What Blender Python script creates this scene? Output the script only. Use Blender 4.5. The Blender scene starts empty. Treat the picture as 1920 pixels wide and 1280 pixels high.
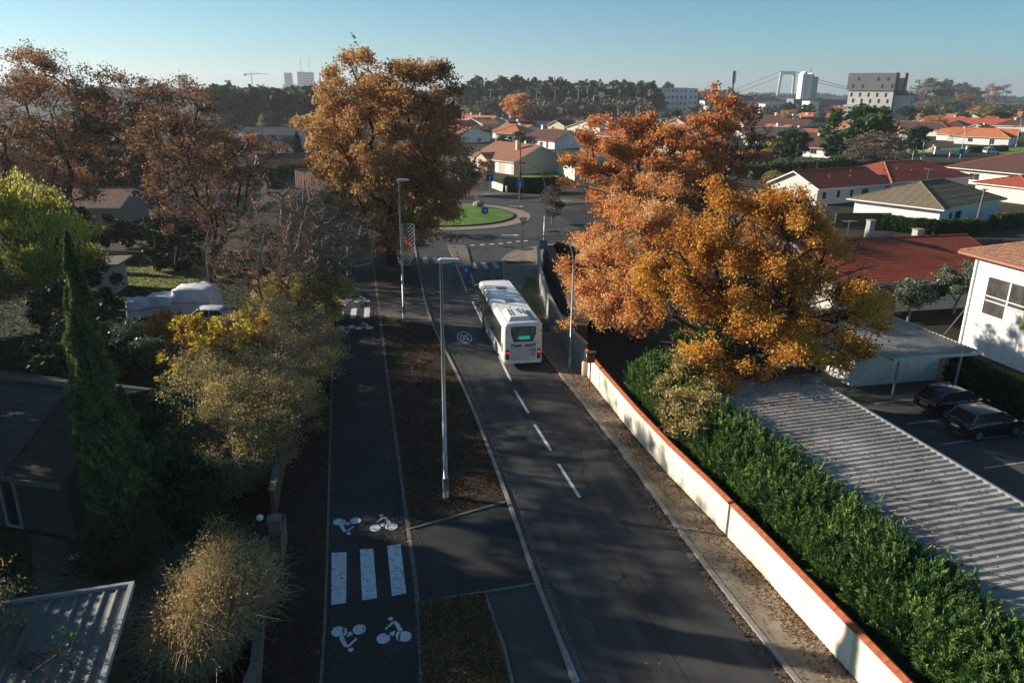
import bpy, math, random
import numpy as np
from mathutils import Vector, Matrix
PI = math.pi
# ---------------------------------------------------------------- camera, sky, sun, exposure
sc = bpy.context.scene
F, CH = 1400.0, 16.8                       # focal length in photo pixels, camera height in metres
PITCH, ROLL = math.atan(468 / F), math.radians(0.6)
_f = Vector((0, math.cos(PITCH), -math.sin(PITCH)))
_u0 = Vector((0, math.sin(PITCH), math.cos(PITCH)))
_r0 = Vector((1, 0, 0))
_r = _r0 * math.cos(ROLL) + _u0 * math.sin(ROLL)
_u = _u0 * math.cos(ROLL) - _r0 * math.sin(ROLL)
cam = bpy.data.cameras.new('camera')
camo = bpy.data.objects.new('camera', cam)
sc.collection.objects.link(camo)
M3 = Matrix((_r, _u, -_f)).transposed()
camo.matrix_world = Matrix.Translation((0, 0, CH)) @ M3.to_4x4()
cam.sensor_width = 36
cam.lens = F / 1920 * 36
cam.clip_start = 0.1
cam.clip_end = 20000
sc.camera = camo

SUN_EL = math.radians(20)
SUN_DIR = Vector((-0.972 * math.cos(SUN_EL), 0.237 * math.cos(SUN_EL), math.sin(SUN_EL)))  # towards the sun
w = bpy.data.worlds.new('World')
sc.world = w
w.use_nodes = True
nt = w.node_tree
nt.nodes.clear()
sky = nt.nodes.new('ShaderNodeTexSky')
sky.sky_type = 'NISHITA'
sky.sun_disc = False
sky.sun_elevation = SUN_EL
sky.sun_rotation = math.atan2(SUN_DIR.x, SUN_DIR.y)
sky.altitude = 20
sky.air_density = 0.7
sky.dust_density = 0.3
sky.ozone_density = 5.0
bg = nt.nodes.new('ShaderNodeBackground')
bg.inputs['Strength'].default_value = 0.073
out = nt.nodes.new('ShaderNodeOutputWorld')
tn_ = nt.nodes.new('ShaderNodeMix'); tn_.data_type = 'RGBA'; tn_.blend_type = 'MULTIPLY'; tn_.inputs[0].default_value = 1.0
tn_.inputs[7].default_value = (0.66, 1.0, 0.86, 1)
nt.links.new(sky.outputs[0], tn_.inputs[6]); nt.links.new(tn_.outputs[2], bg.inputs[0])
nt.links.new(bg.outputs[0], out.inputs[0])
sl = bpy.data.lights.new('sun', 'SUN')
sl.energy = 5.0
sl.angle = math.radians(0.5)
sl.color = (1.0, 0.88, 0.73)
so = bpy.data.objects.new('sun', sl)
so.rotation_euler = SUN_DIR.to_track_quat('Z', 'Y').to_euler()
so.location = (-40, 10, 60)
sc.collection.objects.link(so)
sc.view_settings.view_transform = 'Standard'
sc.view_settings.look = 'None'
sc.view_settings.exposure = 0.92
sc.view_settings.gamma = 1.0
sc.cycles.use_denoising = True
sc.cycles.max_bounces = 6
sc.cycles.diffuse_bounces = 3
sc.cycles.transmission_bounces = 4
sc.cycles.volume_bounces = 0
sc.cycles.caustics_reflective = False
sc.cycles.caustics_refractive = False

# ---------------------------------------------------------------- helpers
def G(px, py, z=0.0):
    """the place at height z that the survey photo shows at (px, py)"""
    d = _f * F + _r * (px - 960) + _u * (640 - py)
    t = (z - CH) / d.z
    return Vector((d.x * t, d.y * t, z))

def landmark(px):
    for lim, w_ in ((100, 'behind the yellow green tree'), (210, 'behind the oak by the shed'), (330, 'behind the spreading brown oak'), (440, 'beside the leafless trees'), (520, 'below the small crane'), (620, 'below the three hazy towers'),
                    (960, 'below the first highway lamps'), (1060, 'below the twin white gables'), (1150, 'below the road gantry'), (1260, 'below the pointed pine'), (1400, 'below the phone mast'), (1500, 'below the bridge pylon'), (1580, 'below the white tower'), (1720, 'below the big grey block'), (1815, 'below the skyline trees'), (9999, 'below the highest white house')):
        if px < lim: return w_
def GY(px, py, Y):
    d = _f * F + _r * (px - 960) + _u * (640 - py)
    t = Y / d.y
    return Vector((d.x * t, Y, CH + d.z * t))

_mats = {}
def mat(name, c, rough=0.8, c2=None, scale=3.0, detail=4.0, metal=0.0, bump=0.0, bscale=30.0, spec=0.3,
        coat=0.0, wave=None, emit=None, trans=0.0, lo=0.35, hi=0.65, big=0.0, streak=0.0):
    """Principled with noise between two colours, optional bump, optional tile waves (sx, sy, depth)"""
    if name in _mats: return _mats[name]
    m = bpy.data.materials.new(name)
    m.use_nodes = True
    n = m.node_tree.nodes; L = m.node_tree.links
    p = n['Principled BSDF']
    p.inputs['Roughness'].default_value = rough
    p.inputs['Metallic'].default_value = metal
    p.inputs['Specular IOR Level'].default_value = spec
    p.inputs['Coat Weight'].default_value = coat
    if trans:
        p.inputs['Transmission Weight'].default_value = trans
    tc = n.new('ShaderNodeTexCoord')
    if c2 is None: c2 = tuple(x * 0.8 for x in c)
    nz = n.new('ShaderNodeTexNoise'); nz.inputs['Scale'].default_value = scale; nz.inputs['Detail'].default_value = detail
    nz.inputs['Roughness'].default_value = 0.65
    L.new(tc.outputs['Object'], nz.inputs['Vector'])
    rp = n.new('ShaderNodeMapRange'); rp.inputs[1].default_value = lo; rp.inputs[2].default_value = hi
    L.new(nz.outputs['Fac'], rp.inputs[0])
    mx = n.new('ShaderNodeMix'); mx.data_type = 'RGBA'
    mx.inputs[6].default_value = (*c, 1); mx.inputs[7].default_value = (*c2, 1)
    L.new(rp.outputs[0], mx.inputs[0])
    col = mx.outputs[2]
    h = None
    if big:
        n2 = n.new('ShaderNodeTexNoise'); n2.inputs['Scale'].default_value = big; n2.inputs['Detail'].default_value = 3
        L.new(tc.outputs['Object'], n2.inputs['Vector'])
        r2 = n.new('ShaderNodeMapRange'); r2.inputs[1].default_value = 0.35; r2.inputs[2].default_value = 0.65
        r2.inputs[3].default_value = 0.7; r2.inputs[4].default_value = 1.15
        L.new(n2.outputs['Fac'], r2.inputs[0])
        ml = n.new('ShaderNodeVectorMath'); ml.operation = 'SCALE'
        L.new(col, ml.inputs[0]); L.new(r2.outputs[0], ml.inputs['Scale'])
        col = ml.outputs[0]
    if streak:
        mp = n.new('ShaderNodeMapping'); mp.inputs['Scale'].default_value = (5.0, 5.0, 0.5); L.new(tc.outputs['Object'], mp.inputs[0])
        n3 = n.new('ShaderNodeTexNoise'); n3.inputs['Scale'].default_value = 1.0; n3.inputs['Detail'].default_value = 7; L.new(mp.outputs[0], n3.inputs['Vector'])
        r3 = n.new('ShaderNodeMapRange'); r3.inputs[1].default_value = 0.5; r3.inputs[2].default_value = 0.75; r3.inputs[3].default_value = 1.0; r3.inputs[4].default_value = 1 - streak
        L.new(n3.outputs['Fac'], r3.inputs[0])
        m3 = n.new('ShaderNodeVectorMath'); m3.operation = 'SCALE'; L.new(col, m3.inputs[0]); L.new(r3.outputs[0], m3.inputs['Scale']); col = m3.outputs[0]
    if wave:
        sx, sy, dp = wave
        sep = n.new('ShaderNodeSeparateXYZ'); L.new(tc.outputs['Object'], sep.inputs[0])
        def saw(o, period, shape):
            a = n.new('ShaderNodeMath'); a.operation = 'DIVIDE'; L.new(o, a.inputs[0]); a.inputs[1].default_value = period
            b = n.new('ShaderNodeMath'); b.operation = 'FRACT'; L.new(a.outputs[0], b.inputs[0])
            if shape == 'round':
                c_ = n.new('ShaderNodeMath'); c_.operation = 'PINGPONG'; L.new(a.outputs[0], c_.inputs[0]); c_.inputs[1].default_value = 0.5
                d_ = n.new('ShaderNodeMath'); d_.operation = 'MULTIPLY'; L.new(c_.outputs[0], d_.inputs[0]); d_.inputs[1].default_value = 2.0
                return d_.outputs[0]
            return b.outputs[0]
        hs = []
        if sx: hs.append(saw(sep.outputs[0], sx, 'round'))
        if sy: hs.append(saw(sep.outputs[1], sy, 'saw'))
        h = hs[0]
        if len(hs) == 2:
            a = n.new('ShaderNodeMath'); a.operation = 'ADD'; L.new(hs[0], a.inputs[0]); L.new(hs[1], a.inputs[1]); h = a.outputs[0]
        bp = n.new('ShaderNodeBump'); bp.inputs['Strength'].default_value = 1.0; bp.inputs['Distance'].default_value = dp
        L.new(h, bp.inputs['Height']); L.new(bp.outputs[0], p.inputs['Normal'])
    elif bump:
        nb = n.new('ShaderNodeTexNoise'); nb.inputs['Scale'].default_value = bscale; nb.inputs['Detail'].default_value = 6
        L.new(tc.outputs['Object'], nb.inputs['Vector'])
        bp = n.new('ShaderNodeBump'); bp.inputs['Strength'].default_value = 1.0; bp.inputs['Distance'].default_value = bump
        L.new(nb.outputs['Fac'], bp.inputs['Height']); L.new(bp.outputs[0], p.inputs['Normal'])
    L.new(col, p.inputs['Base Color'])
    if emit:
        p.inputs['Emission Color'].default_value = (*emit[:3], 1); p.inputs['Emission Strength'].default_value = emit[3]
    _mats[name] = m
    return m

def leafmat(name, stops, trans=0.35, rough=0.6):
    """leaf colours picked along the mesh attribute 'tint' (each leaf has its own)"""
    m = bpy.data.materials.new(name); m.use_nodes = True
    n = m.node_tree.nodes; L = m.node_tree.links
    n.clear()
    at = n.new('ShaderNodeAttribute'); at.attribute_name = 'tint'
    cr = n.new('ShaderNodeValToRGB')
    els = cr.color_ramp.elements
    for i, (pos, c) in enumerate(stops):
        e = els[i] if i < 2 else els.new(pos)
        e.position = pos; e.color = (*c, 1)
    L.new(at.outputs['Fac'], cr.inputs[0])
    p = n.new('ShaderNodeBsdfPrincipled'); p.inputs['Roughness'].default_value = rough; p.inputs['Specular IOR Level'].default_value = 0.25
    t = n.new('ShaderNodeBsdfTranslucent')
    L.new(cr.outputs[0], p.inputs['Base Color']); L.new(cr.outputs[0], t.inputs['Color'])
    mx = n.new('ShaderNodeMixShader'); mx.inputs[0].default_value = trans
    L.new(p.outputs[0], mx.inputs[1]); L.new(t.outputs[0], mx.inputs[2])
    o = n.new('ShaderNodeOutputMaterial'); L.new(mx.outputs[0], o.inputs[0])
    return m

COL = sc.collection
def link(name, me, parent=None, loc=None, rotz=0):
    o = bpy.data.objects.new(name, me); COL.objects.link(o)
    if parent: o.parent = parent
    if loc is not None: o.location = loc
    if rotz: o.rotation_euler = (0, 0, rotz)
    return o
def tag(o, label=None, cat=None, group=None, kind=None):
    if label: o['label'] = label
    if cat: o['category'] = cat
    if group: o['group'] = group
    if kind: o['kind'] = kind
    return o
def thing(name, label, cat, loc=(0, 0, 0), rotz=0, group=None):
    o = link(name, None, None, loc, rotz)
    return tag(o, label, cat, group)
def copy_tree(o, parent=None):
    c = o.copy(); COL.objects.link(c); c.parent = parent
    for ch in list(o.children): copy_tree(ch, c)
    return c

class MB:
    def __init__(s): s.v = []; s.f = []; s.m = []; s.mi = 0
    def face(s, pts):
        b = len(s.v); s.v += [tuple(p) for p in pts]; s.f.append(list(range(b, b + len(pts)))); s.m.append(s.mi)
    def box(s, x0, y0, z0, x1, y1, z1):
        b = len(s.v)
        s.v += [(x0, y0, z0), (x1, y0, z0), (x1, y1, z0), (x0, y1, z0), (x0, y0, z1), (x1, y0, z1), (x1, y1, z1), (x0, y1, z1)]
        for q in ((0, 3, 2, 1), (4, 5, 6, 7), (0, 1, 5, 4), (1, 2, 6, 5), (2, 3, 7, 6), (3, 0, 4, 7)):
            s.f.append([b + i for i in q]); s.m.append(s.mi)
        return s
    def prism(s, pts, z0, z1, bottom=True):
        """vertical prism over a ground outline (list of (x, y), counter-clockwise)"""
        a = sum(pts[i][0] * pts[(i + 1) % len(pts)][1] - pts[(i + 1) % len(pts)][0] * pts[i][1] for i in range(len(pts)))
        if a < 0: pts = pts[::-1]
        n = len(pts); b = len(s.v)
        s.v += [(p[0], p[1], z0) for p in pts] + [(p[0], p[1], z1) for p in pts]
        for i in range(n):
            j = (i + 1) % n; s.f.append([b + i, b + j, b + n + j, b + n + i]); s.m.append(s.mi)
        s.f.append([b + n + i for i in range(n)]); s.m.append(s.mi)
        if bottom: s.f.append([b + i for i in reversed(range(n))]); s.m.append(s.mi)
        return s
    def extr(s, prof, axis, a0, a1):
        """profile extruded along axis 'x' (prof = (y, z)) or 'y' (prof = (x, z)) or 'z'"""
        n = len(prof); b = len(s.v)
        def P(p, a): return (a, p[0], p[1]) if axis == 'x' else ((p[0], a, p[1]) if axis == 'y' else (p[0], p[1], a))
        s.v += [P(p, a0) for p in prof] + [P(p, a1) for p in prof]
        for i in range(n):
            j = (i + 1) % n; s.f.append([b + i, b + j, b + n + j, b + n + i]); s.m.append(s.mi)
        s.f.append([b + i for i in reversed(range(n))]); s.m.append(s.mi)
        s.f.append([b + n + i for i in range(n)]); s.m.append(s.mi)
        return s
    def tube(s, pts, rad, k=8, cap=True):
        pts = [Vector(p) for p in pts]
        if not isinstance(rad, (list, tuple)): rad = [rad] * len(pts)
        b = len(s.v)
        for i, p in enumerate(pts):
            d = (pts[min(i + 1, len(pts) - 1)] - pts[max(i - 1, 0)]).normalized()
            a = d.cross(Vector((0, 0, 1)))
            if a.length < 1e-3: a = d.cross(Vector((0, 1, 0)))
            a.normalize(); c = d.cross(a)
            for j in range(k):
                t = 2 * PI * j / k; q = p + (a * math.cos(t) + c * math.sin(t)) * rad[i]; s.v.append(tuple(q))
        for i in range(len(pts) - 1):
            for j in range(k):
                j2 = (j + 1) % k; s.f.append([b + i * k + j, b + i * k + j2, b + (i + 1) * k + j2, b + (i + 1) * k + j]); s.m.append(s.mi)
        if cap:
            s.f.append([b + j for j in range(k)]); s.m.append(s.mi)
            e = b + (len(pts) - 1) * k; s.f.append([e + j for j in reversed(range(k))]); s.m.append(s.mi)
        return s
    def disc(s, c, r, axis='z', k=20, t=0.02):
        """short cylinder centred at c with its axis along x, y or z"""
        c = Vector(c); ax = {'x': Vector((1, 0, 0)), 'y': Vector((0, 1, 0)), 'z': Vector((0, 0, 1))}[axis]
        return s.tube([c - ax * t / 2, c + ax * t / 2], r, k)
    def slab(s, poly, t):
        """flat polygon (3D, counter-clockwise seen from above) given a thickness t downward along its normal"""
        P = [Vector(p) for p in poly]; nrm = (P[1] - P[0]).cross(P[2] - P[0]).normalized()
        if nrm.z < 0: P = P[::-1]; nrm = -nrm
        b = len(s.v); n = len(P)
        s.v += [tuple(p) for p in P] + [tuple(p - nrm * t) for p in P]
        s.f.append([b + i for i in range(n)]); s.m.append(s.mi)
        s.f.append([b + n + i for i in reversed(range(n))]); s.m.append(s.mi)
        for i in range(n):
            j = (i + 1) % n; s.f.append([b + n + i, b + n + j, b + j, b + i]); s.m.append(s.mi)
        return s
    def build(s, name, mats, parent=None, loc=None, rotz=0, smooth=False, bevel=0):
        me = bpy.data.meshes.new(name); me.from_pydata(s.v, [], s.f)
        if not isinstance(mats, (list, tuple)): mats = [mats]
        for m in mats: me.materials.append(m)
        if len(mats) > 1: me.polygons.foreach_set('material_index', s.m)
        if smooth: me.polygons.foreach_set('use_smooth', [True] * len(me.polygons))
        me.update()
        o = link(name, me, parent, loc, rotz)
        if bevel:
            b = o.modifiers.new('bevel', 'BEVEL'); b.width = bevel; b.segments = 2; b.limit_method = 'ANGLE'; b.angle_limit = math.radians(40)
        return o

def npmesh(name, v, f, m, parent=None, tint=None, smooth=False, loc=None, rotz=0):
    v = np.asarray(v, np.float32); f = np.asarray(f, np.int32); k = f.shape[1]
    me = bpy.data.meshes.new(name)
    me.vertices.add(len(v)); me.vertices.foreach_set('co', v.ravel())
    me.loops.add(f.size); me.loops.foreach_set('vertex_index', f.ravel())
    me.polygons.add(len(f)); me.polygons.foreach_set('loop_start', np.arange(0, f.size, k, dtype=np.int32))
    if smooth: me.polygons.foreach_set('use_smooth', np.ones(len(f), bool))
    me.materials.append(m)
    if tint is not None:
        a = me.attributes.new('tint', 'FLOAT', 'POINT'); a.data.foreach_set('value', np.asarray(tint, np.float32))
    me.update(calc_edges=True)
    return link(name, me, parent, loc, rotz)

# ---------------------------------------------------------------- foliage
def rand_dirs(rng, n):
    d = rng.normal(size=(n, 3)); return d / np.linalg.norm(d, axis=1, keepdims=True)
def leaf_quads(rng, c, size, aspect=1.6, flat=0.0, along=None):
    """one small four-cornered leaf at every centre c; 'along' gives the direction of its long axis"""
    n = len(c)
    a = rand_dirs(rng, n) if along is None else along + rand_dirs(rng, n) * 0.45
    a /= np.linalg.norm(a, axis=1, keepdims=True)
    b = rand_dirs(rng, n)
    b[:, 2] *= (1 - flat); a2 = a.copy(); a2[:, 2] *= (1 - flat); a = a2 / np.linalg.norm(a2, axis=1, keepdims=True)
    b = np.cross(a, b); b /= np.linalg.norm(b, axis=1, keepdims=True) + 1e-9
    s = (size * rng.uniform(0.55, 1.35, n))[:, None]
    a = a * s * aspect * 0.5; b = b * s * 0.5
    v = np.stack([c - a, c - b + a * 0.15, c + a, c + b + a * 0.15], 1).reshape(-1, 3)
    f = np.arange(4 * n).reshape(n, 4)
    return v, f
def tubes_np(p0, p1, r0, r1, k):
    n = len(p0); d = p1 - p0; d = d / (np.linalg.norm(d, axis=1, keepdims=True) + 1e-9)
    up = np.where(np.abs(d[:, 2:3]) > 0.9, [[1., 0, 0]], [[0, 0, 1.]])
    a = np.cross(d, up); a /= np.linalg.norm(a, axis=1, keepdims=True) + 1e-9; b = np.cross(d, a)
    t = np.arange(k) * 2 * PI / k
    ring = a[:, None, :] * np.cos(t)[None, :, None] + b[:, None, :] * np.sin(t)[None, :, None]
    v = np.concatenate([p0[:, None] + ring * r0[:, None, None], p1[:, None] + ring * r1[:, None, None]], 1).reshape(-1, 3)
    base = np.arange(n)[:, None, None] * 2 * k; j = np.arange(k); j2 = (j + 1) % k
    q = np.stack([j, j2, j2 + k, j + k], 1)[None]
    return v, (base + q).reshape(-1, 4)

def skeleton(rng, lobes, n, fork, bf=0.35, step=0.9, tr=0.28, wob=0.12, lean=(0, 0), stems=1, hollow=0.25):
    """limbs grown from a trunk to points filling the crown lobes; returns node arrays"""
    pts = []
    W = np.array([l[6] if len(l) > 6 else l[3] * l[4] * l[5] for l in lobes], float); W /= W.sum()
    ch = rng.choice(len(lobes), n, p=W)
    for i in ch:
        l = lobes[i]; d = rand_dirs(rng, 1)[0]; r = (hollow + (1 - hollow) * rng.random()) ** 0.5
        pts.append([l[0] + d[0] * l[3] * r, l[1] + d[1] * l[4] * r, l[2] + d[2] * l[5] * r])
    pts = np.array(pts); pts[:, 2] = np.maximum(pts[:, 2], 0.4)
    pos = []; par = []; pl = []
    nt_ = max(3, int(fork / 0.7))
    if stems == 1:
        for i in range(nt_ + 1):
            t = i / nt_; pos.append([lean[0] * t + rng.normal() * 0.05, lean[1] * t + rng.normal() * 0.05, fork * t]); par.append(i - 1); pl.append(fork * t)
        first = max(1, int(nt_ * 0.55))
    else:
        pos.append([0, 0, 0]); par.append(-1); pl.append(0); 
        for s_ in range(stems):
            an = 2 * PI * s_ / stems + rng.random(); prev = 0
            for i in range(1, nt_ + 1):
                t = i / nt_; rr = fork * 0.35 * t
                pos.append([math.cos(an) * rr + rng.normal() * .04, math.sin(an) * rr + rng.normal() * .04, fork * t]); par.append(prev); pl.append(fork * t); prev = len(pos) - 1
        first = 1
    top = np.array(pos[nt_])
    order = np.argsort(np.linalg.norm(pts - top, axis=1) * rng.uniform(0.8, 1.2, n))
    P = np.zeros((n * 14 + 400, 3)); PL = np.zeros(len(P)); PAR = np.full(len(P), -1)
    k = len(pos); P[:k] = pos; PL[:k] = pl; PAR[:k] = par
    tips = []
    for o_ in order:
        p = pts[o_]
        dd = np.linalg.norm(P[first:k] - p, axis=1)
        cost = dd + bf * PL[first:k] + np.where(P[first:k, 2] > p[2] + 0.5, 1.5, 0)
        q = int(np.argmin(cost)) + first; D = np.linalg.norm(P[q] - p)
        m = max(1, int(D / step)); prev = q
        sag = rng.normal(size=3) * D * wob; sag[2] += D * 0.06
        for i in range(1, m + 1):
            if k >= len(P) - 1: break
            t = i / m
            P[k] = P[q] * (1 - t) + p * t + sag * math.sin(PI * t) + (rng.normal(size=3) * 0.06 if i < m else 0)
            PL[k] = PL[prev] + D / m; PAR[k] = prev; prev = k; k += 1
        tips.append(k - 1)
    P = P[:k]; PAR = PAR[:k]
    R = np.zeros(k)
    nch = np.bincount(PAR[1:], minlength=k)
    R2 = np.zeros(k)
    for i in range(k - 1, 0, -1):
        if R2[i] == 0: R2[i] = 0.018 ** 2.1
        R2[PAR[i]] += R2[i] * 1.02
    R = np.maximum(R2, 0.018 ** 2.1) ** (1 / 2.1)
    R *= min(3.0, tr / R[1]) if R[1] > 0 else 1
    R = np.maximum(R, 0.014)
    R[0] = R[1] * 1.25
    return P, PAR, R, np.array(tips)

def tree(name, label, base, lobes, n, fork, nleaf, lsize, lmat, bmat, seed, tr=0.28, bf=0.35, spread=0.55, twigs=3, twl=0.8,
         group=None, cat='tree', tint=(0.5, 0.2), aspect=1.5, droop=0.0, stems=1, hollow=0.25, lean=(0, 0), cname='crown', tname='trunk',
         leafz=None, wob=0.12, colfn=None, thin=0.012, step=0.9, clump=36, gap=-0.35):
    rng = np.random.default_rng(seed)
    t = thing(name, label, cat, base, 0, group)
    P, PAR, R, tips = skeleton(rng, lobes, n, fork, bf=bf, tr=tr, stems=stems, hollow=hollow, lean=lean, wob=wob, step=step)
    i = np.arange(1, len(P)); p0 = P[PAR[i]]; p1 = P[i]; r1 = R[i]; r0 = np.minimum(R[PAR[i]], R[i] * 1.35)
    thick = r0 > 0.05
    vs, fs = [], []; off = 0
    for msk, k in ((thick, 7), (~thick, 3)):
        if msk.any():
            v, f = tubes_np(p0[msk], p1[msk], r0[msk], r1[msk], k); vs.append(v); fs.append(f + off); off += len(v)
    anchors = P[R < 0.06]
    tw1 = None
    if twigs:
        src = np.repeat(P[tips], twigs, 0)
        d = rand_dirs(rng, len(src)); d[:, 2] = np.abs(d[:, 2]) * 0.7 - droop
        d /= np.linalg.norm(d, axis=1, keepdims=True)
        L_ = twl * rng.uniform(0.5, 1.3, len(src))[:, None]
        mid = src + d * L_ * 0.5 + rng.normal(size=src.shape) * 0.05; end = mid + (d + rand_dirs(rng, len(src)) * 0.35) * L_ * 0.5
        for a, b, ra, rb in ((src, mid, thin, thin * 0.7), (mid, end, thin * 0.7, thin * 0.35)):
            v, f = tubes_np(a, b, np.full(len(a), ra), np.full(len(a), rb), 3); vs.append(v); fs.append(f + off); off += len(v)
        anchors = np.concatenate([anchors, mid, end, end])
    npmesh(tname, np.concatenate(vs), np.concatenate(fs), bmat, t)
    if nleaf:
        if leafz is not None:
            kz = leafz(anchors); kk = rng.random(len(anchors)) < kz; anchors = anchors[kk]
        ns = np.sin(anchors[:, 0] * 1.7 + seed) * np.sin(anchors[:, 1] * 1.9 + seed * 1.3) + 0.8 * np.sin(anchors[:, 2] * 2.1 + anchors[:, 0] * 0.7 + seed)
        anchors = anchors[ns > gap] if (ns > gap).sum() > 20 else anchors
        m_ = max(20, nleaf // clump)
        anchors = anchors[rng.integers(0, len(anchors), m_)]
        cl = rng.random(len(anchors))
        ai = rng.integers(0, len(anchors), nleaf)
        c = anchors[ai] + rng.normal(size=(nleaf, 3)) * spread * np.array([1, 1, 0.75])
        c[:, 2] -= droop * rng.random(nleaf) * 1.5
        c[:, 2] = np.maximum(c[:, 2], 0.1)
        al = None
        if droop > 0.3: al = np.tile([[0, 0, -1.0]], (nleaf, 1))
        v, f = leaf_quads(rng, c, lsize, aspect, along=al)
        ht = (c[:, 2] - c[:, 2].min()) / (np.ptp(c[:, 2]) + 1e-6)
        low = np.sin(c[:, 0] * 0.9 + seed) * np.sin(c[:, 1] * 0.8 + seed * 2) * np.sin(c[:, 2] * 1.0 + seed * 3)
        tn = tint[0] + tint[1] * (rng.normal(size=nleaf) * 0.5 + (cl[ai] - 0.5) * 0.9 + low * 0.8)
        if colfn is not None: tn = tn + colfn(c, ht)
        npmesh(cname, v, f, lmat, t, tint=np.repeat(np.clip(tn, 0.01, 0.99), 4))
    return t

def foliage_cloud(rng, pts, n, size, spread, aspect=1.5, along=None, tint=(0.5, 0.25)):
    ai = rng.integers(0, len(pts), n); c = pts[ai] + rng.normal(size=(n, 3)) * spread
    c[:, 2] = np.maximum(c[:, 2], 0.05)
    v, f = leaf_quads(rng, c, size, aspect, along=None if along is None else along[ai])
    cl = rng.random(len(pts))
    tn = np.clip(tint[0] + tint[1] * (rng.normal(size=n) * 0.5 + (cl[ai] - 0.5) * 1.2), 0.01, 0.99)
    return v, f, np.repeat(tn, 4), c

# ---------------------------------------------------------------- materials
ASPH = mat('asphalt', (0.040, 0.040, 0.040), 0.75, (0.068, 0.065, 0.062), 260, 2, bump=0.004, bscale=250, big=0.35, spec=0.35)
ASPH2 = mat('old_asphalt', (0.022, 0.023, 0.025), 0.8, (0.036, 0.036, 0.036), 200, 2, bump=0.004, bscale=200, big=0.5)
ASPHL = mat('pale_asphalt', (0.12, 0.105, 0.088), 0.85, (0.17, 0.15, 0.125), 150, 3, bump=0.004, bscale=180, big=0.6)
SAND = mat('gritty_pavement', (0.29, 0.24, 0.175), 0.9, (0.19, 0.16, 0.12), 6, 8, bump=0.004, bscale=150, big=0.8)
KERB = mat('kerb_concrete', (0.20, 0.19, 0.17), 0.85, (0.30, 0.28, 0.25), 8, 6, bump=0.004, bscale=60)
SOIL = mat('soil', (0.028, 0.018, 0.012), 0.95, (0.05, 0.033, 0.022), 5, 8, bump=0.02, bscale=14, big=0.7)
GRND = mat('garden_ground', (0.020, 0.021, 0.011), 0.95, (0.045, 0.036, 0.02), 1.5, 8, bump=0.02, bscale=10, big=0.1)
GRASS = mat('grass', (0.09, 0.19, 0.02), 0.9, (0.16, 0.27, 0.035), 2.5, 8, bump=0.03, bscale=30, big=0.4)
PAINT = mat('road_paint', (0.62, 0.64, 0.66), 0.6, (0.42, 0.43, 0.44), 7, 6, spec=0.4, lo=0.5, hi=0.75)
OLDPAINT = mat('worn_paint', (0.42, 0.42, 0.41), 0.7, (0.14, 0.14, 0.14), 6, 7, lo=0.5, hi=0.7)
CREAM = mat('cream_render', (0.80, 0.72, 0.60), 0.85, (0.72, 0.64, 0.52), 0.7, 8, bump=0.002, bscale=120, streak=0.35)
WHITEW = mat('white_render', (0.80, 0.80, 0.77), 0.85, (0.70, 0.71, 0.69), 0.8, 6, bump=0.002, bscale=90, streak=0.25)
BEIGE = mat('beige_render', (0.62, 0.50, 0.37), 0.85, (0.55, 0.44, 0.32), 0.6, 6, bump=0.002, bscale=90, streak=0.2)
YELLOWW = mat('yellow_render', (0.72, 0.66, 0.40), 0.85, (0.66, 0.60, 0.36), 0.6, 5)
GREYW = mat('grey_render', (0.36, 0.37, 0.37), 0.85, (0.28, 0.29, 0.29), 0.8, 6, bump=0.002, bscale=90)
STONEW = mat('old_grey_wall', (0.46, 0.44, 0.38), 0.9, (0.30, 0.29, 0.25), 1.6, 8, bump=0.006, bscale=40, streak=0.3)
BROWNST = mat('rough_brown_stone', (0.17, 0.12, 0.085), 0.95, (0.08, 0.06, 0.045), 5, 8, bump=0.02, bscale=18)
COPING = mat('terracotta_coping', (0.42, 0.12, 0.045), 0.75, (0.28, 0.07, 0.03), 5, 6)
TILE_RED = mat('red_tiles', (0.50, 0.115, 0.05), 0.75, (0.32, 0.075, 0.04), 2.0, 8, wave=(0.24, 0.36, 0.05))
TILE_ORANGE = mat('orange_tiles', (0.60, 0.20, 0.075), 0.8, (0.46, 0.14, 0.055), 1.0, 8, wave=(0.24, 0.36, 0.05))
TILE_PINK = mat('pink_brown_tiles', (0.48, 0.23, 0.14), 0.8, (0.34, 0.15, 0.095), 2.0, 8, wave=(0.24, 0.36, 0.05))
TILE_BROWN = mat('dark_brown_tiles', (0.12, 0.055, 0.038), 0.8, (0.075, 0.035, 0.028), 1.0, 8, wave=(0.24, 0.36, 0.05))
TILE_TAN = mat('tan_lichen_tiles', (0.20, 0.155, 0.095), 0.85, (0.11, 0.085, 0.06), 2.5, 8, wave=(0.30, 0.38, 0.06))
TILE_GREY = mat('grey_sheet_roof', (0.13, 0.13, 0.14), 0.7, (0.085, 0.085, 0.09), 0.8, 5)
N_RED = mat('near_red_tiles', (0.44, 0.09, 0.04), 0.7, (0.17, 0.04, 0.025), 3.5, 8)
N_PINK = mat('near_pink_tiles', (0.44, 0.24, 0.14), 0.75, (0.20, 0.10, 0.065), 4.0, 8)
N_TAN = mat('near_tan_tiles', (0.25, 0.19, 0.11), 0.85, (0.10, 0.08, 0.055), 4.0, 8)
N_GREY = mat('near_grey_tiles', (0.085, 0.08, 0.075), 0.85, (0.045, 0.042, 0.04), 4.0, 8)
N_DRED = mat('near_dark_red_tiles', (0.075, 0.04, 0.032), 0.85, (0.045, 0.026, 0.022), 4.0, 8)
GLASS = mat('dark_glass', (0.02, 0.024, 0.028), 0.08, (0.03, 0.035, 0.04), 2, spec=0.8)
WFRAME = mat('white_frame', (0.75, 0.75, 0.74), 0.5)
DFRAME = mat('dark_frame', (0.05, 0.05, 0.055), 0.5)
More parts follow.
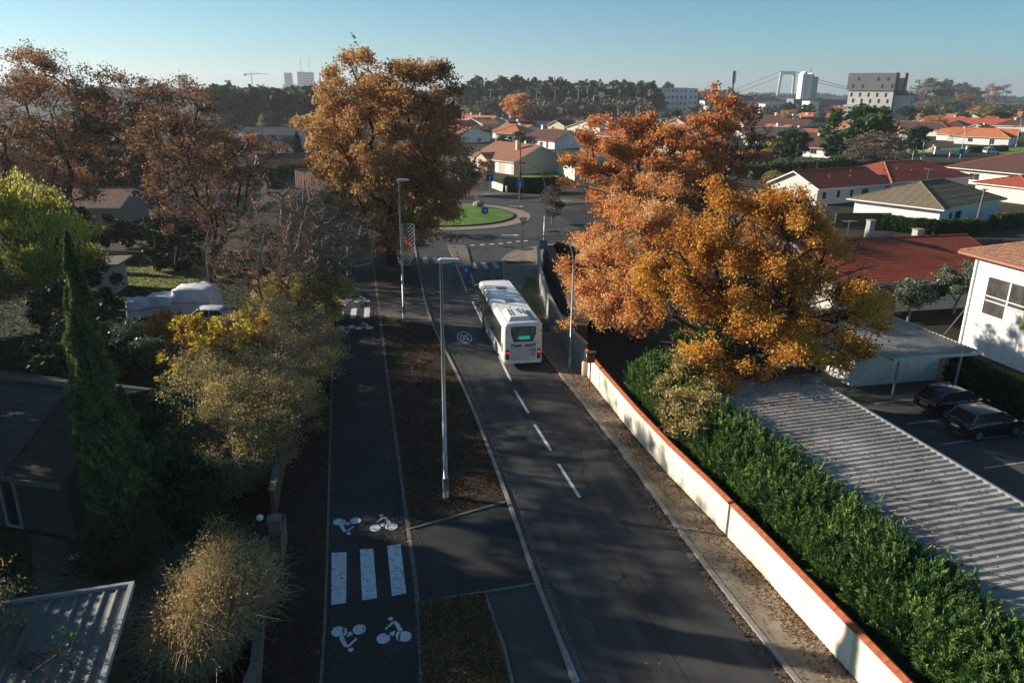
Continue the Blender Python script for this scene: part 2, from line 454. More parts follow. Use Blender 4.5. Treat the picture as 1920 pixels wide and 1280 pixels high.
GALV = mat('galvanised_steel', (0.42, 0.43, 0.44), 0.45, (0.33, 0.34, 0.35), 4, 4, metal=0.6)
SHEET = mat('sheet_roof', (0.42, 0.40, 0.37), 0.65, (0.20, 0.19, 0.175), 1.3, 10, metal=0.1, lo=0.35, hi=0.75, big=0.25)
SHEETD = mat('old_sheet_roof', (0.10, 0.12, 0.14), 0.6, (0.16, 0.15, 0.12), 2.5, 8, metal=0.2)
WOOD = mat('brown_wood', (0.30, 0.16, 0.07), 0.8, (0.20, 0.10, 0.045), 3, 6)
GREYWOOD = mat('weathered_wood', (0.20, 0.17, 0.14), 0.85, (0.12, 0.10, 0.085), 5, 6)
BARK = mat('bark', (0.085, 0.060, 0.042), 0.95, (0.045, 0.034, 0.026), 4, 8, bump=0.01, bscale=25)
BARKG = mat('grey_bark', (0.26, 0.22, 0.18), 0.95, (0.15, 0.125, 0.105), 4, 8)
BARKD = mat('dark_bark', (0.05, 0.037, 0.028), 0.95, (0.03, 0.024, 0.02), 4, 8)
REDP = mat('dark_red_paint', (0.30, 0.05, 0.04), 0.5)
BLUEP = mat('sign_blue', (0.02, 0.14, 0.55), 0.4)
REDS = mat('sign_red', (0.55, 0.03, 0.03), 0.4)
WHITES = mat('sign_white', (0.8, 0.8, 0.8), 0.4)
BLACKP = mat('black_plastic', (0.02, 0.02, 0.022), 0.5)
HAZEC = (0.75, 0.84, 0.92)

ST_OAK = [(0.0, (0.09, 0.035, 0.02)), (0.3, (0.30, 0.10, 0.035)), (0.55, (0.48, 0.20, 0.05)), (0.8, (0.58, 0.33, 0.10)), (1.0, (0.66, 0.45, 0.12))]
L_BROWN = leafmat('brown_oak_leaves', [(0.0, (0.11, 0.06, 0.03)), (0.3, (0.38, 0.18, 0.07)), (0.55, (0.55, 0.30, 0.11)), (0.8, (0.58, 0.39, 0.16)), (1.0, (0.46, 0.40, 0.14))], 0.42)
L_ORANGE = leafmat('orange_oak_leaves', [(0.0, (0.15, 0.06, 0.035)), (0.3, (0.52, 0.18, 0.06)), (0.55, (0.70, 0.32, 0.10)), (0.8, (0.80, 0.48, 0.20)), (1.0, (0.80, 0.58, 0.30))], 0.42)
L_GOLD = leafmat('golden_oak_leaves', [(0.0, (0.15, 0.08, 0.025)), (0.3, (0.64, 0.25, 0.05)), (0.5, (0.76, 0.41, 0.07)), (0.75, (0.68, 0.50, 0.09)), (1.0, (0.40, 0.39, 0.08))], 0.42)
L_RUST = leafmat('rust_leaves', [(0.0, (0.07, 0.045, 0.03)), (0.4, (0.26, 0.13, 0.07)), (0.7, (0.46, 0.23, 0.10)), (1.0, (0.64, 0.36, 0.13))], 0.4)
L_LIME = leafmat('yellow_green_leaves', [(0.0, (0.05, 0.07, 0.015)), (0.35, (0.20, 0.22, 0.035)), (0.65, (0.50, 0.47, 0.07)), (1.0, (0.76, 0.68, 0.14))], 0.4)
L_GREEN = leafmat('green_leaves', [(0.0, (0.015, 0.035, 0.01)), (0.4, (0.04, 0.085, 0.02)), (0.7, (0.08, 0.14, 0.03)), (1.0, (0.14, 0.20, 0.05))], 0.2)
L_DARK = leafmat('dark_green_leaves', [(0.0, (0.010, 0.022, 0.010)), (0.5, (0.025, 0.05, 0.018)), (1.0, (0.07, 0.10, 0.035))], 0.15)
L_CONIF = leafmat('conifer_hedge_sprays', [(0.0, (0.010, 0.034, 0.012)), (0.4, (0.030, 0.085, 0.022)), (0.7, (0.075, 0.155, 0.035)), (1.0, (0.22, 0.30, 0.07))], 0.2)
L_CYP = leafmat('cypress_sprays', [(0.0, (0.015, 0.03, 0.012)), (0.4, (0.055, 0.085, 0.03)), (0.7, (0.13, 0.17, 0.055)), (1.0, (0.28, 0.30, 0.11))], 0.25)
L_OLIVE = leafmat('olive_leaves', [(0.0, (0.03, 0.045, 0.03)), (0.5, (0.10, 0.13, 0.085)), (1.0, (0.24, 0.27, 0.19))], 0.15, 0.4)
L_SCRUB = leafmat('scrub_leaves', [(0.0, (0.06, 0.055, 0.02)), (0.35, (0.22, 0.18, 0.065)), (0.65, (0.48, 0.37, 0.14)), (1.0, (0.70, 0.58, 0.20))], 0.3)
L_YEL = leafmat('yellow_leaves', [(0.0, (0.25, 0.12, 0.02)), (0.5, (0.60, 0.42, 0.04)), (1.0, (0.62, 0.58, 0.07))], 0.4)
L_DRY = leafmat('dry_stems', [(0.0, (0.22, 0.13, 0.08)), (0.5, (0.52, 0.35, 0.22)), (1.0, (0.72, 0.54, 0.38))], 0.1, 0.8)
L_FALL = leafmat('fallen_leaves', [(0.0, (0.05, 0.025, 0.015)), (0.5, (0.22, 0.10, 0.045)), (1.0, (0.42, 0.24, 0.12))], 0.0, 0.8)
L_BARE = leafmat('bare_twig_haze', [(0.0, (0.05, 0.04, 0.032)), (0.5, (0.12, 0.09, 0.07)), (1.0, (0.22, 0.17, 0.13))], 0.1, 0.9)
L_FAR = leafmat('far_wood_leaves', [(0.0, (0.012, 0.022, 0.012)), (0.4, (0.028, 0.045, 0.022)), (0.7, (0.07, 0.06, 0.035)), (1.0, (0.13, 0.085, 0.045))], 0.1)

# ================================================================ GROUND, ROADS, PATHS
def gp(pix, z=0.0): return [tuple(G(x, y, 0)[:2]) for x, y in pix]
def struct(name, o): o['kind'] = 'structure'; return o
def ground_poly(name, pts, z0, z1, m):
    b = MB(); b.prism(pts, z0, z1, bottom=False); return struct(name, b.build(name, m))
def offset(line, d):
    """polyline shifted sideways by d (positive = towards its own side of +x when it runs along +y)"""
    o = []
    for i, p in enumerate(line):
        a = Vector(line[max(i - 1, 0)]); c = Vector(line[min(i + 1, len(line) - 1)]); t = (c - a).normalized()
        o.append((p[0] + t.y * d, p[1] - t.x * d))
    return o
def smooth_line(line, it=2):
    for _ in range(it):
        o = [line[0]]
        for i in range(len(line) - 1):
            a, b = line[i], line[i + 1]
            o += [(a[0] * .75 + b[0] * .25, a[1] * .75 + b[1] * .25), (a[0] * .25 + b[0] * .75, a[1] * .25 + b[1] * .75)]
        o.append(line[-1]); line = o
    return line
def strip(b, line, d0, d1, z0, z1):
    A = offset(line, d0); B = offset(line, d1)
    for i in range(len(line) - 1):
        q = [A[i], B[i], B[i + 1], A[i + 1]]
        n = len(b.v)
        b.v += [(p[0], p[1], z0) for p in q] + [(p[0], p[1], z1) for p in q]
        for f in ((4, 5, 6, 7), (0, 1, 5, 4), (2, 3, 7, 6), (1, 2, 6, 5), (3, 0, 4, 7)):
            b.f.append([n + k for k in f]); b.m.append(b.mi)
def lerpline(line, t0, t1, n=12):
    """points at fractions of the length"""
    L_ = [0]
    for i in range(1, len(line)): L_.append(L_[-1] + (Vector(line[i]) - Vector(line[i - 1])).length)
    o = []
    for k in range(n + 1):
        s = (t0 + (t1 - t0) * k / n) * L_[-1]
        for i in range(1, len(line)):
            if s <= L_[i] + 1e-6:
                u = (s - L_[i - 1]) / (L_[i] - L_[i - 1]); a, c = line[i - 1], line[i]
                o.append((a[0] + (c[0] - a[0]) * u, a[1] + (c[1] - a[1]) * u)); break
    return o

ground_poly('ground', [(-6500, -60), (6500, -60), (6500, 9000), (-6500, 9000)], -0.5, 0.0, GRND)

RC = (-9.4, 106.2)                                                     # roundabout centre
ROAD_L = smooth_line([(3.6, 8.0)] + gp([(1085, 1280), (1010, 1095), (950, 920), (870, 720), (805, 600), (785, 500)]) + [(-11.4, 86.0)], 2)
ROAD_R = smooth_line([(11.4, 7.0)] + gp([(1480, 1270), (1300, 1040), (1180, 870), (1045, 700)]) + [(1.2, 51.5), (-0.3, 60.0), (-1.0, 70.0), (-1.1, 78.0), (0.3, 82.5), (4.5, 86.0), (12.0, 89.5)], 2)
b = MB(); b.prism(ROAD_L + ROAD_R[::-1], 0.004, 0.02, bottom=False)
struct('road', b.build('road', ASPH))
# circulating carriageway and the roads leaving the roundabout
ring = [(RC[0] + 20.5 * math.cos(a), RC[1] + 20.5 * math.sin(a)) for a in np.linspace(0, 2 * PI, 64, endpoint=False)]
b = MB(); b.prism(ring, 0.004, 0.024, bottom=False)
struct('roundabout_road', b.build('roundabout_road', ASPH))
ground_poly('side_road', [(8, 98), (40, 108), (90, 150), (92, 158), (38, 118), (6, 112)], 0.004, 0.028, ASPH2)
ground_poly('side_road', [(-6, 122), (-14, 124), (-30, 210), (-24, 212)], 0.004, 0.028, ASPH2)
ground_poly('side_road', [(-26, 98), (-27, 110), (-90, 128), (-90, 120)], 0.004, 0.028, ASPH2)
ground_poly('street', [(88, 168), (96, 158), (240, 250), (236, 262)], 0.004, 0.028, ASPH2)
# cycle path with its edges
BIKE_L = smooth_line([(-4.6, 12.0)] + gp([(607, 1250), (615, 1000), (620, 800), (625, 640), (655, 480)]) + [(-20.5, 92)], 1)
BIKE_R = smooth_line([(-1.6, 11.0)] + gp([(790, 1280), (783, 1130), (765, 1000), (745, 850), (725, 700), (700, 500), (690, 445)]) + [(-19.0, 96)], 1)
b = MB(); b.prism(BIKE_L + BIKE_R[::-1], 0.004, 0.03, bottom=False)
struct('cycle_path', b.build('cycle_path', ASPH2))
b = MB(); strip(b, BIKE_L, -0.05, 0.04, 0.0, 0.045); struct('path_edging', b.build('path_edging', mat('edging_concrete', (0.21, 0.20, 0.185), 0.9, (0.11, 0.105, 0.095), 5, 8)))
b = MB(); strip(b, BIKE_R, -0.05, 0.10, 0.0, 0.07); struct('path_edging', b.build('path_edging', mat('edging_concrete', (0.21, 0.20, 0.185), 0.9, (0.11, 0.105, 0.095), 5, 8)))
# verge between the cycle path and its garden wall
ground_poly('leafy_verge', offset(BIKE_L, -3.2)[:14] + list(reversed(offset(BIKE_L, -0.06)[:14])), 0.002, 0.02, SOIL)
# kerbs of the road: stone kerb, channel and edge
b = MB(); strip(b, ROAD_L, -0.16, 0.0, 0.0, 0.13); struct('kerb', b.build('kerb', KERB))
b = MB(); strip(b, ROAD_L, 0.03, 0.30, 0.0, 0.026); struct('gutter', b.build('gutter', mat('grey_gutter', (0.10, 0.095, 0.09), 0.9, (0.15, 0.14, 0.13), 9, 6)))
b = MB(); strip(b, ROAD_R, 0.0, 0.17, 0.0, 0.13); struct('kerb', b.build('kerb', KERB))
b = MB(); strip(b, ROAD_R, -0.32, -0.03, 0.0, 0.026); struct('gutter', b.build('gutter', mat('worn_gutter', (0.14, 0.13, 0.12), 0.9, (0.09, 0.085, 0.08), 9, 6)))
# planted strip, crossings and grass between path and road, as raised sheets
def between(yA, yB, z, name, m, n=10):
    """ground between cycle path and road from yA to yB measured on each edge: ((y on path, y on road) near, far)"""
    def on(line, y):
        for i in range(len(line) - 1):
            a, c = line[i], line[i + 1]
            if (a[1] - y) * (c[1] - y) <= 0 and a[1] != c[1]:
                u = (y - a[1]) / (c[1] - a[1]); return (a[0] + (c[0] - a[0]) * u, y)
        return line[-1]
    L_ = [on(BIKE_R, yA[0] + (yB[0] - yA[0]) * k / n) for k in range(n + 1)]
    R_ = [on(ROAD_L, yA[1] + (yB[1] - yA[1]) * k / n) for k in range(n + 1)]
    L_ = [(p[0] + 0.10, p[1]) for p in L_]; R_ = [(p[0] - 0.17, p[1]) for p in R_]
    return ground_poly(name, L_ + R_[::-1], 0.0, z, m), L_, R_
yG = lambda px, py: G(px, py)[1]
between((11.2, 9), (21.5, 22.6), 0.050, 'bus_stop_bay', ASPH)
between((21.6, 22.7), (26.0, 28.2), 0.060, 'driveway_crossing', ASPH2)
_, SL, SR = between((26.1, 28.3), (55.6, 53.5), 0.090, 'planting_strip', SOIL)
between((55.7, 53.6), (60.5, 62.5), 0.070, 'footpath', ASPHL)
_, SL2, SR2 = between((60.6, 62.6), (88.0, 84.0), 0.090, 'planting_strip', SOIL)
ground_poly('grass_patch', gp([(785, 1131), (910, 1115), (925, 1155), (945, 1215), (960, 1285)]) + [(-2.5, 17.6)], 0.0, 0.10, mat('leafy_grass', (0.06, 0.075, 0.022), 0.95, (0.11, 0.07, 0.035), 3, 9, bump=0.03, bscale=30, big=0.8))
b = MB(); strip(b, gp([(783, 1133), (910, 1113), (1005, 1097)]), -0.05, 0.05, 0.0, 0.115)
strip(b, gp([(910, 1117), (928, 1170), (945, 1215), (962, 1290)]), -0.05, 0.05, 0.0, 0.115)
struct('path_edging', b.build('path_edging', mat('edging_concrete', (0.21, 0.20, 0.185), 0.9, (0.11, 0.105, 0.095), 5, 8)))
b = MB(); strip(b, [tuple(SL[0]), tuple(SR[0])], -0.05, 0.05, 0.0, 0.115); struct('path_edging', b.build('path_edging', mat('edging_concrete', (0.21, 0.20, 0.185), 0.9, (0.11, 0.105, 0.095), 5, 8)))
# pavement and verge between the road and the walls
WF = smooth_line([(12.95, 8.0), (10.5, 18.0)] + gp([(1363, 1008), (1220, 860), (1105, 715)]) + [(4.45, 44.9), (3.8, 47.4), (3.0, 52.5), (2.55, 58.5), (2.35, 66.0), (2.5, 75.5)], 1)
near_r = [p for p in offset(ROAD_R, 0.175) if p[1] < 76.0]
ground_poly('pavement', near_r + [p for p in reversed(WF)], 0.0, 0.105, SAND)
ground_poly('pavement', [(-0.95, 76.0), (-1.0, 78.0), (0.5, 82.3), (4.6, 85.7), (12.1, 89.2), (30, 92.0), (30, 84), (8, 80), (3.2, 76.0)], 0.0, 0.11, SAND)
ground_poly('grass_verge', [(1.35, 52), (0.6, 58), (0.75, 64), (1.3, 69), (2.1, 69), (2.2, 64), (2.3, 58), (2.8, 52.4)], 0.10, 0.125, mat('verge_grass', (0.07, 0.11, 0.02), 0.95, (0.10, 0.08, 0.035), 3, 8, bump=0.03, bscale=30))
# far pavements round the roundabout
def sector(r0, r1, a0, a1, n=24):
    A = np.radians(np.linspace(a0, a1, n)); return [(RC[0] + r0 * math.cos(a), RC[1] + r0 * math.sin(a)) for a in A] + [(RC[0] + r1 * math.cos(a), RC[1] + r1 * math.sin(a)) for a in A[::-1]]
ground_poly('far_pavement', sector(20.7, 27, 34, 88), 0.0, 0.11, mat('brown_pavement', (0.13, 0.09, 0.07), 0.9, (0.09, 0.065, 0.05), 3, 6))
ground_poly('green_cycle_lane', sector(22.0, 24.6, 40, 80), 0.112, 0.118, mat('green_lane', (0.15, 0.24, 0.20), 0.85, (0.11, 0.17, 0.14), 2, 6))
ground_poly('far_pavement', sector(20.7, 25, 100, 162), 0.0, 0.11, SAND)
# roundabout island: apron ring, kerb and grass mound
b = MB(); n = 72
for (r0, r1, z0, z1) in ((9.3, 11.9, 0.0, 0.07),):
    for i in range(n):
        a0, a1 = 2 * PI * i / n, 2 * PI * (i + 1) / n
        q = [(RC[0] + r * math.cos(a), RC[1] + r * math.sin(a)) for r, a in ((r0, a0), (r1, a0), (r1, a1), (r0, a1))]
        k = len(b.v); b.v += [(*p, z0) for p in q] + [(*p, z1) for p in q]
        for f in ((4, 5, 6, 7), (1, 2, 6, 5)): b.f.append([k + j for j in f]); b.m.append(0)
struct('apron', b.build('roundabout_apron', mat('pink_apron', (0.30, 0.22, 0.17), 0.85, (0.24, 0.18, 0.14), 2, 5)))
v = []; f = []; NR = 10
for i in range(NR + 1):
    r = 9.3 * i / NR
    for j in range(48):
        a = 2 * PI * j / 48; v.append((RC[0] + r * math.cos(a), RC[1] + r * math.sin(a), 0.22 + 0.75 * math.cos(r / 9.3 * PI / 2)))
for i in range(NR):
    for j in range(48): f.append((i * 48 + j, (i + 1) * 48 + j, (i + 1) * 48 + (j + 1) % 48, i * 48 + (j + 1) % 48))
struct('island', npmesh('roundabout_grass', v, f, GRASS, smooth=True))
b = MB()
for i in range(n):
    a0, a1 = 2 * PI * i / n, 2 * PI * (i + 1) / n
    q = [(RC[0] + r * math.cos(a), RC[1] + r * math.sin(a)) for r, a in ((9.28, a0), (9.5, a0), (9.5, a1), (9.28, a1))]
    k = len(b.v); b.v += [(*p, 0.0) for p in q] + [(*p, 0.25) for p in q]
    for f_ in ((4, 5, 6, 7), (1, 2, 6, 5)): b.f.append([k + j for j in f_]); b.m.append(0)
struct('kerb', b.build('kerb', mat('dark_kerb', (0.10, 0.09, 0.08), 0.9)))
# refuge island
RI = gp([(839, 461), (874, 460), (880, 480), (886, 512), (872, 512), (846, 480)])
ground_poly('refuge_island', smooth_line(RI + RI[:1], 2)[:-1], 0.0, 0.13, mat('refuge_stone', (0.12, 0.10, 0.075), 0.9, (0.19, 0.17, 0.14), 6, 6))

# ---- paint
PZ = 0.026
def paint(name, polys, z=PZ, m=PAINT):
    b = MB()
    for p in polys:
        q = [Vector((*c, z)) for c in p]
        nrm = (q[1] - q[0]).cross(q[2] - q[0])
        b.face(q if nrm.z > 0 else q[::-1])
    o = b.build(name, m); o['kind'] = 'structure'; return o
def seg(a, c, wd):
    a = Vector(a[:2]); c = Vector(c[:2]); t = (c - a).normalized(); n_ = Vector((t.y, -t.x)) * wd / 2
    return [tuple(a - n_), tuple(a + n_), tuple(c + n_), tuple(c - n_)]
dash = [((958, 715), (876 + 67, 683)), ((965, 732), (991, 775)), ((1002, 796), (1033, 845)), ((1047, 870), (1087, 933))]
paint('centre_line', [seg(G(*a), G(*c), 0.15) for a, c in dash[1:]] + [seg(G(958, 715), G(886, 566), 0.15)])
paint('bay_edge_line', [seg(G(1006, 1096), G(1083, 1280), 0.14)], 0.054)
nose = [((845, 470), (876, 549)), ((880, 505), (893, 548)), ((877, 530), (890, 528)), ((879, 543), (892, 541)), ((880, 555), (897, 555)), ((882, 561), (899, 561))]
paint('hatched_nose', [seg(G(*a), G(*c), 0.16) for a, c in nose], m=OLDPAINT)
def bar(px, py, wpx, h):
    c = G(px, py); s = math.hypot(c.x, c.y) / F
    return c
cw = [G(x, 488 + (x - 780) * 0.0) for x in (780, 797.5, 817, 837)]; cw2 = [G(x, 498) for x in (889, 909, 929.5, 947)]
dirr = Vector((-0.18, 0.98)).normalized(); dirn = Vector((dirr.y, -dirr.x))
def rect(c, du, dv, al, wd):
    c = Vector((c[0], c[1])); return [tuple(c - du * al - dv * wd), tuple(c + du * al - dv * wd), tuple(c + du * al + dv * wd), tuple(c - du * al + dv * wd)]
paint('zebra_crossing', [rect(c, dirr, dirn, 1.45, 0.25) for c in cw + cw2], m=OLDPAINT)
paint('give_way_line', [rect(G(x, y), Vector((1, 0.05)), Vector((0, 1)), 0.27, 0.22) for x, y in ((886, 460), (904, 459), (922, 458), (939, 457), (955, 455), (971, 453), (986, 452))], 0.03)
# cycle path crossing bars
pd = (G(617, 1135) - G(622, 1037)).xy.normalized(); pn = Vector((pd.y, -pd.x))
bars = [((622, 1037), (650, 1036), (649, 1131), (621, 1135)), ((675, 1031), (700, 1029), (707, 1122), (679, 1126)), ((726, 1024), (751, 1021), (762, 1113), (735, 1118))]
def worn(name, polys, z, seed):
    return paint(name, polys, z, mat('crossing_paint', (0.62, 0.65, 0.70), 0.6, (0.22, 0.24, 0.27), 4, 10, lo=0.5, hi=0.78))
worn('zebra_crossing', [[tuple(G(*p)[:2]) for p in q] for q in bars], 0.034, 1)
paint('zebra_crossing', [rect(G(x, y), Vector((-0.16, 0.987)), Vector((0.987, 0.16)), 1.45, 0.22) for x, y in ((639, 589), (663, 587.5), (688, 586))], 0.034)
paint('lane_line', [seg(G(657, 515), G(657, 488), 0.14)], 0.034)
paint('lane_line', [seg(G(750, 497), G(741, 470), 0.12)], 0.1)
def circle(cx, cy, r, k=20): return [(cx + r * math.cos(2 * PI * i / k), cy + r * math.sin(2 * PI * i / k)) for i in range(k)]
def bike_symbol(c, ang, s=1.0, sy=1.0):
    P = [circle(-0.33, 0.22, 0.215), circle(0.36, 0.22, 0.215), circle(-0.10, 1.02, 0.085, 12),
         [(-0.02, 0.92), (0.12, 0.88), (0.30, 0.52), (0.16, 0.46)], [(0.10, 0.42), (0.30, 0.52), (0.20, 0.28), (0.22, 0.10), (0.10, 0.10), (0.06, 0.30)],
         [(-0.04, 0.90), (0.02, 0.84), (-0.24, 0.56), (-0.29, 0.62)], [(-0.14, 0.42), (0.06, 0.50), (0.02, 0.30), (-0.06, 0.28)]]
    ca, sa = math.cos(ang), math.sin(ang)
    return [[(c[0] + (x * ca - (y * sy - 0.5) * sa) * s, c[1] + (x * sa + (y * sy - 0.5) * ca) * s) for x, y in p] for p in P]
A0 = math.radians(9)
for (px, py, inv, s) in ((719, 983, 0, 1.0), (651, 984, 1, 1.0), (738, 1186, 0, 1.0), (654, 1192, 1, 1.0), (678, 564, 0, 1.25), (645, 565, 1, 1.25), (683, 614, 0, 1.2), (649, 615, 1, 1.2)):
    c = G(px, py)
    paint('cycle_symbol', bike_symbol(c, A0 + (PI if inv else 0), s, 1.15 if py > 900 else 1.5), 0.034, PAINT)
# the 50 roundel, read by oncoming drivers
def text_mesh(txt, size=1.0, ext=0.0, bold=0.0, name='text'):
    cu = bpy.data.curves.new(name, 'FONT'); cu.body = txt; cu.size = size; cu.extrude = ext; cu.offset = bold
    cu.align_x = 'CENTER'; cu.align_y = 'CENTER'
    o = bpy.data.objects.new(name, cu); COL.objects.link(o)
    me = bpy.data.meshes.new_from_object(o.evaluated_get(bpy.context.evaluated_depsgraph_get()))
    bpy.data.objects.remove(o); return me
c50 = G(871, 632.5)
b = MB(); rr = 0.54
for i in range(40):
    a0, a1 = 2 * PI * i / 40, 2 * PI * (i + 1) / 40
    b.face([(r * math.cos(a), r * math.sin(a) * 2.4, 0) for r, a in ((rr - 0.08, a0), (rr, a0), (rr, a1), (rr - 0.08, a1))])
o = b.build('speed_roundel', PAINT, loc=(c50.x, c50.y, 0.027), rotz=math.radians(190)); struct('x', o)
me = text_mesh('50', 0.66, 0, 0.02, 'speed_number'); me.materials.clear(); me.materials.append(PAINT)
me.transform(Matrix.Diagonal((0.95, 2.7, 1, 1)))
o2 = link('speed_number', me, o); o2.location = (0, 0.0, 0.0)
# arrows on the ring road
for px, py in ((952, 441), (965, 387), (965, 403)):
    c = G(px, py); paint('lane_arrow', [rect(c, Vector((1, -0.05)), Vector((0, 1)), 0.8, 0.12), [(c.x + 0.8, c.y - 0.5), (c.x + 1.5, c.y), (c.x + 0.8, c.y + 0.5)]], 0.03)
# car park of the neighbours
ground_poly('car_park', [(11.6, 14), (30, 14), (30, 33), (27.0, 41.0), (24.5, 47.5), (17, 43), (10.0, 38)], 0.0, 0.02, mat('car_park_asphalt', (0.05, 0.052, 0.055), 0.85, (0.075, 0.075, 0.075), 120, 3, big=0.4, bump=0.004, bscale=200))
paint('parking_line', [seg(G(*a), G(*c), 0.10) for a, c in (((1640, 757), (1725, 747)), ((1700, 795), (1760, 788)), ((1768, 833), (1920, 812)), ((1845, 878), (1925, 866)))], 0.026, OLDPAINT)
# lawns
ground_poly('lawn', gp([(195, 500), (420, 492), (425, 520), (300, 545), (190, 530)]), 0.0, 0.03, mat('sunlit_lawn', (0.13, 0.17, 0.025), 0.95, (0.20, 0.17, 0.05), 1.2, 8, bump=0.03, bscale=20))
ground_poly('lawn', gp([(962, 334), (1050, 331), (1052, 322), (1010, 318), (968, 328)]), 0.0, 0.05, GRASS)
ground_poly('lawn', [(150, 215), (232, 262), (205, 290), (150, 250)], 0.0, 0.03, GRASS)
ground_poly('lawn', gp([(1700, 288), (1860, 284), (1870, 275), (1700, 282)]), 0.0, 0.04, GRASS)
ground_poly('lawn', gp([(1500, 243), (1560, 241), (1560, 236), (1500, 238)]), 0.0, 0.04, GRASS)
ground_poly('gravel_yard', gp([(60, 1000), (240, 1040), (420, 1000), (480, 1040), (490, 1300), (60, 1300)]) , 0.0, 0.02, mat('gravel', (0.09, 0.078, 0.062), 0.95, (0.13, 0.115, 0.09), 25, 6, bump=0.01, bscale=60, big=0.6))

# ================================================================ WALLS BESIDE THE ROAD
def wall_thing(name, label, line, d0, d1, h, m, cope=None, cm=None, zb=0.0, cat='wall'):
    a = line[0]; t = thing(name, label, cat, (a[0], a[1], 0))
    L_ = [(p[0] - a[0], p[1] - a[1]) for p in line]
    b = MB(); strip(b, L_, d0, d1, zb, h); b.build('wall_body', m, t)
    if cope:
        b = MB(); A = offset(L_, d0 - 0.05); B = offset(L_, d1 + 0.05); Mi = offset(L_, (d0 + d1) / 2)
        for i in range(len(L_) - 1):
            n_ = len(b.v)
            for P_, z in ((A, h + 0.01), (A, h + 0.05), (Mi, h + cope), (B, h + 0.05), (B, h + 0.01)):
                b.v += [(*P_[i], z), (*P_[i + 1], z)]
            for k in range(4): b.f.append([n_ + 2 * k, n_ + 2 * k + 1, n_ + 2 * k + 3, n_ + 2 * k + 2]); b.m.append(0)
            b.f.append([n_, n_ + 2, n_ + 4, n_ + 6, n_ + 8]); b.m.append(0)
            b.f.append([n_ + 1, n_ + 9, n_ + 7, n_ + 5, n_ + 3]); b.m.append(0)
        b.build('coping', cm or COPING, t)
    return t
split = next(i for i, p in enumerate(WF) if p[1] > 43.4)
wall_thing('garden_wall', 'long cream rendered wall with a terracotta coping along the pavement', WF[:split + 1], 0.0, 0.22, 1.52, CREAM, 0.14)
gw = [o for o in bpy.data.objects if o.name.startswith('garden_wall') and not o.parent][-1]
b = MB(); a_ = WF[0]; L_ = lerpline([(p[0] - a_[0], p[1] - a_[1]) for p in WF[:split + 1]], 0.002, 0.998, 95)
for i in range(len(L_) - 1):
    p, q = Vector(L_[i]), Vector(L_[i + 1]); d = (q - p).normalized(); n_ = Vector((d.y, -d.x)); k = len(b.v)
    for (o_, z_) in ((-0.055, 1.565), (0.11, 1.668), (0.275, 1.565)):
        for e_ in (0, 0.016): b.v.append((*(p + n_ * o_ + d * e_), z_))
    b.f += [[k, k + 1, k + 3, k + 2], [k + 2, k + 3, k + 5, k + 4]]; b.m += [0, 0]
b.build('coping_joint', mat('joint_mortar', (0.10, 0.045, 0.03), 0.9), gw)
wall_thing('garden_wall', 'curved grey rendered wall behind the bus', WF[split:], 0.0, 0.2, 1.85, STONEW, 0.06, mat('grey_coping', (0.40, 0.36, 0.29), 0.9, (0.28, 0.26, 0.22), 3, 5))
BW = [(4.3, 47.8), (4.35, 52), (4.1, 58), (4.0, 64), (3.6, 70), (3.2, 75)]
wall_thing('stone_wall', 'thick brown rough stone wall behind the curved grey wall', smooth_line(BW, 1), 0.0, 0.75, 2.0, BROWNST, 0.05, BROWNST)
# garden wall on the side of the cycle path
LW = [tuple(G(490, 1290)[:2]), tuple(G(500, 1130)[:2]), tuple(G(508, 1045)[:2])]
wall_thing('garden_wall', 'low mossy garden wall beside the dry shrub', [(-7.0, 12.0)] + LW, -0.16, 0.0, 0.95, mat('mossy_wall', (0.17, 0.145, 0.11), 0.95, (0.08, 0.075, 0.05), 3, 8, bump=0.01, bscale=30), 0.04, mat('mossy_cope', (0.20, 0.18, 0.15), 0.95, (0.11, 0.10, 0.07), 4, 6))
LW2 = [(-9.65, 26.9), (-10.2, 29.5), (-11.6, 36.5), (-13.4, 46), (-15.5, 57)]
wall_thing('garden_wall', 'brown garden wall running under the tall brown hedge', LW2, -0.16, 0.0, 1.3, mat('brown_wall', (0.15, 0.11, 0.075), 0.95, (0.08, 0.06, 0.045), 3, 8, bump=0.01, bscale=30), 0.04, GREYWOOD)
t = thing('gate_pillar', 'brick gate pillar with a stone cap beside the cycle path', 'pillar', (*G(522, 1040)[:2], 0), 0.2)
b = MB(); b.box(-0.22, -0.22, 0, 0.22, 0.22, 1.55); b.build('pillar', mat('stone_courses', (0.30, 0.21, 0.13), 0.9, (0.12, 0.085, 0.06), 9, 6, wave=(0, 0.0, 0.02)) if False else mat('pillar_stone', (0.28, 0.20, 0.13), 0.9, (0.12, 0.085, 0.06), 9, 6, bump=0.02, bscale=12), t)
b = MB(); b.box(-0.27, -0.27, 1.55, 0.27, 0.27, 1.64); b.build('cap', GREYWOOD, t)
b = MB()
for k in range(7): b.box(-0.225, -0.225, 0.2 + k * 0.2, 0.225, 0.225, 0.215 + k * 0.2)
b.build('mortar_joint', KERB, t)
t = thing('globe_lamp', 'white globe lamp on a dark post by the gate pillar', 'lamp', (*G(496, 1050)[:2], 0))
b = MB(); b.tube([(0, 0, 0), (0, 0, 1.75)], 0.04, 8); b.build('post', BLACKP, t)
b = MB(); b.tube([(0, 0, 1.72 + 0.12 * (1 - math.cos(a))) for a in np.linspace(0, PI, 9)], [max(0.02, 0.13 * math.sin(a)) for a in np.linspace(0, PI, 9)], 12); b.build('globe', WHITES, t, smooth=True)
t = thing('gate', 'low wooden gate post strip standing between wall and pillar', 'gate', (*G(535, 1035)[:2], 0), 0.2)
b = MB()
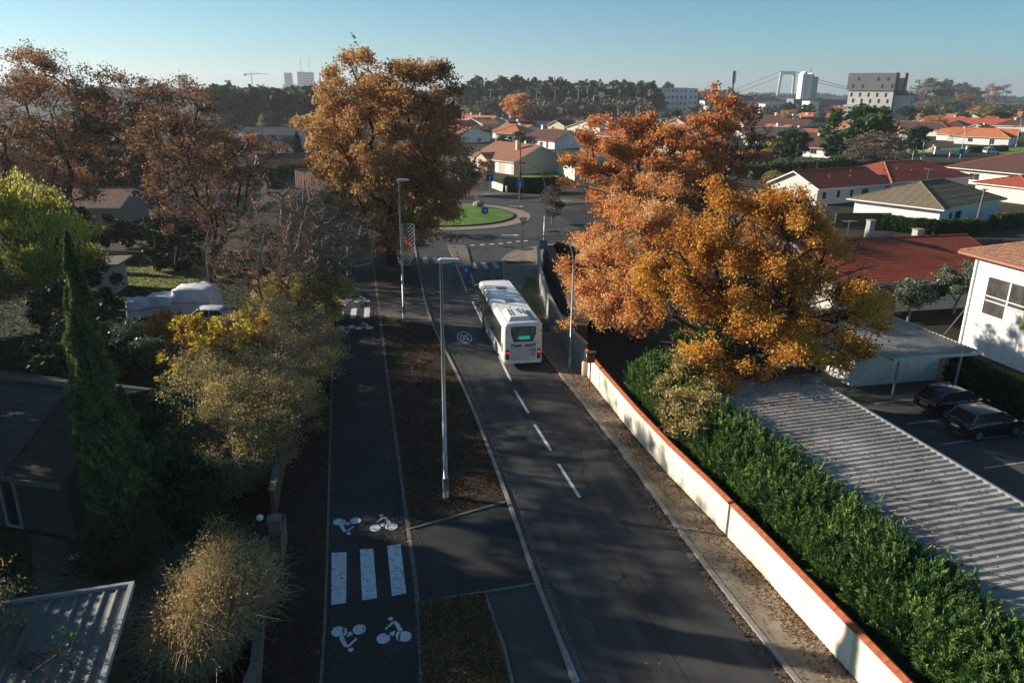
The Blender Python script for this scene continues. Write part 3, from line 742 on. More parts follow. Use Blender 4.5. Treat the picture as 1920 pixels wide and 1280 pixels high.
for k in range(6): b.box(-0.02, -0.95 + k * 0.32, 0.05, 0.02, -0.95 + k * 0.32 + 0.28, 1.15)
b.build('boards', GREYWOOD, t)
b = MB(); b.box(-0.05, -0.95, 0.3, -0.022, 0.95, 0.38); b.box(-0.05, -0.95, 0.9, -0.022, 0.95, 0.98); b.build('rail', GREYWOOD, t)

# ================================================================ STREET FURNITURE
def street_lamp(label, base, h, arm, group=None, head='box', m=GALV, r=0.075):
    """arm = (dx, dy) of the head from the pole"""
    ang = math.atan2(arm[1], arm[0]); La = math.hypot(*arm)
    t = thing('street_lamp', label, 'street lamp', (base[0], base[1], 0.02), ang, group)
    b = MB()
    if head == 'box':
        b.tube([(0, 0, 0), (0, 0, 1.0)], r * 1.35, 10); b.tube([(0, 0, 1.0), (0, 0, h)], [r, r * 0.6], 10)
        b.build('pole', m, t, smooth=True)
        b = MB(); prof = [(-0.12, 0.0), (0.10, -0.05), (0.75, 0.04), (0.80, 0.09), (0.70, 0.13), (0.0, 0.15), (-0.12, 0.10)]
        b.extr(prof, 'y', -0.15, 0.15); o = b.build('lamp_head', mat('lamp_grey', (0.50, 0.51, 0.52), 0.5), t, loc=(0, 0, h), bevel=0.02)
        b = MB(); b.box(0.15, -0.10, -0.045, 0.65, 0.10, -0.02); b.build('lens', GLASS, o)
        b = MB(); b.box(-0.09, -0.09, -0.02, 0.09, 0.09, 0.02); b.build('flange', m, t, loc=(0, 0, 0.03))
    else:
        pts = [(0, 0, 0), (0, 0, h * 0.72)] + [(La * (1 - math.cos(a)) * 0.9, 0, h * 0.72 + h * 0.26 * math.sin(a)) for a in np.linspace(0.2, PI / 2, 7)]
        b.tube(pts, [r] * 2 + [r * 0.6] * 7, 8); b.build('pole', m, t, smooth=True)
        e = pts[-1]
        b = MB(); b.extr([(-0.05, -0.02), (0.75, -0.05), (0.8, 0.03), (0.3, 0.10), (-0.05, 0.06)], 'y', -0.12, 0.12); b.build('lamp_head', mat('lamp_dark', (0.12, 0.12, 0.12), 0.5), t, loc=e, bevel=0.02)
        b = MB(); b.box(-r * 1.6, -r * 1.6, 0, r * 1.6, r * 1.6, 0.9); b.build('base_box', m, t)
    return t
street_lamp('tall grey street lamp on the dark planting strip in front of the bus road', (-2.8, 28.6), 10.45, (1, 0.1), r=0.095)
lf = street_lamp('tall grey street lamp carrying the slanted decoration frame', (-8.4, 55.5), 10.5, (1, 0.1), r=0.09)
t = thing('light_decoration', 'slanted lattice frame with red lights fixed on a street lamp pole', 'decoration', (-8.4, 55.42, 0.02), 0.05)
b = MB()
z0, z1, x0, x1 = 4.25, 7.35, 0.12, 1.02
for a, c in (((x0, z0), (x0, z1)), ((x0, z1), (x1, z1)), ((x1, z1), (x1, z0 + 1.0)), ((x1, z0 + 1.0), (x0 + 0.35, z0)), ((x0 + 0.35, z0), (x0, z0))):
    b.tube([(a[0], 0, a[1]), (c[0], 0, c[1])], 0.028, 6)
b.build('frame', mat('pale_metal', (0.62, 0.62, 0.60), 0.5), t)
b = MB()
for k in range(14):
    s0 = z0 - 0.55 + k * 0.29; pts = []
    for x in (x0, x1): pts.append((x, s0 + (x - x0) * 0.95))
    (xa, za), (xb, zb) = pts
    if za < z0: xa += (z0 - za) / 0.95; za = z0
    if zb > z1: xb -= (zb - z1) / 0.95; zb = z1
    if xb > xa + 0.05: b.tube([(xa, 0, za), (xb, 0, zb)], 0.016, 5)
b.build('lattice', mat('pale_metal2', (0.66, 0.66, 0.64), 0.5), t)
for x, z in ((0.35, 6.1), (0.30, 6.35), (0.72, 5.75), (0.66, 5.9), (0.42, 5.95)):
    b = MB(); b.disc((x, -0.04, z), 0.05, 'y', 10, 0.05); b.build('red_light', mat('red_lamp', (0.6, 0.03, 0.02), 0.4, emit=(0.9, 0.05, 0.02, 0.6)), t)
for zz in (4.3, 7.2):
    b = MB(); b.box(-0.08, -0.03, zz, 0.14, 0.03, zz + 0.1); b.build('bracket', GALV, t)
street_lamp('curved lamp standing on the pavement before the orange oak', tuple(G(1068, 694)[:2]), 9.0, (-1, 0.2), head='curve', r=0.055)
street_lamp('curved lamp near the blue square sign at the bus exit', tuple(G(1019, 492)[:2]), 10.2, (-2.2, 0.3), head='curve', r=0.06)
def far_lamp(label, bp, top, arm):
    g = G(*bp); h = GY(*top, g.y).z; street_lamp(label, (g.x, g.y), h, arm, 'curved lamps along the far streets', 'curve', m=mat('pale_pole', (0.45, 0.43, 0.38), 0.6), r=0.11)
far_lamp('curved pale lamp rising beside the bare bush near the big green tree', (1654, 302), (1643, 231), (-1.8, 0))
far_lamp('curved pale lamp in front of the yellow bungalow', (1905, 275), (1898, 217), (-1.8, 0))
far_lamp('curved pale lamp above the orange hedge', (1413, 311), (1402, 244), (-1.8, 0))
# signs
def sign(label, base, h, panels, pole=GALV, r=0.03, cat='sign', name='road_sign', rotz=0.0, z=0.1):
    t = thing(name, label, cat, (base[0], base[1], z), rotz)
    b = MB(); b.tube([(0, 0, 0), (0, 0, h)], r, 8); b.build('post', pole, t)
    for kind, zc, s in panels:
        if kind == 'square':
            b = MB(); b.box(-s, -0.055, zc - s, s, -0.035, zc + s); p = b.build('panel', BLUEP, t)
            b = MB(); b.box(-s - 0.03, -0.034, zc - s - 0.03, s + 0.03, -0.028, zc + s + 0.03); b.build('rim', WHITES, p)
            b = MB(); b.box(-s * 0.16, -0.062, zc - s * 0.75, s * 0.16, -0.057, zc + s * 0.45); b.build('symbol', WHITES, p)
            b = MB(); b.box(-s * 0.5, -0.062, zc + s * 0.46, s * 0.5, -0.057, zc + s * 0.78); b.build('symbol_bar', REDS, p)
        if kind == 'plain':
            b = MB(); b.box(-s, -0.055, zc - s, s, -0.035, zc + s); p = b.build('panel', mat('greyblue', (0.10, 0.22, 0.38), 0.5), t)
            b = MB(); b.box(-s * 0.6, -0.062, zc - 0.02, -s * 0.1, -0.057, zc + 0.04); b.build('mark', WHITES, p)
        if kind == 'round':
            b = MB(); b.disc((0, -0.045, zc), s, 'y', 24, 0.02); p = b.build('panel', BLUEP, t)
            b = MB(); b.disc((0, -0.034, zc), s + 0.03, 'y', 24, 0.015); b.build('rim', WHITES, p)
            b = MB(); b.box(-s * 0.6, -0.062, zc - s * 0.1, s * 0.2, -0.057, zc + s * 0.1)
            b.extr([(s * 0.15, zc - s * 0.38), (s * 0.65, zc), (s * 0.15, zc + s * 0.38)], 'y', -0.062, -0.057); b.build('arrow', WHITES, p)
        if kind == 'yield':
            def tri(q): return [(-q, zc + q * 0.58), (0, zc - q * 1.15), (q, zc + q * 0.58)]
            b = MB(); b.extr(tri(s), 'y', -0.055, -0.035); p = b.build('panel', REDS, t)
            b = MB(); b.extr([(x * 0.6, zc + (z_ - zc) * 0.6) for x, z_ in tri(s)], 'y', -0.060, -0.056); b.build('inner_triangle', WHITES, p)
        if kind == 'plate':
            b = MB(); b.box(-s, -0.055, zc - s * 0.35, s, -0.035, zc + s * 0.35); b.build('plate', WHITES, t)
        if kind == 'white':
            b = MB(); b.box(-s, -0.05, zc - s * 1.6, s, -0.03, zc + s * 1.6); b.build('panel', WHITES, t)
    return t
g = G(980, 468); sign('give way triangle sign on a dark post at the pavement corner', g[:2], 3.6, [('yield', 3.2, 0.48), ('plate', 2.35, 0.36)], mat('dark_post', (0.06, 0.05, 0.05), 0.6), 0.05)
b = MB(); b.disc((0, 0, 0.02), 0.9, 'z', 24, 0.03); o = b.build('manhole_cover', mat('cast_iron', (0.07, 0.065, 0.06), 0.7), loc=(g.x + 0.3, g.y - 0.2, 0.105)); tag(o, 'flat dark disc at the foot of the give way sign', 'cover')  # flat dark disc around the foot of the sign
g = G(909, 421); sign('round blue arrow sign on the grass of the roundabout', g[:2], 1.6, [('round', 1.35, 0.48)], z=0.5)
g = G(893, 392); sign('narrow white sign turned edgewise on the roundabout crest', g[:2], 1.6, [('white', 1.2, 0.16)], z=0.8)
t = thing('boulder', 'grey rounded stone block on the roundabout crest', 'stone', (*G(897, 394)[:2], 0.75))
b = MB(); b.tube([(0, 0, -0.2), (0, 0, 0.1), (0, 0, 0.45), (0, 0, 0.6)], [0.8, 0.9, 0.7, 0.3], 9); b.build('stone', KERB, t)
g = G(918.5, 363); sign('blue dead end sign under the small reddish tree', g[:2], 3.0, [('square', 2.6, 0.62)], r=0.05)
g = G(974.5, 378)
t = thing('red_mast', 'tall dark red mast at the edge of the green cycle lane', 'mast', (g.x, g.y, 0.1))
hh = GY(974.5, 262, g.y).z
b = MB(); b.tube([(0, 0, 0), (0, 0, hh * 0.5), (0, 0, hh)], [0.16, 0.13, 0.08], 8); b.build('pole', REDP, t)
t = thing('road_sign', 'blue square sign fixed halfway up the tall red mast', 'sign', (g.x, g.y - 0.16, 0.1)); zc = GY(974.5, 346, g.y).z
b = MB(); b.box(-0.62, -0.02, zc - 0.62, 0.62, 0.02, zc + 0.62); p = b.build('panel', BLUEP, t)
b = MB(); b.box(-0.1, -0.03, zc - 0.45, 0.1, -0.022, zc + 0.2); b.build('symbol', WHITES, p)
b = MB(); b.box(-0.3, -0.03, zc + 0.21, 0.3, -0.022, zc + 0.42); b.build('symbol_bar', REDS, p)
g = G(1018, 492); t = thing('road_sign', 'grey blue square sign halfway up a curved lamp by the wall end', 'sign', (g.x - 0.02, g.y - 0.2, 0.1)); zc = GY(1018, 460, g.y).z
b = MB(); b.box(-0.42, -0.02, zc - 0.45, 0.42, 0.02, zc + 0.45); p = b.build('panel', mat('greyblue2', (0.12, 0.25, 0.40), 0.5), t)
b = MB(); b.box(-0.3, -0.03, zc - 0.05, 0.0, -0.022, zc + 0.03); b.build('mark', WHITES, p)
g = G(874, 521); t = thing('road_sign', 'low blue square sign with a white figure at the tip of the refuge island', 'sign', (g.x, g.y, 0.1), 0.1)
b = MB(); b.tube([(0, 0, 0), (0, 0, 0.5)], 0.03, 8); b.build('post', GALV, t)
b = MB(); b.box(-0.32, -0.05, 0.35, 0.32, -0.03, 1.0); p = b.build('panel', BLUEP, t)
b = MB(); b.extr([(-0.18, 0.45), (0.0, 0.6), (0.2, 0.5), (0.1, 0.68), (0.05, 0.85), (-0.1, 0.85), (-0.08, 0.65)], 'y', -0.058, -0.052); b.build('symbol', WHITES, p)
g = G(861, 494); t = thing('refuge_marker', 'leaning red and white marker post on the refuge island', 'marker', (g.x, g.y, 0.12))
for k in range(5):
    b = MB(); b.tube([(-0.04 * k, 0, 0.22 * k), (-0.04 * (k + 1), 0, 0.22 * (k + 1))], 0.06, 8); b.build('band', REDS if k % 2 == 0 else WHITES, t)
t = thing('guard_rail', 'pale tubular hoop rail at the far end of the refuge island', 'rail', (*G(857, 466)[:2], 0.12), 0.02)
b = MB(); pts = [(-1.0, 0, 0), (-1.0, 0, 0.85), (-0.85, 0, 1.0), (0.85, 0, 1.0), (1.0, 0, 0.85), (1.0, 0, 0)]; b.tube(pts, 0.03, 6); b.build('hoop', GALV, t)
b = MB(); b.tube([(-1.0, 0, 0.5), (1.0, 0, 0.5)], 0.02, 6); b.build('bar', GALV, t)
t = thing('signpost', 'thin grey post standing behind the refuge island', 'post', (*G(858, 458)[:2], 0.02))
b = MB(); b.tube([(0, 0, 0), (0, 0, 2.6)], 0.035, 8); b.build('post', GALV, t)
b = MB(); b.box(-0.03, -0.3, 2.0, -0.01, 0.3, 2.55); b.build('panel', GALV, t)
# bus stop pole on the pavement
g = G(1105, 735); t = thing('bus_stop_pole', 'dark red bus stop post with a flat brown top plate before the cream wall', 'post', (g.x, g.y, 0.1), 0.2)
b = MB(); b.tube([(0, 0, 0), (0, 0, 2.35)], 0.045, 8); b.build('pole', REDP, t)
b = MB(); b.tube([(0, 0, 1.05), (0, 0, 1.22)], 0.052, 8); b.build('band', WHITES, t)
b = MB(); b.box(-0.30, -0.16, 2.32, 0.30, 0.20, 2.42); b.build('top_plate', mat('brown_plate', (0.10, 0.06, 0.05), 0.6), t)
b = MB(); b.box(-0.25, -0.03, 1.75, 0.25, 0.03, 2.3); b.build('timetable_panel', mat('brown_panel', (0.16, 0.08, 0.06), 0.6), t)
g = G(1094, 706); t = thing('litter_bin', 'small cream rounded bin at the end of the cream wall', 'bin', (g.x + 0.1, g.y, 0.1))
b = MB(); b.tube([(0, 0, 0), (0, 0, 0.1), (0, 0, 0.85), (0, 0, 0.95)], [0.20, 0.24, 0.24, 0.14], 14); b.build('body', mat('bin_cream', (0.52, 0.44, 0.30), 0.7), t, smooth=True)
b = MB(); b.disc((0, 0, 0.93), 0.12, 'z', 14, 0.06); b.build('opening', BLACKP, t)
g = G(968, 333); t = thing('wheelie_bin', 'dark green wheelie bin at the corner of the beige house', 'bin', (g.x + 0.6, g.y - 1.2, 0.0), 0.4)
b = MB(); b.extr([(-0.3, 0.12), (0.3, 0.12), (0.38, 1.05), (-0.38, 1.05)], 'y', -0.4, 0.4); b.build('body', mat('bin_green', (0.015, 0.035, 0.025), 0.6), t, bevel=0.04)
b = MB(); b.box(-0.42, -0.46, 1.06, 0.42, 0.44, 1.16); b.build('lid', mat('bin_green', (0, 0, 0)), t, bevel=0.03)
for s in (-1, 1):
    b = MB(); b.disc((0.34 * s, 0.35, 0.12), 0.12, 'x', 12, 0.06); b.build('wheel', BLACKP, t)
# wooden pole right
g = G(1826, 436); g2 = GY(1847, 354, g.y); t = thing('utility_pole', 'bare wooden utility pole before the white hip roofed house', 'pole', (g.x, g.y, 0))
b = MB(); b.tube([(0, 0, 0), (g2.x - g.x, 0, g2.z)], [0.17, 0.11], 8); b.build('pole', GREYWOOD, t)
b = MB(); b.box(g2.x - g.x - 0.4, -0.08, g2.z - 0.15, g2.x - g.x + 0.4, 0.08, g2.z); b.build('crossarm', GALV, t)

# ================================================================ BUS
BUSW = mat('bus_white', (0.82, 0.82, 0.79), 0.35, (0.66, 0.65, 0.61), 1.6, 9, spec=0.5, coat=0.3, lo=0.42, hi=0.8, streak=0.15)
BUSG = mat('bus_grey', (0.55, 0.56, 0.56), 0.4, (0.50, 0.51, 0.51), 2, 4)
BUSGL = mat('bus_glass', (0.03, 0.035, 0.04), 0.1, (0.05, 0.055, 0.06), 1.0, spec=0.9)
TYRE = mat('tyre', (0.02, 0.02, 0.02), 0.9)
RIMM = mat('rim_steel', (0.35, 0.35, 0.36), 0.4, metal=0.7)
LAMPR = mat('tail_lamp', (0.5, 0.01, 0.02), 0.25, (0.45, 0.01, 0.015), emit=(1.0, 0.03, 0.05, 0.45))
LAMPD = mat('lamp_red_off', (0.50, 0.02, 0.03), 0.2, spec=0.8)
GREEN = mat('display_green', (0.02, 0.42, 0.30), 0.4, (0.02, 0.36, 0.26), emit=(0.02, 0.42, 0.30, 0.25))
bus = thing('city_bus', 'white single deck city bus with a green rear display driving away', 'bus', (0.72, 44.85, 0.026), math.radians(10.7))
BL = 11.4
def bus_section(hw, z0, z1, r):
    o = []
    for (cx, cz, a0) in ((hw - r * 0.4, z0 + 0.12, -90), ):
        pass
    pts = [(hw - 0.06, z0), (hw, z0 + 0.10), (hw, 1.2), (hw - 0.01, 2.4)]
    for k in range(6):
        a = PI / 2 * k / 5; pts.append((hw - 0.02 - r + r * math.cos(a), z1 - r * 0.85 + r * 0.85 * math.sin(a)))
    pts.append((hw * 0.45, z1 + 0.03))
    return pts + [(-x, z) for x, z in reversed(pts)]
secs = [(0.0, 1.13, 0.42, 2.86, 0.20), (0.05, 1.20, 0.36, 2.95, 0.24), (0.22, 1.265, 0.32, 3.02, 0.27), (0.8, 1.275, 0.30, 3.04, 0.27), (BL - 0.7, 1.275, 0.30, 3.04, 0.27), (BL - 0.2, 1.24, 0.32, 3.0, 0.27), (BL, 1.10, 0.40, 2.8, 0.22)]
v = []; f = []
for (y, hw, z0, z1, r) in secs: v += [(x, y, z) for x, z in bus_section(hw, z0, z1, r)]
k = len(bus_section(*secs[0][1:]))
for i in range(len(secs) - 1):
    for j in range(k): f.append([i * k + j, (i + 1) * k + j, (i + 1) * k + (j + 1) % k, i * k + (j + 1) % k])
me = bpy.data.meshes.new('body'); me.from_pydata(v, [], f + [list(range(k)), [(len(secs) - 1) * k + j for j in reversed(range(k))]])
me.materials.append(BUSW); me.polygons.foreach_set('use_smooth', [True] * (len(me.polygons) - 2) + [False] * 2); me.update()
body = link('body', me, bus)
# side glazing
for s in (-1, 1):
    yy = [0.95, 2.55, 4.15, 5.75, 7.35, 8.55, BL - 0.55] if s < 0 else [0.95, 2.55, 4.15, 5.6, 7.0, 8.4, 9.6, BL - 0.55]
    b = MB(); b.box(min(s * 1.272, s * 1.281), yy[0] - 0.05, 1.12, max(s * 1.272, s * 1.281), yy[-1] + 0.05, 2.58); b.build('window_band', BLACKP, bus)
    for i in range(len(yy) - 1):
        b = MB(); lowz = 1.18 if i < len(yy) - 2 else 0.95
        b.box(min(s * 1.282, s * 1.288), yy[i] + 0.02, lowz, max(s * 1.282, s * 1.288), yy[i + 1] - 0.03, 2.53); b.build('side_window', BUSGL, bus)
b = MB(); b.box(-1.290, 8.35, 1.2, -1.2885, 8.75, 2.3); b.build('poster', mat('poster_pink', (0.7, 0.25, 0.30), 0.5, (0.75, 0.72, 0.72), 5, 3), bus)
for s in (-1, 1):                                                     # wheels and arches
    for y in (2.75, 8.75):
        b = MB(); b.extr([(y + 0.60 * math.cos(a), 0.30 + 0.62 * math.sin(a)) for a in np.linspace(0, PI, 14)], 'x', min(s * 1.274, s * 1.283), max(s * 1.274, s * 1.283)); b.build('wheel_arch', BLACKP, bus)
        b = MB(); b.disc((s * 1.15, y, 0.48), 0.48, 'x', 24, 0.30); wh = b.build('wheel', TYRE, bus)
        b = MB(); b.disc((s * 1.302, y, 0.48), 0.27, 'x', 18, 0.02); b.build('rim', RIMM, wh)
b = MB(); b.box(-1.283, 0.35, 1.0, -1.270, 0.75, 1.55); b.build('side_vent', mat('vent_brown', (0.10, 0.07, 0.05), 0.6), bus)
for i, y in enumerate((3.9, 5.3, 6.7)):
    b = MB(); b.box(-1.2775, y, 0.42, -1.272, y + 0.01, 1.08); b.build('panel_joint', BLACKP, bus)
# rear face
def rear(name, prof, y0, y1, m, par=bus):
    b = MB(); b.extr(prof, 'y', y0, y1); return b.build(name, m, par)
rear('rear_window', [(-0.62, 1.78), (0.62, 1.78), (0.80, 2.30), (0.80, 2.78), (-0.80, 2.78), (-0.80, 2.30)], -0.012, 0.0, BLACKP)
rw = rear('rear_glass', [(-0.55, 1.86), (0.55, 1.86), (0.72, 2.30), (0.72, 2.72), (-0.72, 2.72), (-0.72, 2.30)], -0.02, -0.013, mat('rear_glass', (0.05, 0.075, 0.07), 0.12, (0.20, 0.24, 0.22), 1.6, spec=0.9))
rear('display_case', [(-0.52, 1.90), (0.46, 1.90), (0.46, 2.20), (-0.52, 2.20)], -0.026, -0.021, BLACKP)
rear('display', [(-0.30, 1.93), (0.42, 1.93), (0.42, 2.17), (-0.30, 2.17)], -0.031, -0.027, GREEN)
b = MB()
for a, c in (((-0.46, 1.95), (-0.34, 2.14)), ((-0.34, 1.95), (-0.46, 2.14))):
    b.tube([(a[0], -0.031, a[1]), (c[0], -0.031, c[1])], 0.014, 5)
b.build('display_logo', WHITES, bus)
b = MB()
for s in (-1, 1):
    b.box(-0.80 if s < 0 else 0.08, -0.012, 1.40, -0.08 if s < 0 else 0.80, 0.0, 1.64)
b.build('grille', mat('grille_grey', (0.16, 0.16, 0.165), 0.7, (0.07, 0.07, 0.07), 60, 2), bus)
b = MB()
for a, c in (((-0.78, 1.42), (-0.5, 1.62)), ((-0.5, 1.62), (-0.1, 1.62)), ((0.78, 1.42), (0.5, 1.62)), ((0.5, 1.62), (0.1, 1.62)), ((-0.78, 1.42), (-0.1, 1.42)), ((0.1, 1.42), (0.78, 1.42))):
    b.tube([(a[0], -0.02, a[1]), (c[0], -0.02, c[1])], 0.018, 5)
b.build('grille_rail', BUSW, bus)
b = MB(); b.box(-0.82, -0.03, 0.62, 0.30, 0.0, 1.34); b.build('engine_cover', BUSG, bus, bevel=0.02)
b = MB(); b.box(0.33, -0.02, 0.78, 0.84, 0.0, 1.34); vb = b.build('vent_panel', BUSG, bus, bevel=0.015)
b = MB()
for k in range(5): b.box(0.42, -0.026, 1.12 + 0.04 * k, 0.80, -0.0205, 1.135 + 0.04 * k)
for k in range(4): b.box(0.55, -0.026, 0.82 + 0.05 * k, 0.74, -0.0205, 0.84 + 0.05 * k)
b.build('slot', BLACKP, vb)
b = MB()
for z in (0.60, 1.36, 1.70): b.box(-1.10, -0.006, z, 1.10, 0.001, z + 0.014)
b.build('panel_seam', BLACKP, bus)
for s in (-1, 1):
    c = rear('light_cluster', [(s * 0.90, 0.62), (s * 1.12, 0.66), (s * 1.12, 1.25), (s * 0.92, 1.30)] if s > 0 else [(s * 1.12, 0.66), (s * 0.90, 0.62), (s * 0.92, 1.30), (s * 1.12, 1.25)], -0.03, 0.03, BLACKP)
    b = MB(); b.disc((s * 1.02, -0.035, 1.08), 0.085, 'y', 18, 0.02); b.build('tail_light', LAMPR, c)
    b = MB(); b.disc((s * 1.02, -0.035, 0.86), 0.065, 'y', 16, 0.02); b.build('reflector', LAMPD, c)
    b = MB(); b.disc((s * 1.12, -0.012, 2.45), 0.05, 'y', 12, 0.02); b.build('marker_light', LAMPD, bus)
rear('bumper', [(-1.15, 0.36), (1.15, 0.36), (1.19, 0.58), (-1.19, 0.58)], -0.07, 0.02, BUSW)
rear('number_plate', [(-0.28, 0.40), (0.28, 0.40), (0.28, 0.52), (-0.28, 0.52)], -0.078, -0.071, WHITES)
# roof: hatches, plant box, seams
for y in (5.0, 8.6):
    b = MB(); b.box(-0.36, y - 0.38, 3.05, 0.36, y + 0.38, 3.14); h = b.build('roof_hatch', mat('hatch_grey', (0.20, 0.23, 0.27), 0.4, (0.16, 0.19, 0.23), 2), bus, bevel=0.03)
b = MB(); v = [(-0.95, 0.28, 3.03), (0.55, 0.28, 3.03), (0.55, 2.75, 3.03), (-0.95, 2.75, 3.03), (-0.75, 0.55, 3.30), (0.40, 0.55, 3.30), (0.40, 2.45, 3.30), (-0.75, 2.45, 3.30)]
b.v = v
for q in ((4, 5, 6, 7), (0, 1, 5, 4), (1, 2, 6, 5), (2, 3, 7, 6), (3, 0, 4, 7)): b.f.append(list(q)); b.m.append(0)
pod = b.build('roof_unit', BUSW, bus, bevel=0.04)
b = MB()
for (x0, y0, x1, y1) in ((-0.66, 0.75, -0.56, 2.2), (-0.48, 0.75, -0.38, 2.2), (0.26, 0.9, 0.34, 2.2)): 
    for q in range(3):
        ya = y0 + (y1 - y0) * q / 3; b.box(x0, ya + 0.03, 3.302, x1, ya + (y1 - y0) / 3 - 0.05, 3.308)
b.build('louvre', BLACKP, pod)
b = MB()
for (xa, ya, xb, yb) in ((-0.15, 1.9, 0.10, 2.2), (-0.1, 1.5, 0.12, 1.7), (0.0, 1.2, 0.15, 1.5)): b.tube([(xa, ya, 3.33), (xb, yb, 3.33)], 0.025, 6)
b.build('roof_pipe', mat('pipe_grey', (0.25, 0.25, 0.25), 0.5), pod)
b = MB(); b.box(0.66, 0.5, 3.04, 1.0, 2.6, 3.10); b.build('roof_panel', mat('panel_blue_grey', (0.30, 0.34, 0.40), 0.35), bus)
b = MB()
for x in (-1.02, 1.02): b.box(x - 0.015, 0.4, 3.015, x + 0.015, BL - 0.5, 3.055)
b.build('roof_rail', BUSG, bus)
b = MB(); b.box(-1.0, 7.05, 3.045, 1.0, 7.08, 3.066); b.build('roof_seam', BUSG, bus)
b = MB(); b.tube([(-0.3, 3.2, 3.05), (-0.3, 3.2, 3.22)], 0.03, 6); b.build('aerial', BLACKP, bus)
for s in (-1, 1):
    b = MB(); b.tube([(s * 1.2, BL - 0.1, 2.75), (s * 1.5, BL + 0.25, 2.6)], 0.025, 6); b.box(s * 1.5 - 0.1, BL + 0.2, 2.15, s * 1.5 + 0.1, BL + 0.3, 2.6); b.build('mirror', BLACKP, bus)
b = MB(); b.box(-1.0, BL - 0.01, 1.2, 1.0, BL + 0.012, 2.6); b.build('windscreen', BUSGL, bus)

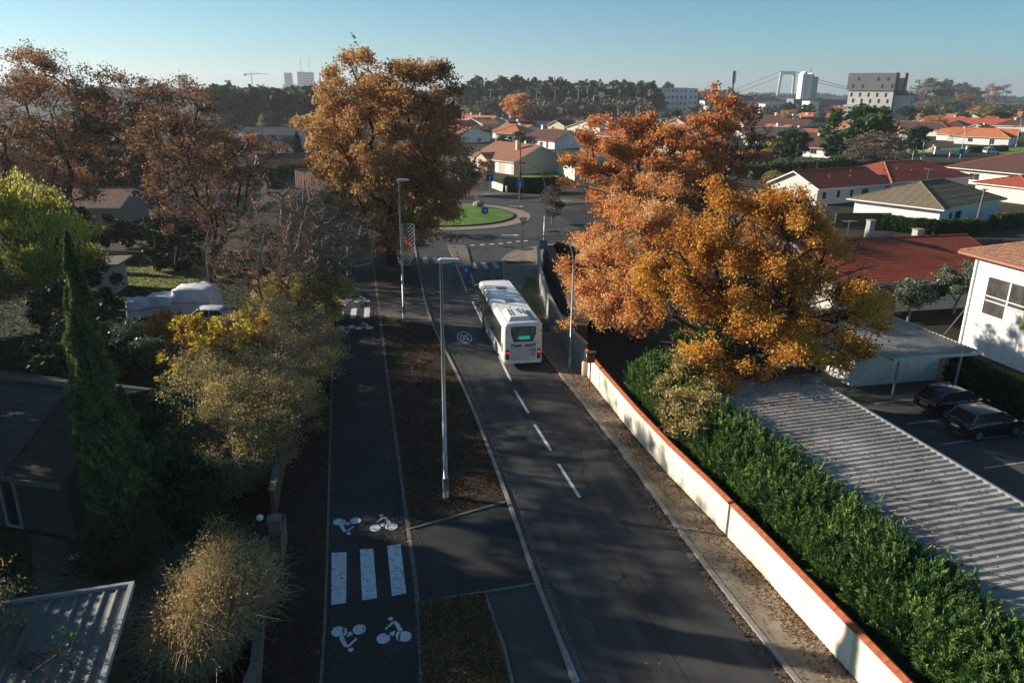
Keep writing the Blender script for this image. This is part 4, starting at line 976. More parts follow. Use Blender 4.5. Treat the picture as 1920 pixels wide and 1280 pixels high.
# ================================================================ CARS
def car(label, loc, rotz, paint_c, Lc=3.9, Wc=1.7, Hc=1.45, roofm=None, chrome=True, lamp='oval', van=False, group='cars in view'):
    """forward is +y, rear face at y = 0"""
    t = thing('parked_car', label, 'car', loc, rotz)
    hw = Wc / 2
    if van: prof = [(0.0, 0.95, 0.90), (0.10, 1.0, 0.98), (0.5, 1.02, 1), (2.6, 1.02, 1), (3.5, 0.98, .98), (Lc - 0.25, 0.80, 0.9), (Lc, 0.62, 0.75)]
    else: prof = [(0.0, 0.78, 0.86), (0.10, 0.88, 0.95), (0.5, 0.95, 1), (1.6, 0.93, 1), (2.7, 0.92, 1), (3.1, 0.88, .99), (Lc - 0.25, 0.72, 0.92), (Lc, 0.55, 0.78)]
    v = []; f = []
    for y, zt, wf in prof:
        w_ = hw * wf; z0 = 0.30 if 0.05 < y < Lc - 0.05 else 0.36
        half = [(0.0, z0), (w_ * 0.85, z0), (w_ * 0.97, z0 + 0.12), (w_, 0.55), (w_ * 0.99, zt - 0.12), (w_ * 0.92, zt - 0.02), (w_ * 0.6, zt + 0.02), (0.0, zt + 0.035)]
        v += [(x, y, z) for x, z in half] + [(-x, y, z) for x, z in reversed(half[1:-1])]
    k = 14
    for i in range(len(prof) - 1):
        for j in range(k): f.append([i * k + j, (i + 1) * k + j, (i + 1) * k + (j + 1) % k, i * k + (j + 1) % k])
    f += [list(range(k)), [(len(prof) - 1) * k + j for j in reversed(range(k))]]
    def mk(name, v, f, m, sm=True):
        me = bpy.data.meshes.new(name); me.from_pydata(v, [], f); me.materials.append(m)
        me.polygons.foreach_set('use_smooth', [sm] * len(me.polygons)); me.update(); return link(name, me, t)
    mk('body', v, f, paint_c)
    # glasshouse
    y0, y1, y2, y3 = (0.05, 0.25, 2.6, 3.3) if van else (0.18, 0.62, 2.15, 2.95)
    def ring_(y, z, w_): return [(-w_, y, z), (w_, y, z)]
    gh = [(-hw * 0.90, y0, 0.90), (hw * 0.90, y0, 0.90), (hw * 0.90, y3, 0.90), (-hw * 0.90, y3, 0.90), (-hw * 0.74, y1, Hc - 0.05), (hw * 0.74, y1, Hc - 0.05), (hw * 0.74, y2, Hc - 0.05), (-hw * 0.74, y2, Hc - 0.05)]
    ff = [(0, 1, 5, 4), (1, 2, 6, 5), (2, 3, 7, 6), (3, 0, 4, 7), (4, 5, 6, 7)]
    g_ = mk('windows', gh, ff, GLASS, False)
    rv = []; rf = []
    for i, (y, z, w_) in enumerate(((y1 - 0.12, Hc - 0.09, 0.74), (y1 + 0.08, Hc - 0.02, 0.77), ((y1 + y2) / 2, Hc + 0.02, 0.78), (y2 - 0.1, Hc - 0.02, 0.76), (y2 + 0.08, Hc - 0.08, 0.74))):
        rv += [(-hw * w_, y, z - 0.05), (-hw * w_ * 0.9, y, z), (0, y, z + 0.02), (hw * w_ * 0.9, y, z), (hw * w_, y, z - 0.05)]
    for i in range(4):
        for j in range(4): rf.append([i * 5 + j, i * 5 + j + 1, (i + 1) * 5 + j + 1, (i + 1) * 5 + j])
    mk('roof', rv, rf, roofm or paint_c)
    b = MB()
    for s in (-1, 1):
        for (ya, yb, za) in ((y0, y1, 0.9), (y3, y2, 0.9)):
            b.tube([(s * hw * 0.905, ya, za), (s * hw * 0.75, yb, Hc - 0.05)], 0.045, 6)
        ym = (y1 + y2) / 2 + 0.1; b.tube([(s * hw * 0.91, ym, 0.92), (s * hw * 0.75, ym, Hc - 0.05)], 0.035, 6)
        b.tube([(s * hw * 0.75, y1, Hc - 0.05), (s * hw * 0.75, y2, Hc - 0.05)], 0.035, 6)
    b.build('pillars', paint_c, t)
    if chrome:
        b = MB()
        for s in (-1, 1): b.tube([(s * hw * 0.93, y0, 0.93), (s * hw * 0.94, y3, 0.91)], 0.014, 5)
        b.tube([(-hw * 0.88, y0 - 0.08, 0.93), (hw * 0.88, y0 - 0.08, 0.93)], 0.014, 5); b.build('chrome_trim', RIMM, t)
    for s in (-1, 1):
        for y in (0.72, Lc - 0.78):
            b = MB(); b.disc((s * (hw - 0.07), y, 0.31), 0.31, 'x', 22, 0.20); wh = b.build('wheel', TYRE, t)
            b = MB(); b.disc((s * (hw + 0.035), y, 0.31), 0.19, 'x', 14, 0.015); b.build('rim', RIMM, wh)
            b = MB(); b.extr([(y + 0.37 * math.cos(a), 0.31 + 0.37 * math.sin(a)) for a in np.linspace(0, PI, 12)], 'x', min(s * (hw - 0.12), s * (hw + 0.008)), max(s * (hw - 0.12), s * (hw + 0.008))); b.build('wheel_arch', BLACKP, t)
        if lamp == 'oval':
            b = MB(); b.tube([(s * hw * 0.74, -0.03, 0.70 + 0.14 * (1 - math.cos(a))) for a in np.linspace(0, PI, 7)], [max(0.03, 0.10 * math.sin(a)) for a in np.linspace(0, PI, 7)], 10)
        else:
            b = MB(); b.extr([(s * hw * 0.5, 0.78), (s * hw * 0.93, 0.74), (s * hw * 0.95, 0.92), (s * hw * 0.6, 0.90)], 'y', -0.03, 0.12)
        b.build('tail_light', LAMPD, t, smooth=lamp == 'oval')
        b = MB(); b.box(s * hw - 0.02 if s > 0 else -hw - 0.16, y3 - 0.55, 0.92, s * hw + 0.16 if s > 0 else -hw + 0.02, y3 - 0.42, 1.05); b.build('mirror', BLACKP, t, bevel=0.02)
        b = MB(); b.box(s * hw - 0.01, 1.35, 0.80, s * hw + 0.015, 1.50, 0.825); b.box(s * hw - 0.01, 2.2, 0.80, s * hw + 0.015, 2.35, 0.825); b.build('door_handle', RIMM, t)
        b = MB(); b.tube([(s * hw * 0.65, Lc - 0.06, 0.60), (s * hw * 0.65, Lc - 0.01, 0.60)], 0.09, 12); b.build('headlight', WHITES, t)
    b = MB(); b.box(-0.26, -0.035, 0.56, 0.26, -0.012, 0.67); b.build('number_plate', WHITES, t)
    b = MB(); b.box(-hw * 0.82, -0.06, 0.34, hw * 0.82, 0.05, 0.50); b.build('bumper', BLACKP, t, bevel=0.02)
    return t
BLK = mat('car_black', (0.012, 0.012, 0.013), 0.2, (0.014, 0.014, 0.015), coat=0.6, spec=0.6)
RA = math.radians(15.6 - 90)
car('shiny black small car with oval red tail lights and a grey roof', (23.05, 35.45, 0.026), RA, BLK, roofm=mat('car_roof_grey', (0.10, 0.095, 0.085), 0.35, coat=0.4, spec=0.6))
car('shiny black hatchback parked nearest the white garage', (22.9, 38.3, 0.026), RA, BLK, lamp='wedge', chrome=False)
car('white van parked in front of the yellow bungalow', (*G(1845, 289)[:2], 0.03), math.radians(-80), mat('van_white', (0.78, 0.79, 0.80), 0.3, coat=0.3), Lc=4.8, Wc=1.9, Hc=1.95, van=True, chrome=False, lamp='wedge')
car('dark blue grey car parked beside the yellow bungalow garage', (*G(1745, 285)[:2], 0.03), math.radians(-75), mat('car_bluegrey', (0.06, 0.07, 0.09), 0.3, coat=0.5), chrome=False, lamp='wedge')

# ================================================================ HOUSES
def clip_poly_test(poly, x, y):
    c = False; n = len(poly); j = n - 1
    for i in range(n):
        if (poly[i][1] > y) != (poly[j][1] > y) and x < (poly[j][0] - poly[i][0]) * (y - poly[i][1]) / (poly[j][1] - poly[i][1]) + poly[i][0]: c = not c
        j = i
    return c
def tile_slope(poly3, m, par, du=0.12, dv=0.34, name='tiles', amp=0.05, step=0.03):
    """real roof tiles over a sloping polygon: rounded columns running down it, stepped courses across it"""
    P = [Vector(p) for p in poly3]
    n = (P[1] - P[0]).cross(P[2] - P[0]).normalized()
    if n.z < 0: n = -n
    e = Vector((-n.y, n.x, 0)).normalized(); s = n.cross(e)
    if s.z < 0: s = -s; e = -e
    O = min(P, key=lambda p: p.z)
    uv = [((p - O).dot(e), (p - O).dot(s)) for p in P]
    u0, u1 = min(a for a, _ in uv), max(a for a, _ in uv); v0, v1 = min(a for _, a in uv), max(a for _, a in uv)
    nu = int((u1 - u0) / du); nv = int((v1 - v0) / dv)
    vs = []; fs = []; idx = {}
    def vert(i, j, top):
        key = (i, j, top)
        if key not in idx:
            h = amp * (0.5 + 0.5 * math.cos(PI * i)) + (0.0 if not top else 0.0)
            h += step if not top else 0.0
            p = O + e * (u0 + i * du) + s * (v0 + j * dv) + n * (h + 0.012)
            idx[key] = len(vs); vs.append(tuple(p))
        return idx[key]
    for j in range(nv + 1):
        for i in range(nu + 1):
            cu, cv = u0 + (i + 0.5) * du, v0 + (j + 0.5) * dv
            if clip_poly_test(uv, cu, cv):
                a = vert(i, j, False); b_ = vert(i + 1, j, False); c = vert(i + 1, j + 1, True); d = vert(i, j + 1, True)
                fs.append((a, b_, c, d))
    if fs: npmesh(name, np.array(vs), np.array(fs), m, par)

def add_window(t, face, a, z, ww, hh, W, D, kind='w', fm=None):
    """face 'f' (y=0), 'b', 'l' (x=0), 'r' (x=W); a = centre along the face"""
    fm = fm or WFRAME
    def boxf(name, x0, x1, z0, z1, d0, d1, m, par):
        b = MB()
        if face == 'f': b.box(x0, -d1, z0, x1, -d0, z1)
        elif face == 'b': b.box(x0, D + d0, z0, x1, D + d1, z1)
        elif face == 'l': b.box(-d1, x0, z0, -d0, x1, z1)
        else: b.box(W + d0, x0, z0, W + d1, x1, z1)
        return b.build(name, m, par)
    if kind == 'g':
        o = boxf('garage_door', a - ww / 2, a + ww / 2, z, z + hh, 0.0, 0.04, WFRAME, t)
        boxf('door_seam', a - ww / 2 + 0.05, a + ww / 2 - 0.05, z + hh * 0.5, z + hh * 0.5 + 0.02, 0.041, 0.046, GREYW, o); return
    if kind == 'd':
        o = boxf('door', a - ww / 2, a + ww / 2, z, z + hh, 0.0, 0.04, fm, t)
        boxf('handle', a + ww * 0.3, a + ww * 0.38, z + hh * 0.45, z + hh * 0.5, 0.041, 0.07, RIMM, o); return
    if kind == 's':
        boxf('shutter', a - ww / 2, a + ww / 2, z, z + hh, 0.0, 0.05, fm, t); return
    o = boxf('window', a - ww / 2, a + ww / 2, z, z + hh, 0.0, 0.035, fm, t)
    if ww > 1.0:
        boxf('pane', a - ww / 2 + 0.07, a - 0.03, z + 0.07, z + hh - 0.07, 0.036, 0.042, GLASS, o)
        boxf('pane', a + 0.03, a + ww / 2 - 0.07, z + 0.07, z + hh - 0.07, 0.036, 0.042, GLASS, o)
    else: boxf('pane', a - ww / 2 + 0.07, a + ww / 2 - 0.07, z + 0.07, z + hh - 0.07, 0.036, 0.042, GLASS, o)

def house(label, A, B, D, h, rise, wm, rm, rtype='gable', wins=(), chim=(), ov=0.5, ridge=None, detail=None, name='house', cat='house', eave=None, vents=(), hipd=None, rot=None, group=None, dress=False):
    """A, B: ground points of the wall facing us (A first seen from the left); D depth away from us"""
    A = Vector(A[:2]); B = Vector(B[:2]); W = (B - A).length; ang = math.atan2(B.y - A.y, B.x - A.x)
    t = thing(name, label, cat, (A.x, A.y, 0), ang, group)
    b = MB(); em = eave or WFRAME; th = 0.13
    if rtype == 'gable':
        b.extr([(0, 0), (D, 0), (D, h), (D / 2, h + rise), (0, h)], 'x', 0, W)
    elif rtype == 'gablefront':
        b.extr([(0, 0), (W, 0), (W, h), (W / 2, h + rise), (0, h)], 'y', 0, D)
    else: b.box(0, 0, 0, W, D, h)
    b.build('wall', wm, t)
    polys = []
    if rtype == 'gable':
        k = rise / (D / 2); z0 = h - k * ov + 0.03; zr = h + rise + 0.03
        polys = [[(-ov, -ov, z0), (W + ov, -ov, z0), (W + ov, D / 2, zr), (-ov, D / 2, zr)], [(W + ov, D + ov, z0), (-ov, D + ov, z0), (-ov, D / 2, zr), (W + ov, D / 2, zr)]]
        rl = [(-ov, D / 2, zr), (W + ov, D / 2, zr)]
    elif rtype == 'gablefront':
        k = rise / (W / 2); z0 = h - k * ov + 0.03; zr = h + rise + 0.03
        polys = [[(-ov, D + ov, z0), (-ov, -ov, z0), (W / 2, -ov, zr), (W / 2, D + ov, zr)], [(W + ov, -ov, z0), (W + ov, D + ov, z0), (W / 2, D + ov, zr), (W / 2, -ov, zr)]]
        rl = [(W / 2, -ov, zr), (W / 2, D + ov, zr)]
    elif rtype == 'hip':
        z0 = h - 0.05; zr = h + rise; m_ = min(W, D) / 2 + ov
        x0, x1, y0, y1 = -ov, W + ov, -ov, D + ov
        if W >= D: r0, r1 = (x0 + m_, D / 2, zr), (x1 - m_, D / 2, zr)
        else: r0, r1 = (W / 2, y0 + m_, zr), (W / 2, y1 - m_, zr)
        c = [(x0, y0, z0), (x1, y0, z0), (x1, y1, z0), (x0, y1, z0)]
        if W >= D: polys = [[c[0], c[1], r1, r0], [c[2], c[3], r0, r1], [c[1], c[2], r1], [c[3], c[0], r0]]
        else: polys = [[c[0], c[1], r0], [c[2], c[3], r1], [c[1], c[2], r1, r0], [c[3], c[0], r0, r1]]
        rl = [r0, r1]
    elif rtype == 'flat':
        b = MB(); b.box(-ov, -ov, h, W + ov, D + ov, h + rise); b.build('roof', rm, t, bevel=0.02); rl = None
    if rl:
        roofs = []
        for p in polys:
            b = MB(); b.slab(p, th)
            roofs.append(b.build('roof', rm if detail is None else em, t))
            if detail is not None: tile_slope(p, rm, roofs[-1], du=detail, dv=detail * 2.6)
        rc = ridge or rm
        b = MB(); b.tube([Vector(rl[0]) + Vector((0, 0, 0.03)), Vector(rl[1]) + Vector((0, 0, 0.03))], 0.12, 6)
        if rtype == 'hip':
            for i, cc in enumerate(c):
                rr_ = (r0 if (i in (0, 3)) else r1) if W >= D else (r0 if i in (0, 1) else r1)
                b.tube([Vector(cc) + Vector((0, 0, 0.04)), Vector(rr_) + Vector((0, 0, 0.04))], 0.10, 6)
        b.build('ridge_tiles', rc, t)
        # fascia / gutter along the eaves
        b = MB()
        if rtype == 'gable': b.box(-ov, -ov - 0.09, z0 - 0.17, W + ov, -ov - 0.002, z0 - 0.02)
        if rtype == 'gable':
            for xx in (-ov - 0.03, W + ov + 0.005):
                b.extr([(-ov, z0 - 0.20), (D / 2, zr - 0.20), (D + ov, z0 - 0.20), (D + ov, z0 - 0.02), (D / 2, zr - 0.02), (-ov, z0 - 0.02)], 'x', xx, xx + 0.025)
        if rtype == 'gablefront':
            b.extr([(-ov, z0 - 0.20), (W / 2, zr - 0.20), (W + ov, z0 - 0.20), (W + ov, z0 - 0.02), (W / 2, zr - 0.02), (-ov, z0 - 0.02)], 'y', -ov - 0.03, -ov - 0.005)
        if rtype == 'hip':
            b.box(x0, y0 - 0.09, z0 - 0.15, x1, y0 - 0.002, z0); b.box(x0 - 0.09, y0, z0 - 0.15, x0 - 0.002, y1, z0); b.box(x1 + 0.002, y0, z0 - 0.15, x1 + 0.09, y1, z0)
        if b.v: b.build('gutter', em, t)
        def rz(x, y):
            if rtype == 'gable': return zr - abs(y - D / 2) * rise / (D / 2)
            if rtype == 'gablefront': return zr - abs(x - W / 2) * rise / (W / 2)
            dd = min(x - x0, x1 - x, y - y0, y1 - y); return z0 + rise * min(1, dd / m_)
        for (x, y, s, hh) in chim:
            z = rz(x, y); b = MB(); b.box(x - s, y - s, z - 0.4, x + s, y + s, z + hh); ch = b.build('chimney', GREYW if rm is N_RED else (wm if wm is not YELLOWW else CREAM), roofs[0])
            b = MB(); b.box(x - s - 0.06, y - s - 0.06, z + hh, x + s + 0.06, y + s + 0.06, z + hh + 0.08); b.build('chimney_cap', KERB, roofs[0])
        for (x, y) in vents:
            z = rz(x, y); b = MB(); b.tube([(x, y, z), (x, y, z + 0.35)], 0.10, 8); b.tube([(x, y, z + 0.35), (x, y, z + 0.45)], 0.16, 8); b.build('roof_vent', rm, roofs[0])
    for wn in wins:
        add_window(t, *wn[:5], W, D, *(wn[5:]))
        if dress and (len(wn) == 5 or wn[5] == 'w') and wn[3] < 2:
            for s_ in (-1, 1): add_window(t, wn[0], wn[1] + s_ * (wn[3] / 2 + 0.28), wn[2], 0.44, wn[4], W, D, 's', mat('shutter_pale', (0.52, 0.54, 0.55), 0.6))
    if dress and rl:
        ax, ay = (rl[0][0] * 0.7 + rl[1][0] * 0.3), (rl[0][1] * 0.7 + rl[1][1] * 0.3); az = rl[0][2]
        b = MB(); b.tube([(ax, ay, az), (ax, ay, az + 1.7)], 0.025, 5); b.tube([(ax - 0.6, ay, az + 1.6), (ax + 0.6, ay, az + 1.6)], 0.018, 4)
        for q in range(5): b.tube([(ax - 0.5 + q * 0.25, ay - 0.28, az + 1.6), (ax - 0.5 + q * 0.25, ay + 0.28, az + 1.6)], 0.012, 4)
        b.build('aerial', GALV, t)
    return t
def E(eL, eR, h): return G(*eL, h), G(*eR, h)
def span(A, B, k0, k1): A = Vector(A[:2]); B = Vector(B[:2]); return A + (B - A) * k0, A + (B - A) * k1
u13 = Vector((math.cos(math.radians(13)), math.sin(math.radians(13)))); v13 = Vector((-u13.y, u13.x))

# --- the white two-storey house on the lot edge: its long wall faces the road
C0 = Vector((31.7, 50.4))
t = house('tall white two storey house with a pink tiled roof behind the black cars', C0, C0 - v13 * 16, 9.0, 6.75, 1.9, WHITEW, N_PINK, 'hip', ov=0.75, detail=0.13, ridge=N_PINK, eave=mat('salmon_fascia', (0.40, 0.17, 0.12), 0.7),
          wins=[])
# recessed opening with rails in the wall facing the road (face y=0 of the house)
b = MB(); b.box(1.4, -0.02, 2.85, 4.9, 0.0, 5.35); op = b.build('window', DFRAME, t)
b = MB(); b.box(1.52, -0.032, 2.95, 4.8, -0.022, 5.25); b.build('pane', mat('interior_glass', (0.09, 0.085, 0.075), 0.25, (0.03, 0.03, 0.03), 1.2, 3), op)
b = MB()
for z in (3.75, 4.05): b.box(1.5, -0.07, z, 4.9, -0.034, z + 0.07)
b.box(3.15, -0.06, 2.9, 3.27, -0.034, 5.3); b.build('frame', WFRAME, op)
b = MB(); b.box(3.3, -0.12, 2.6, 4.9, -0.036, 3.7); b.build('balcony_panel', WHITEW, t)
b = MB(); b.box(4.7, -0.20, 2.7, 6.0, -0.125, 5.0); b.build('roller_blind', mat('ochre_blind', (0.42, 0.26, 0.07), 0.7, (0.34, 0.20, 0.06), 3), t)
b = MB()
for x in (1.0, 5.6): b.tube([(x, -0.02, 1.9), (x, -0.25, 2.05), (x + 0.5, -0.25, 1.95)], 0.03, 6)
b.build('wall_hook', GREYW, t)
b = MB(); b.tube([(0.25, -0.08, 6.3), (0.25, -0.08, 0.1)], 0.045, 8); b.build('downpipe', WFRAME, t)

# --- red roofed house behind the carports
Aa, Bb = G(1560, 528, 2.8), G(1860, 512, 2.8)
Aa = Vector((25.6, 57.6)); Bb = Aa + u13 * 16.5
house('long house with a near dark red tiled roof and two block chimneys', Aa, Bb, 11.5, 2.8, 2.1, mat('greyish_render', (0.55, 0.50, 0.43), 0.85, (0.48, 0.44, 0.38), 1, 5), N_RED, 'gable', detail=0.15, dress=True, ov=0.6,
      wins=[('f', 2.4, 0.05, 2.6, 2.1, 'g'), ('f', 5.3, 0.05, 0.9, 2.05, 'd', mat('green_grey_door', (0.20, 0.24, 0.22), 0.6)), ('f', 9.5, 1.0, 2.2, 1.2), ('f', 14.0, 0.9, 1.2, 1.3)], chim=[(7.4, 6.4, 0.26, 1.7), (12.6, 6.6, 0.34, 0.8)], ridge=N_RED)
t = thing('awning', 'striped canvas awning rolled out over the garage door of the red roofed house', 'awning', (*(Aa + u13 * 2.4 - v13 * 0.02), 2.3), math.radians(13))
b = MB()
for k in range(12): b.slab([(-1.6 + k * 0.27, -0.03, 0.35), (-1.6 + k * 0.27, -0.6, 0.1), (-1.6 + k * 0.27 + 0.14, -0.6, 0.1), (-1.6 + k * 0.27 + 0.14, -0.03, 0.35)], 0.02)
b.build('stripe', mat('awning_pale', (0.6, 0.55, 0.42), 0.8), t)
b = MB()
for k in range(12): b.slab([(-1.46 + k * 0.27, -0.03, 0.35), (-1.46 + k * 0.27, -0.6, 0.1), (-1.46 + k * 0.27 + 0.12, -0.6, 0.1), (-1.46 + k * 0.27 + 0.12, -0.03, 0.35)], 0.02)
b.build('stripe_dark', mat('awning_brown', (0.30, 0.22, 0.15), 0.8), t)

# --- sheet metal carports and garage
def rib_roof(par, W, Lr, z, tilt=0.0, pitch=0.30, m=SHEET, h=0.05, name='roof_sheet', along='x'):
    """ribbed sheet W (x) by Lr (y); ribs run along x"""
    v = []; f = []
    ys = []
    y = 0
    while y < Lr - 1e-6:
        ys += [(y, 0), (y + pitch * 0.62, 0), (y + pitch * 0.70, h), (y + pitch * 0.92, h)]; y += pitch
    ys.append((Lr, 0))
    for x in (0, W):
        for yy, hh in ys: v.append((x, min(yy, Lr), z + hh + tilt * x))
    n = len(ys)
    for i in range(n - 1): f.append((i, n + i, n + i + 1, i + 1))
    for x in (0, W):
        for yy, hh in ys: v.append((x, min(yy, Lr), z + hh + tilt * x - 0.012))
    for i in range(n - 1): f.append((2 * n + i + 1, 3 * n + i + 1, 3 * n + i, 2 * n + i))
    return npmesh(name, np.array(v), np.array([q for q in f]), m, par)
c0 = Vector((9.35, 35.3)); ang = math.radians(13)
t = thing('carport', 'long ribbed sheet metal carport roof running beside the conifer hedge', 'carport', (*(c0 - v13 * 29), 0), ang)
rib_roof(t, 6.4, 29.2, 2.55, 0.035, 0.34, SHEET, 0.06)
b = MB(); b.box(6.38, 0, 2.70, 6.50, 29.2, 2.86); b.box(-0.1, 0, 2.46, 0.0, 29.2, 2.60); b.box(0, 29.2, 2.5, 6.4, 29.28, 2.6); b.build('edge_trim', GALV, t)
for k in range(7):
    b = MB(); b.box(5.9, 1.0 + k * 4.6, 0, 6.02, 1.12 + k * 4.6, 2.70); b.build('post', GALV, t)
    b = MB(); b.box(0.5, 1.0 + k * 4.6, 0, 0.62, 1.12 + k * 4.6, 2.52); b.build('post', GALV, t)
p2 = Vector((21.35, 39.35))
t = thing('carport', 'short ribbed sheet metal carport attached over the white garage', 'carport', (*p2, 0), ang)
rib_roof(t, 5.5, 9.4, 2.85, 0.02, 0.30, SHEET, 0.05)
b = MB(); b.box(-0.06, -0.08, 2.72, 5.56, 0.0, 2.90); b.box(5.5, 0, 2.86, 5.58, 9.4, 3.0); b.box(-0.07, 0, 2.74, 0, 9.4, 2.88); b.build('edge_trim', mat('trim_pale', (0.6, 0.6, 0.6), 0.6), t)
for x, y in ((0.9, 0.6), (5.1, 0.6)):
    b = MB(); b.tube([(x, y, 0), (x, y, 2.84)], 0.07, 8); b.build('post', GALV, t)
g0 = Vector((20.6, 42.2))
t = thing('garage', 'white rendered garage box under the short carport roof', 'garage', (*g0, 0), ang)
b = MB(); b.box(0, 0, 0, 6.0, 7.5, 2.72); b.build('wall', WHITEW, t)
b = MB(); b.box(-2.6, 4.0, 0, -0.003, 9.0, 2.6); b.build('annexe', WHITEW, t)
b = MB(); b.box(-2.7, 3.9, 2.6, 0.0, 9.1, 2.7); b.build('annexe_roof', KERB, t)

# --- houses further away (read off the photograph's eaves)
A, B = E((1608, 371), (1775, 393), 3.0)
u = (B - A).xy.normalized(); 
house('white bungalow with a tan lichen covered hip roof', (48.3, 106.6), (55.4, 97.4), 18, 3.0, 2.5, WHITEW, mat('lichen_tiles', (0.24, 0.19, 0.12), 0.85, (0.12, 0.095, 0.065), 3.0, 8, wave=(0.30, 0.38, 0.06)), 'hip', dress=True, ov=0.8, detail=0.2,
      wins=[('r', 3.2, 0.1, 0.8, 2.1, 'd', DFRAME), ('r', 5.4, 0.1, 1.6, 2.1, 'w', DFRAME), ('r', 9.5, 0.9, 1.4, 1.2, 's'), ('r', 13.0, 0.9, 1.4, 1.2, 's'), ('r', 16.4, 0.1, 0.9, 2.1, 's')])
house('long white bungalow with a bright red tiled roof behind the tan roofed one', *[Vector((48.4, 120.4)), Vector((63.0, 128.6))], 9.5, 2.9, 2.1, mat('greyed_render', (0.55, 0.55, 0.52), 0.85), N_RED, 'gable', dress=True, ov=0.6, detail=0.2,
      wins=[('f', 1.6, 0.9, 1.0, 1.2), ('f', 5.0, 0.9, 0.9, 1.3), ('f', 8.2, 0.9, 0.9, 1.3), ('f', 11.6, 0.5, 1.6, 1.6, 'w', DFRAME), ('l', 2.6, 1.0, 1.2, 1.2), ('l', 6.5, 1.0, 1.2, 1.2)], vents=[(5, 2.2), (10, 2.0), (12, 3.5)])
house('white bungalow under a red hip roof with an orange ridge line', Vector((64.2, 129.3)), Vector((84.0, 140.4)), 12.5, 2.9, 2.6, mat('greyed_render', (0, 0, 0)), N_RED, 'hip', dress=True, ov=0.6, detail=0.2, ridge=TILE_ORANGE,
      wins=[('f', 3.0, 0.9, 1.2, 1.3), ('f', 8.5, 0.9, 1.8, 1.3), ('f', 13.0, 0.9, 1.8, 1.3), ('f', 18.0, 0.9, 1.4, 1.3)], vents=[(6, 3.4), (9, 2.5), (13, 2.6), (3, 4)])
house('big dark brown hip roofed house with a pale gutter at the picture edge', Vector((90.5, 158.0)), Vector((99.0, 141.5)), 19, 3.0, 3.6, CREAM, TILE_BROWN, 'hip', dress=True, ov=1.0, ridge=TILE_ORANGE,
      wins=[('f', 5, 0.8, 2.2, 1.4), ('f', 12, 0.1, 1.2, 2.1, 'd'), ('r', 6, 0.8, 2.0, 1.3)])
house('low house with a red roof corner cut by the picture edge', Vector((84.5, 124.0)), Vector((98, 131)), 9, 2.7, 1.4, CREAM, TILE_RED, 'hip', ov=0.5, wins=[('f', 3, 0.8, 1.5, 1.3)])
house('yellow bungalow with a long plain orange roof', *E((1780, 251), (1903, 255.5), 2.8), 11, 2.8, 2.3, YELLOWW, TILE_ORANGE, 'gable', dress=True, ov=0.8,
      wins=[('f', 3.6, 0.05, 2.6, 2.2, 'w', DFRAME), ('f', 8.5, 0.05, 1.1, 2.2, 'd'), ('f', 12.5, 0.3, 2.0, 1.9), ('f', 18.5, 0.3, 2.6, 1.9)], chim=[(4, 5.2, 0.3, 0.6)])
house('white garage wing with an orange roof joined to the yellow bungalow', *E((1757, 250), (1779, 251), 2.6), 9, 2.6, 1.7, WHITEW, TILE_ORANGE, 'gable', ov=0.6, wins=[('f', 2.5, 0.05, 2.4, 2.1, 'g')])
A, B = E((882.5, 293), (963.7, 303), 2.8)
t = house('beige house with a pinkish tiled roof and a small gabled porch', A, B, 14.4, 2.8, 3.0, BEIGE, mat('fine_pink_tiles', (0.33, 0.155, 0.095), 0.8, (0.22, 0.10, 0.065), 3.0, 8, wave=(0.24, 0.36, 0.05)), 'gable', ov=0.35,
      wins=[('f', 1.6, 0.9, 1.0, 1.4, 'w', WFRAME), ('f', 9.8, 0.1, 1.7, 2.3, 'g'), ('f', 14.0, 0.05, 2.4, 2.15, 'g'), ('f', 4.4, 0.9, 0.9, 1.3, 's')], chim=[(11.0, 4.8, 0.35, 1.9)], eave=CREAM)
b = MB(); b.extr([(3.4, 0.0), (7.8, 0.0), (7.8, 2.75), (5.6, 3.9), (3.4, 2.75)], 'y', -1.2, -0.003); b.build('porch', BEIGE, t)
b = MB(); b.slab([(3.0, -1.4, 2.65), (5.6, -1.4, 4.02), (5.6, 3.0, 4.02), (3.0, 3.0, 2.65)], 0.1); b.slab([(8.2, -1.4, 2.65), (8.2, 3.0, 2.65), (5.6, 3.0, 4.02), (5.6, -1.4, 4.02)], 0.1); b.build('porch_roof', TILE_PINK, t)
house('cream house wall lit by the sun behind the orange oak', *E((1046, 299), (1078, 311), 2.9), 12, 2.9, 2.2, CREAM, TILE_BROWN, 'gable', ov=0.4)
house('white house with a dark brown roof and red trimmed eaves', *E((983, 257.5), (1040, 262.5), 2.8), 12, 2.8, 2.6, WHITEW, TILE_BROWN, 'gable', ov=0.6, eave=mat('red_trim', (0.5, 0.04, 0.06), 0.5), chim=[(2.0, 6, 0.4, 1.2)],
      wins=[('f', 1.8, 0.1, 0.8, 2.1, 's', DFRAME), ('f', 3.4, 0.1, 1.6, 2.1), ('f', 5.6, 0.1, 0.8, 2.1, 's', DFRAME), ('f', 9.0, 0.7, 1.7, 1.2), ('f', 12, 0.1, 1.0, 2.1, 'd', DFRAME)])
house('cream house with a vivid orange hip roof beyond the trimmed shrubs', *E((929, 249), (975, 251), 2.8), 12, 2.8, 2.7, CREAM, TILE_ORANGE, 'hip', ov=0.6, wins=[('f', 3, 0.8, 1.4, 1.2), ('f', 9, 0.8, 1.4, 1.2)], chim=[(6, 7, 0.4, 1.0)])
HP = []
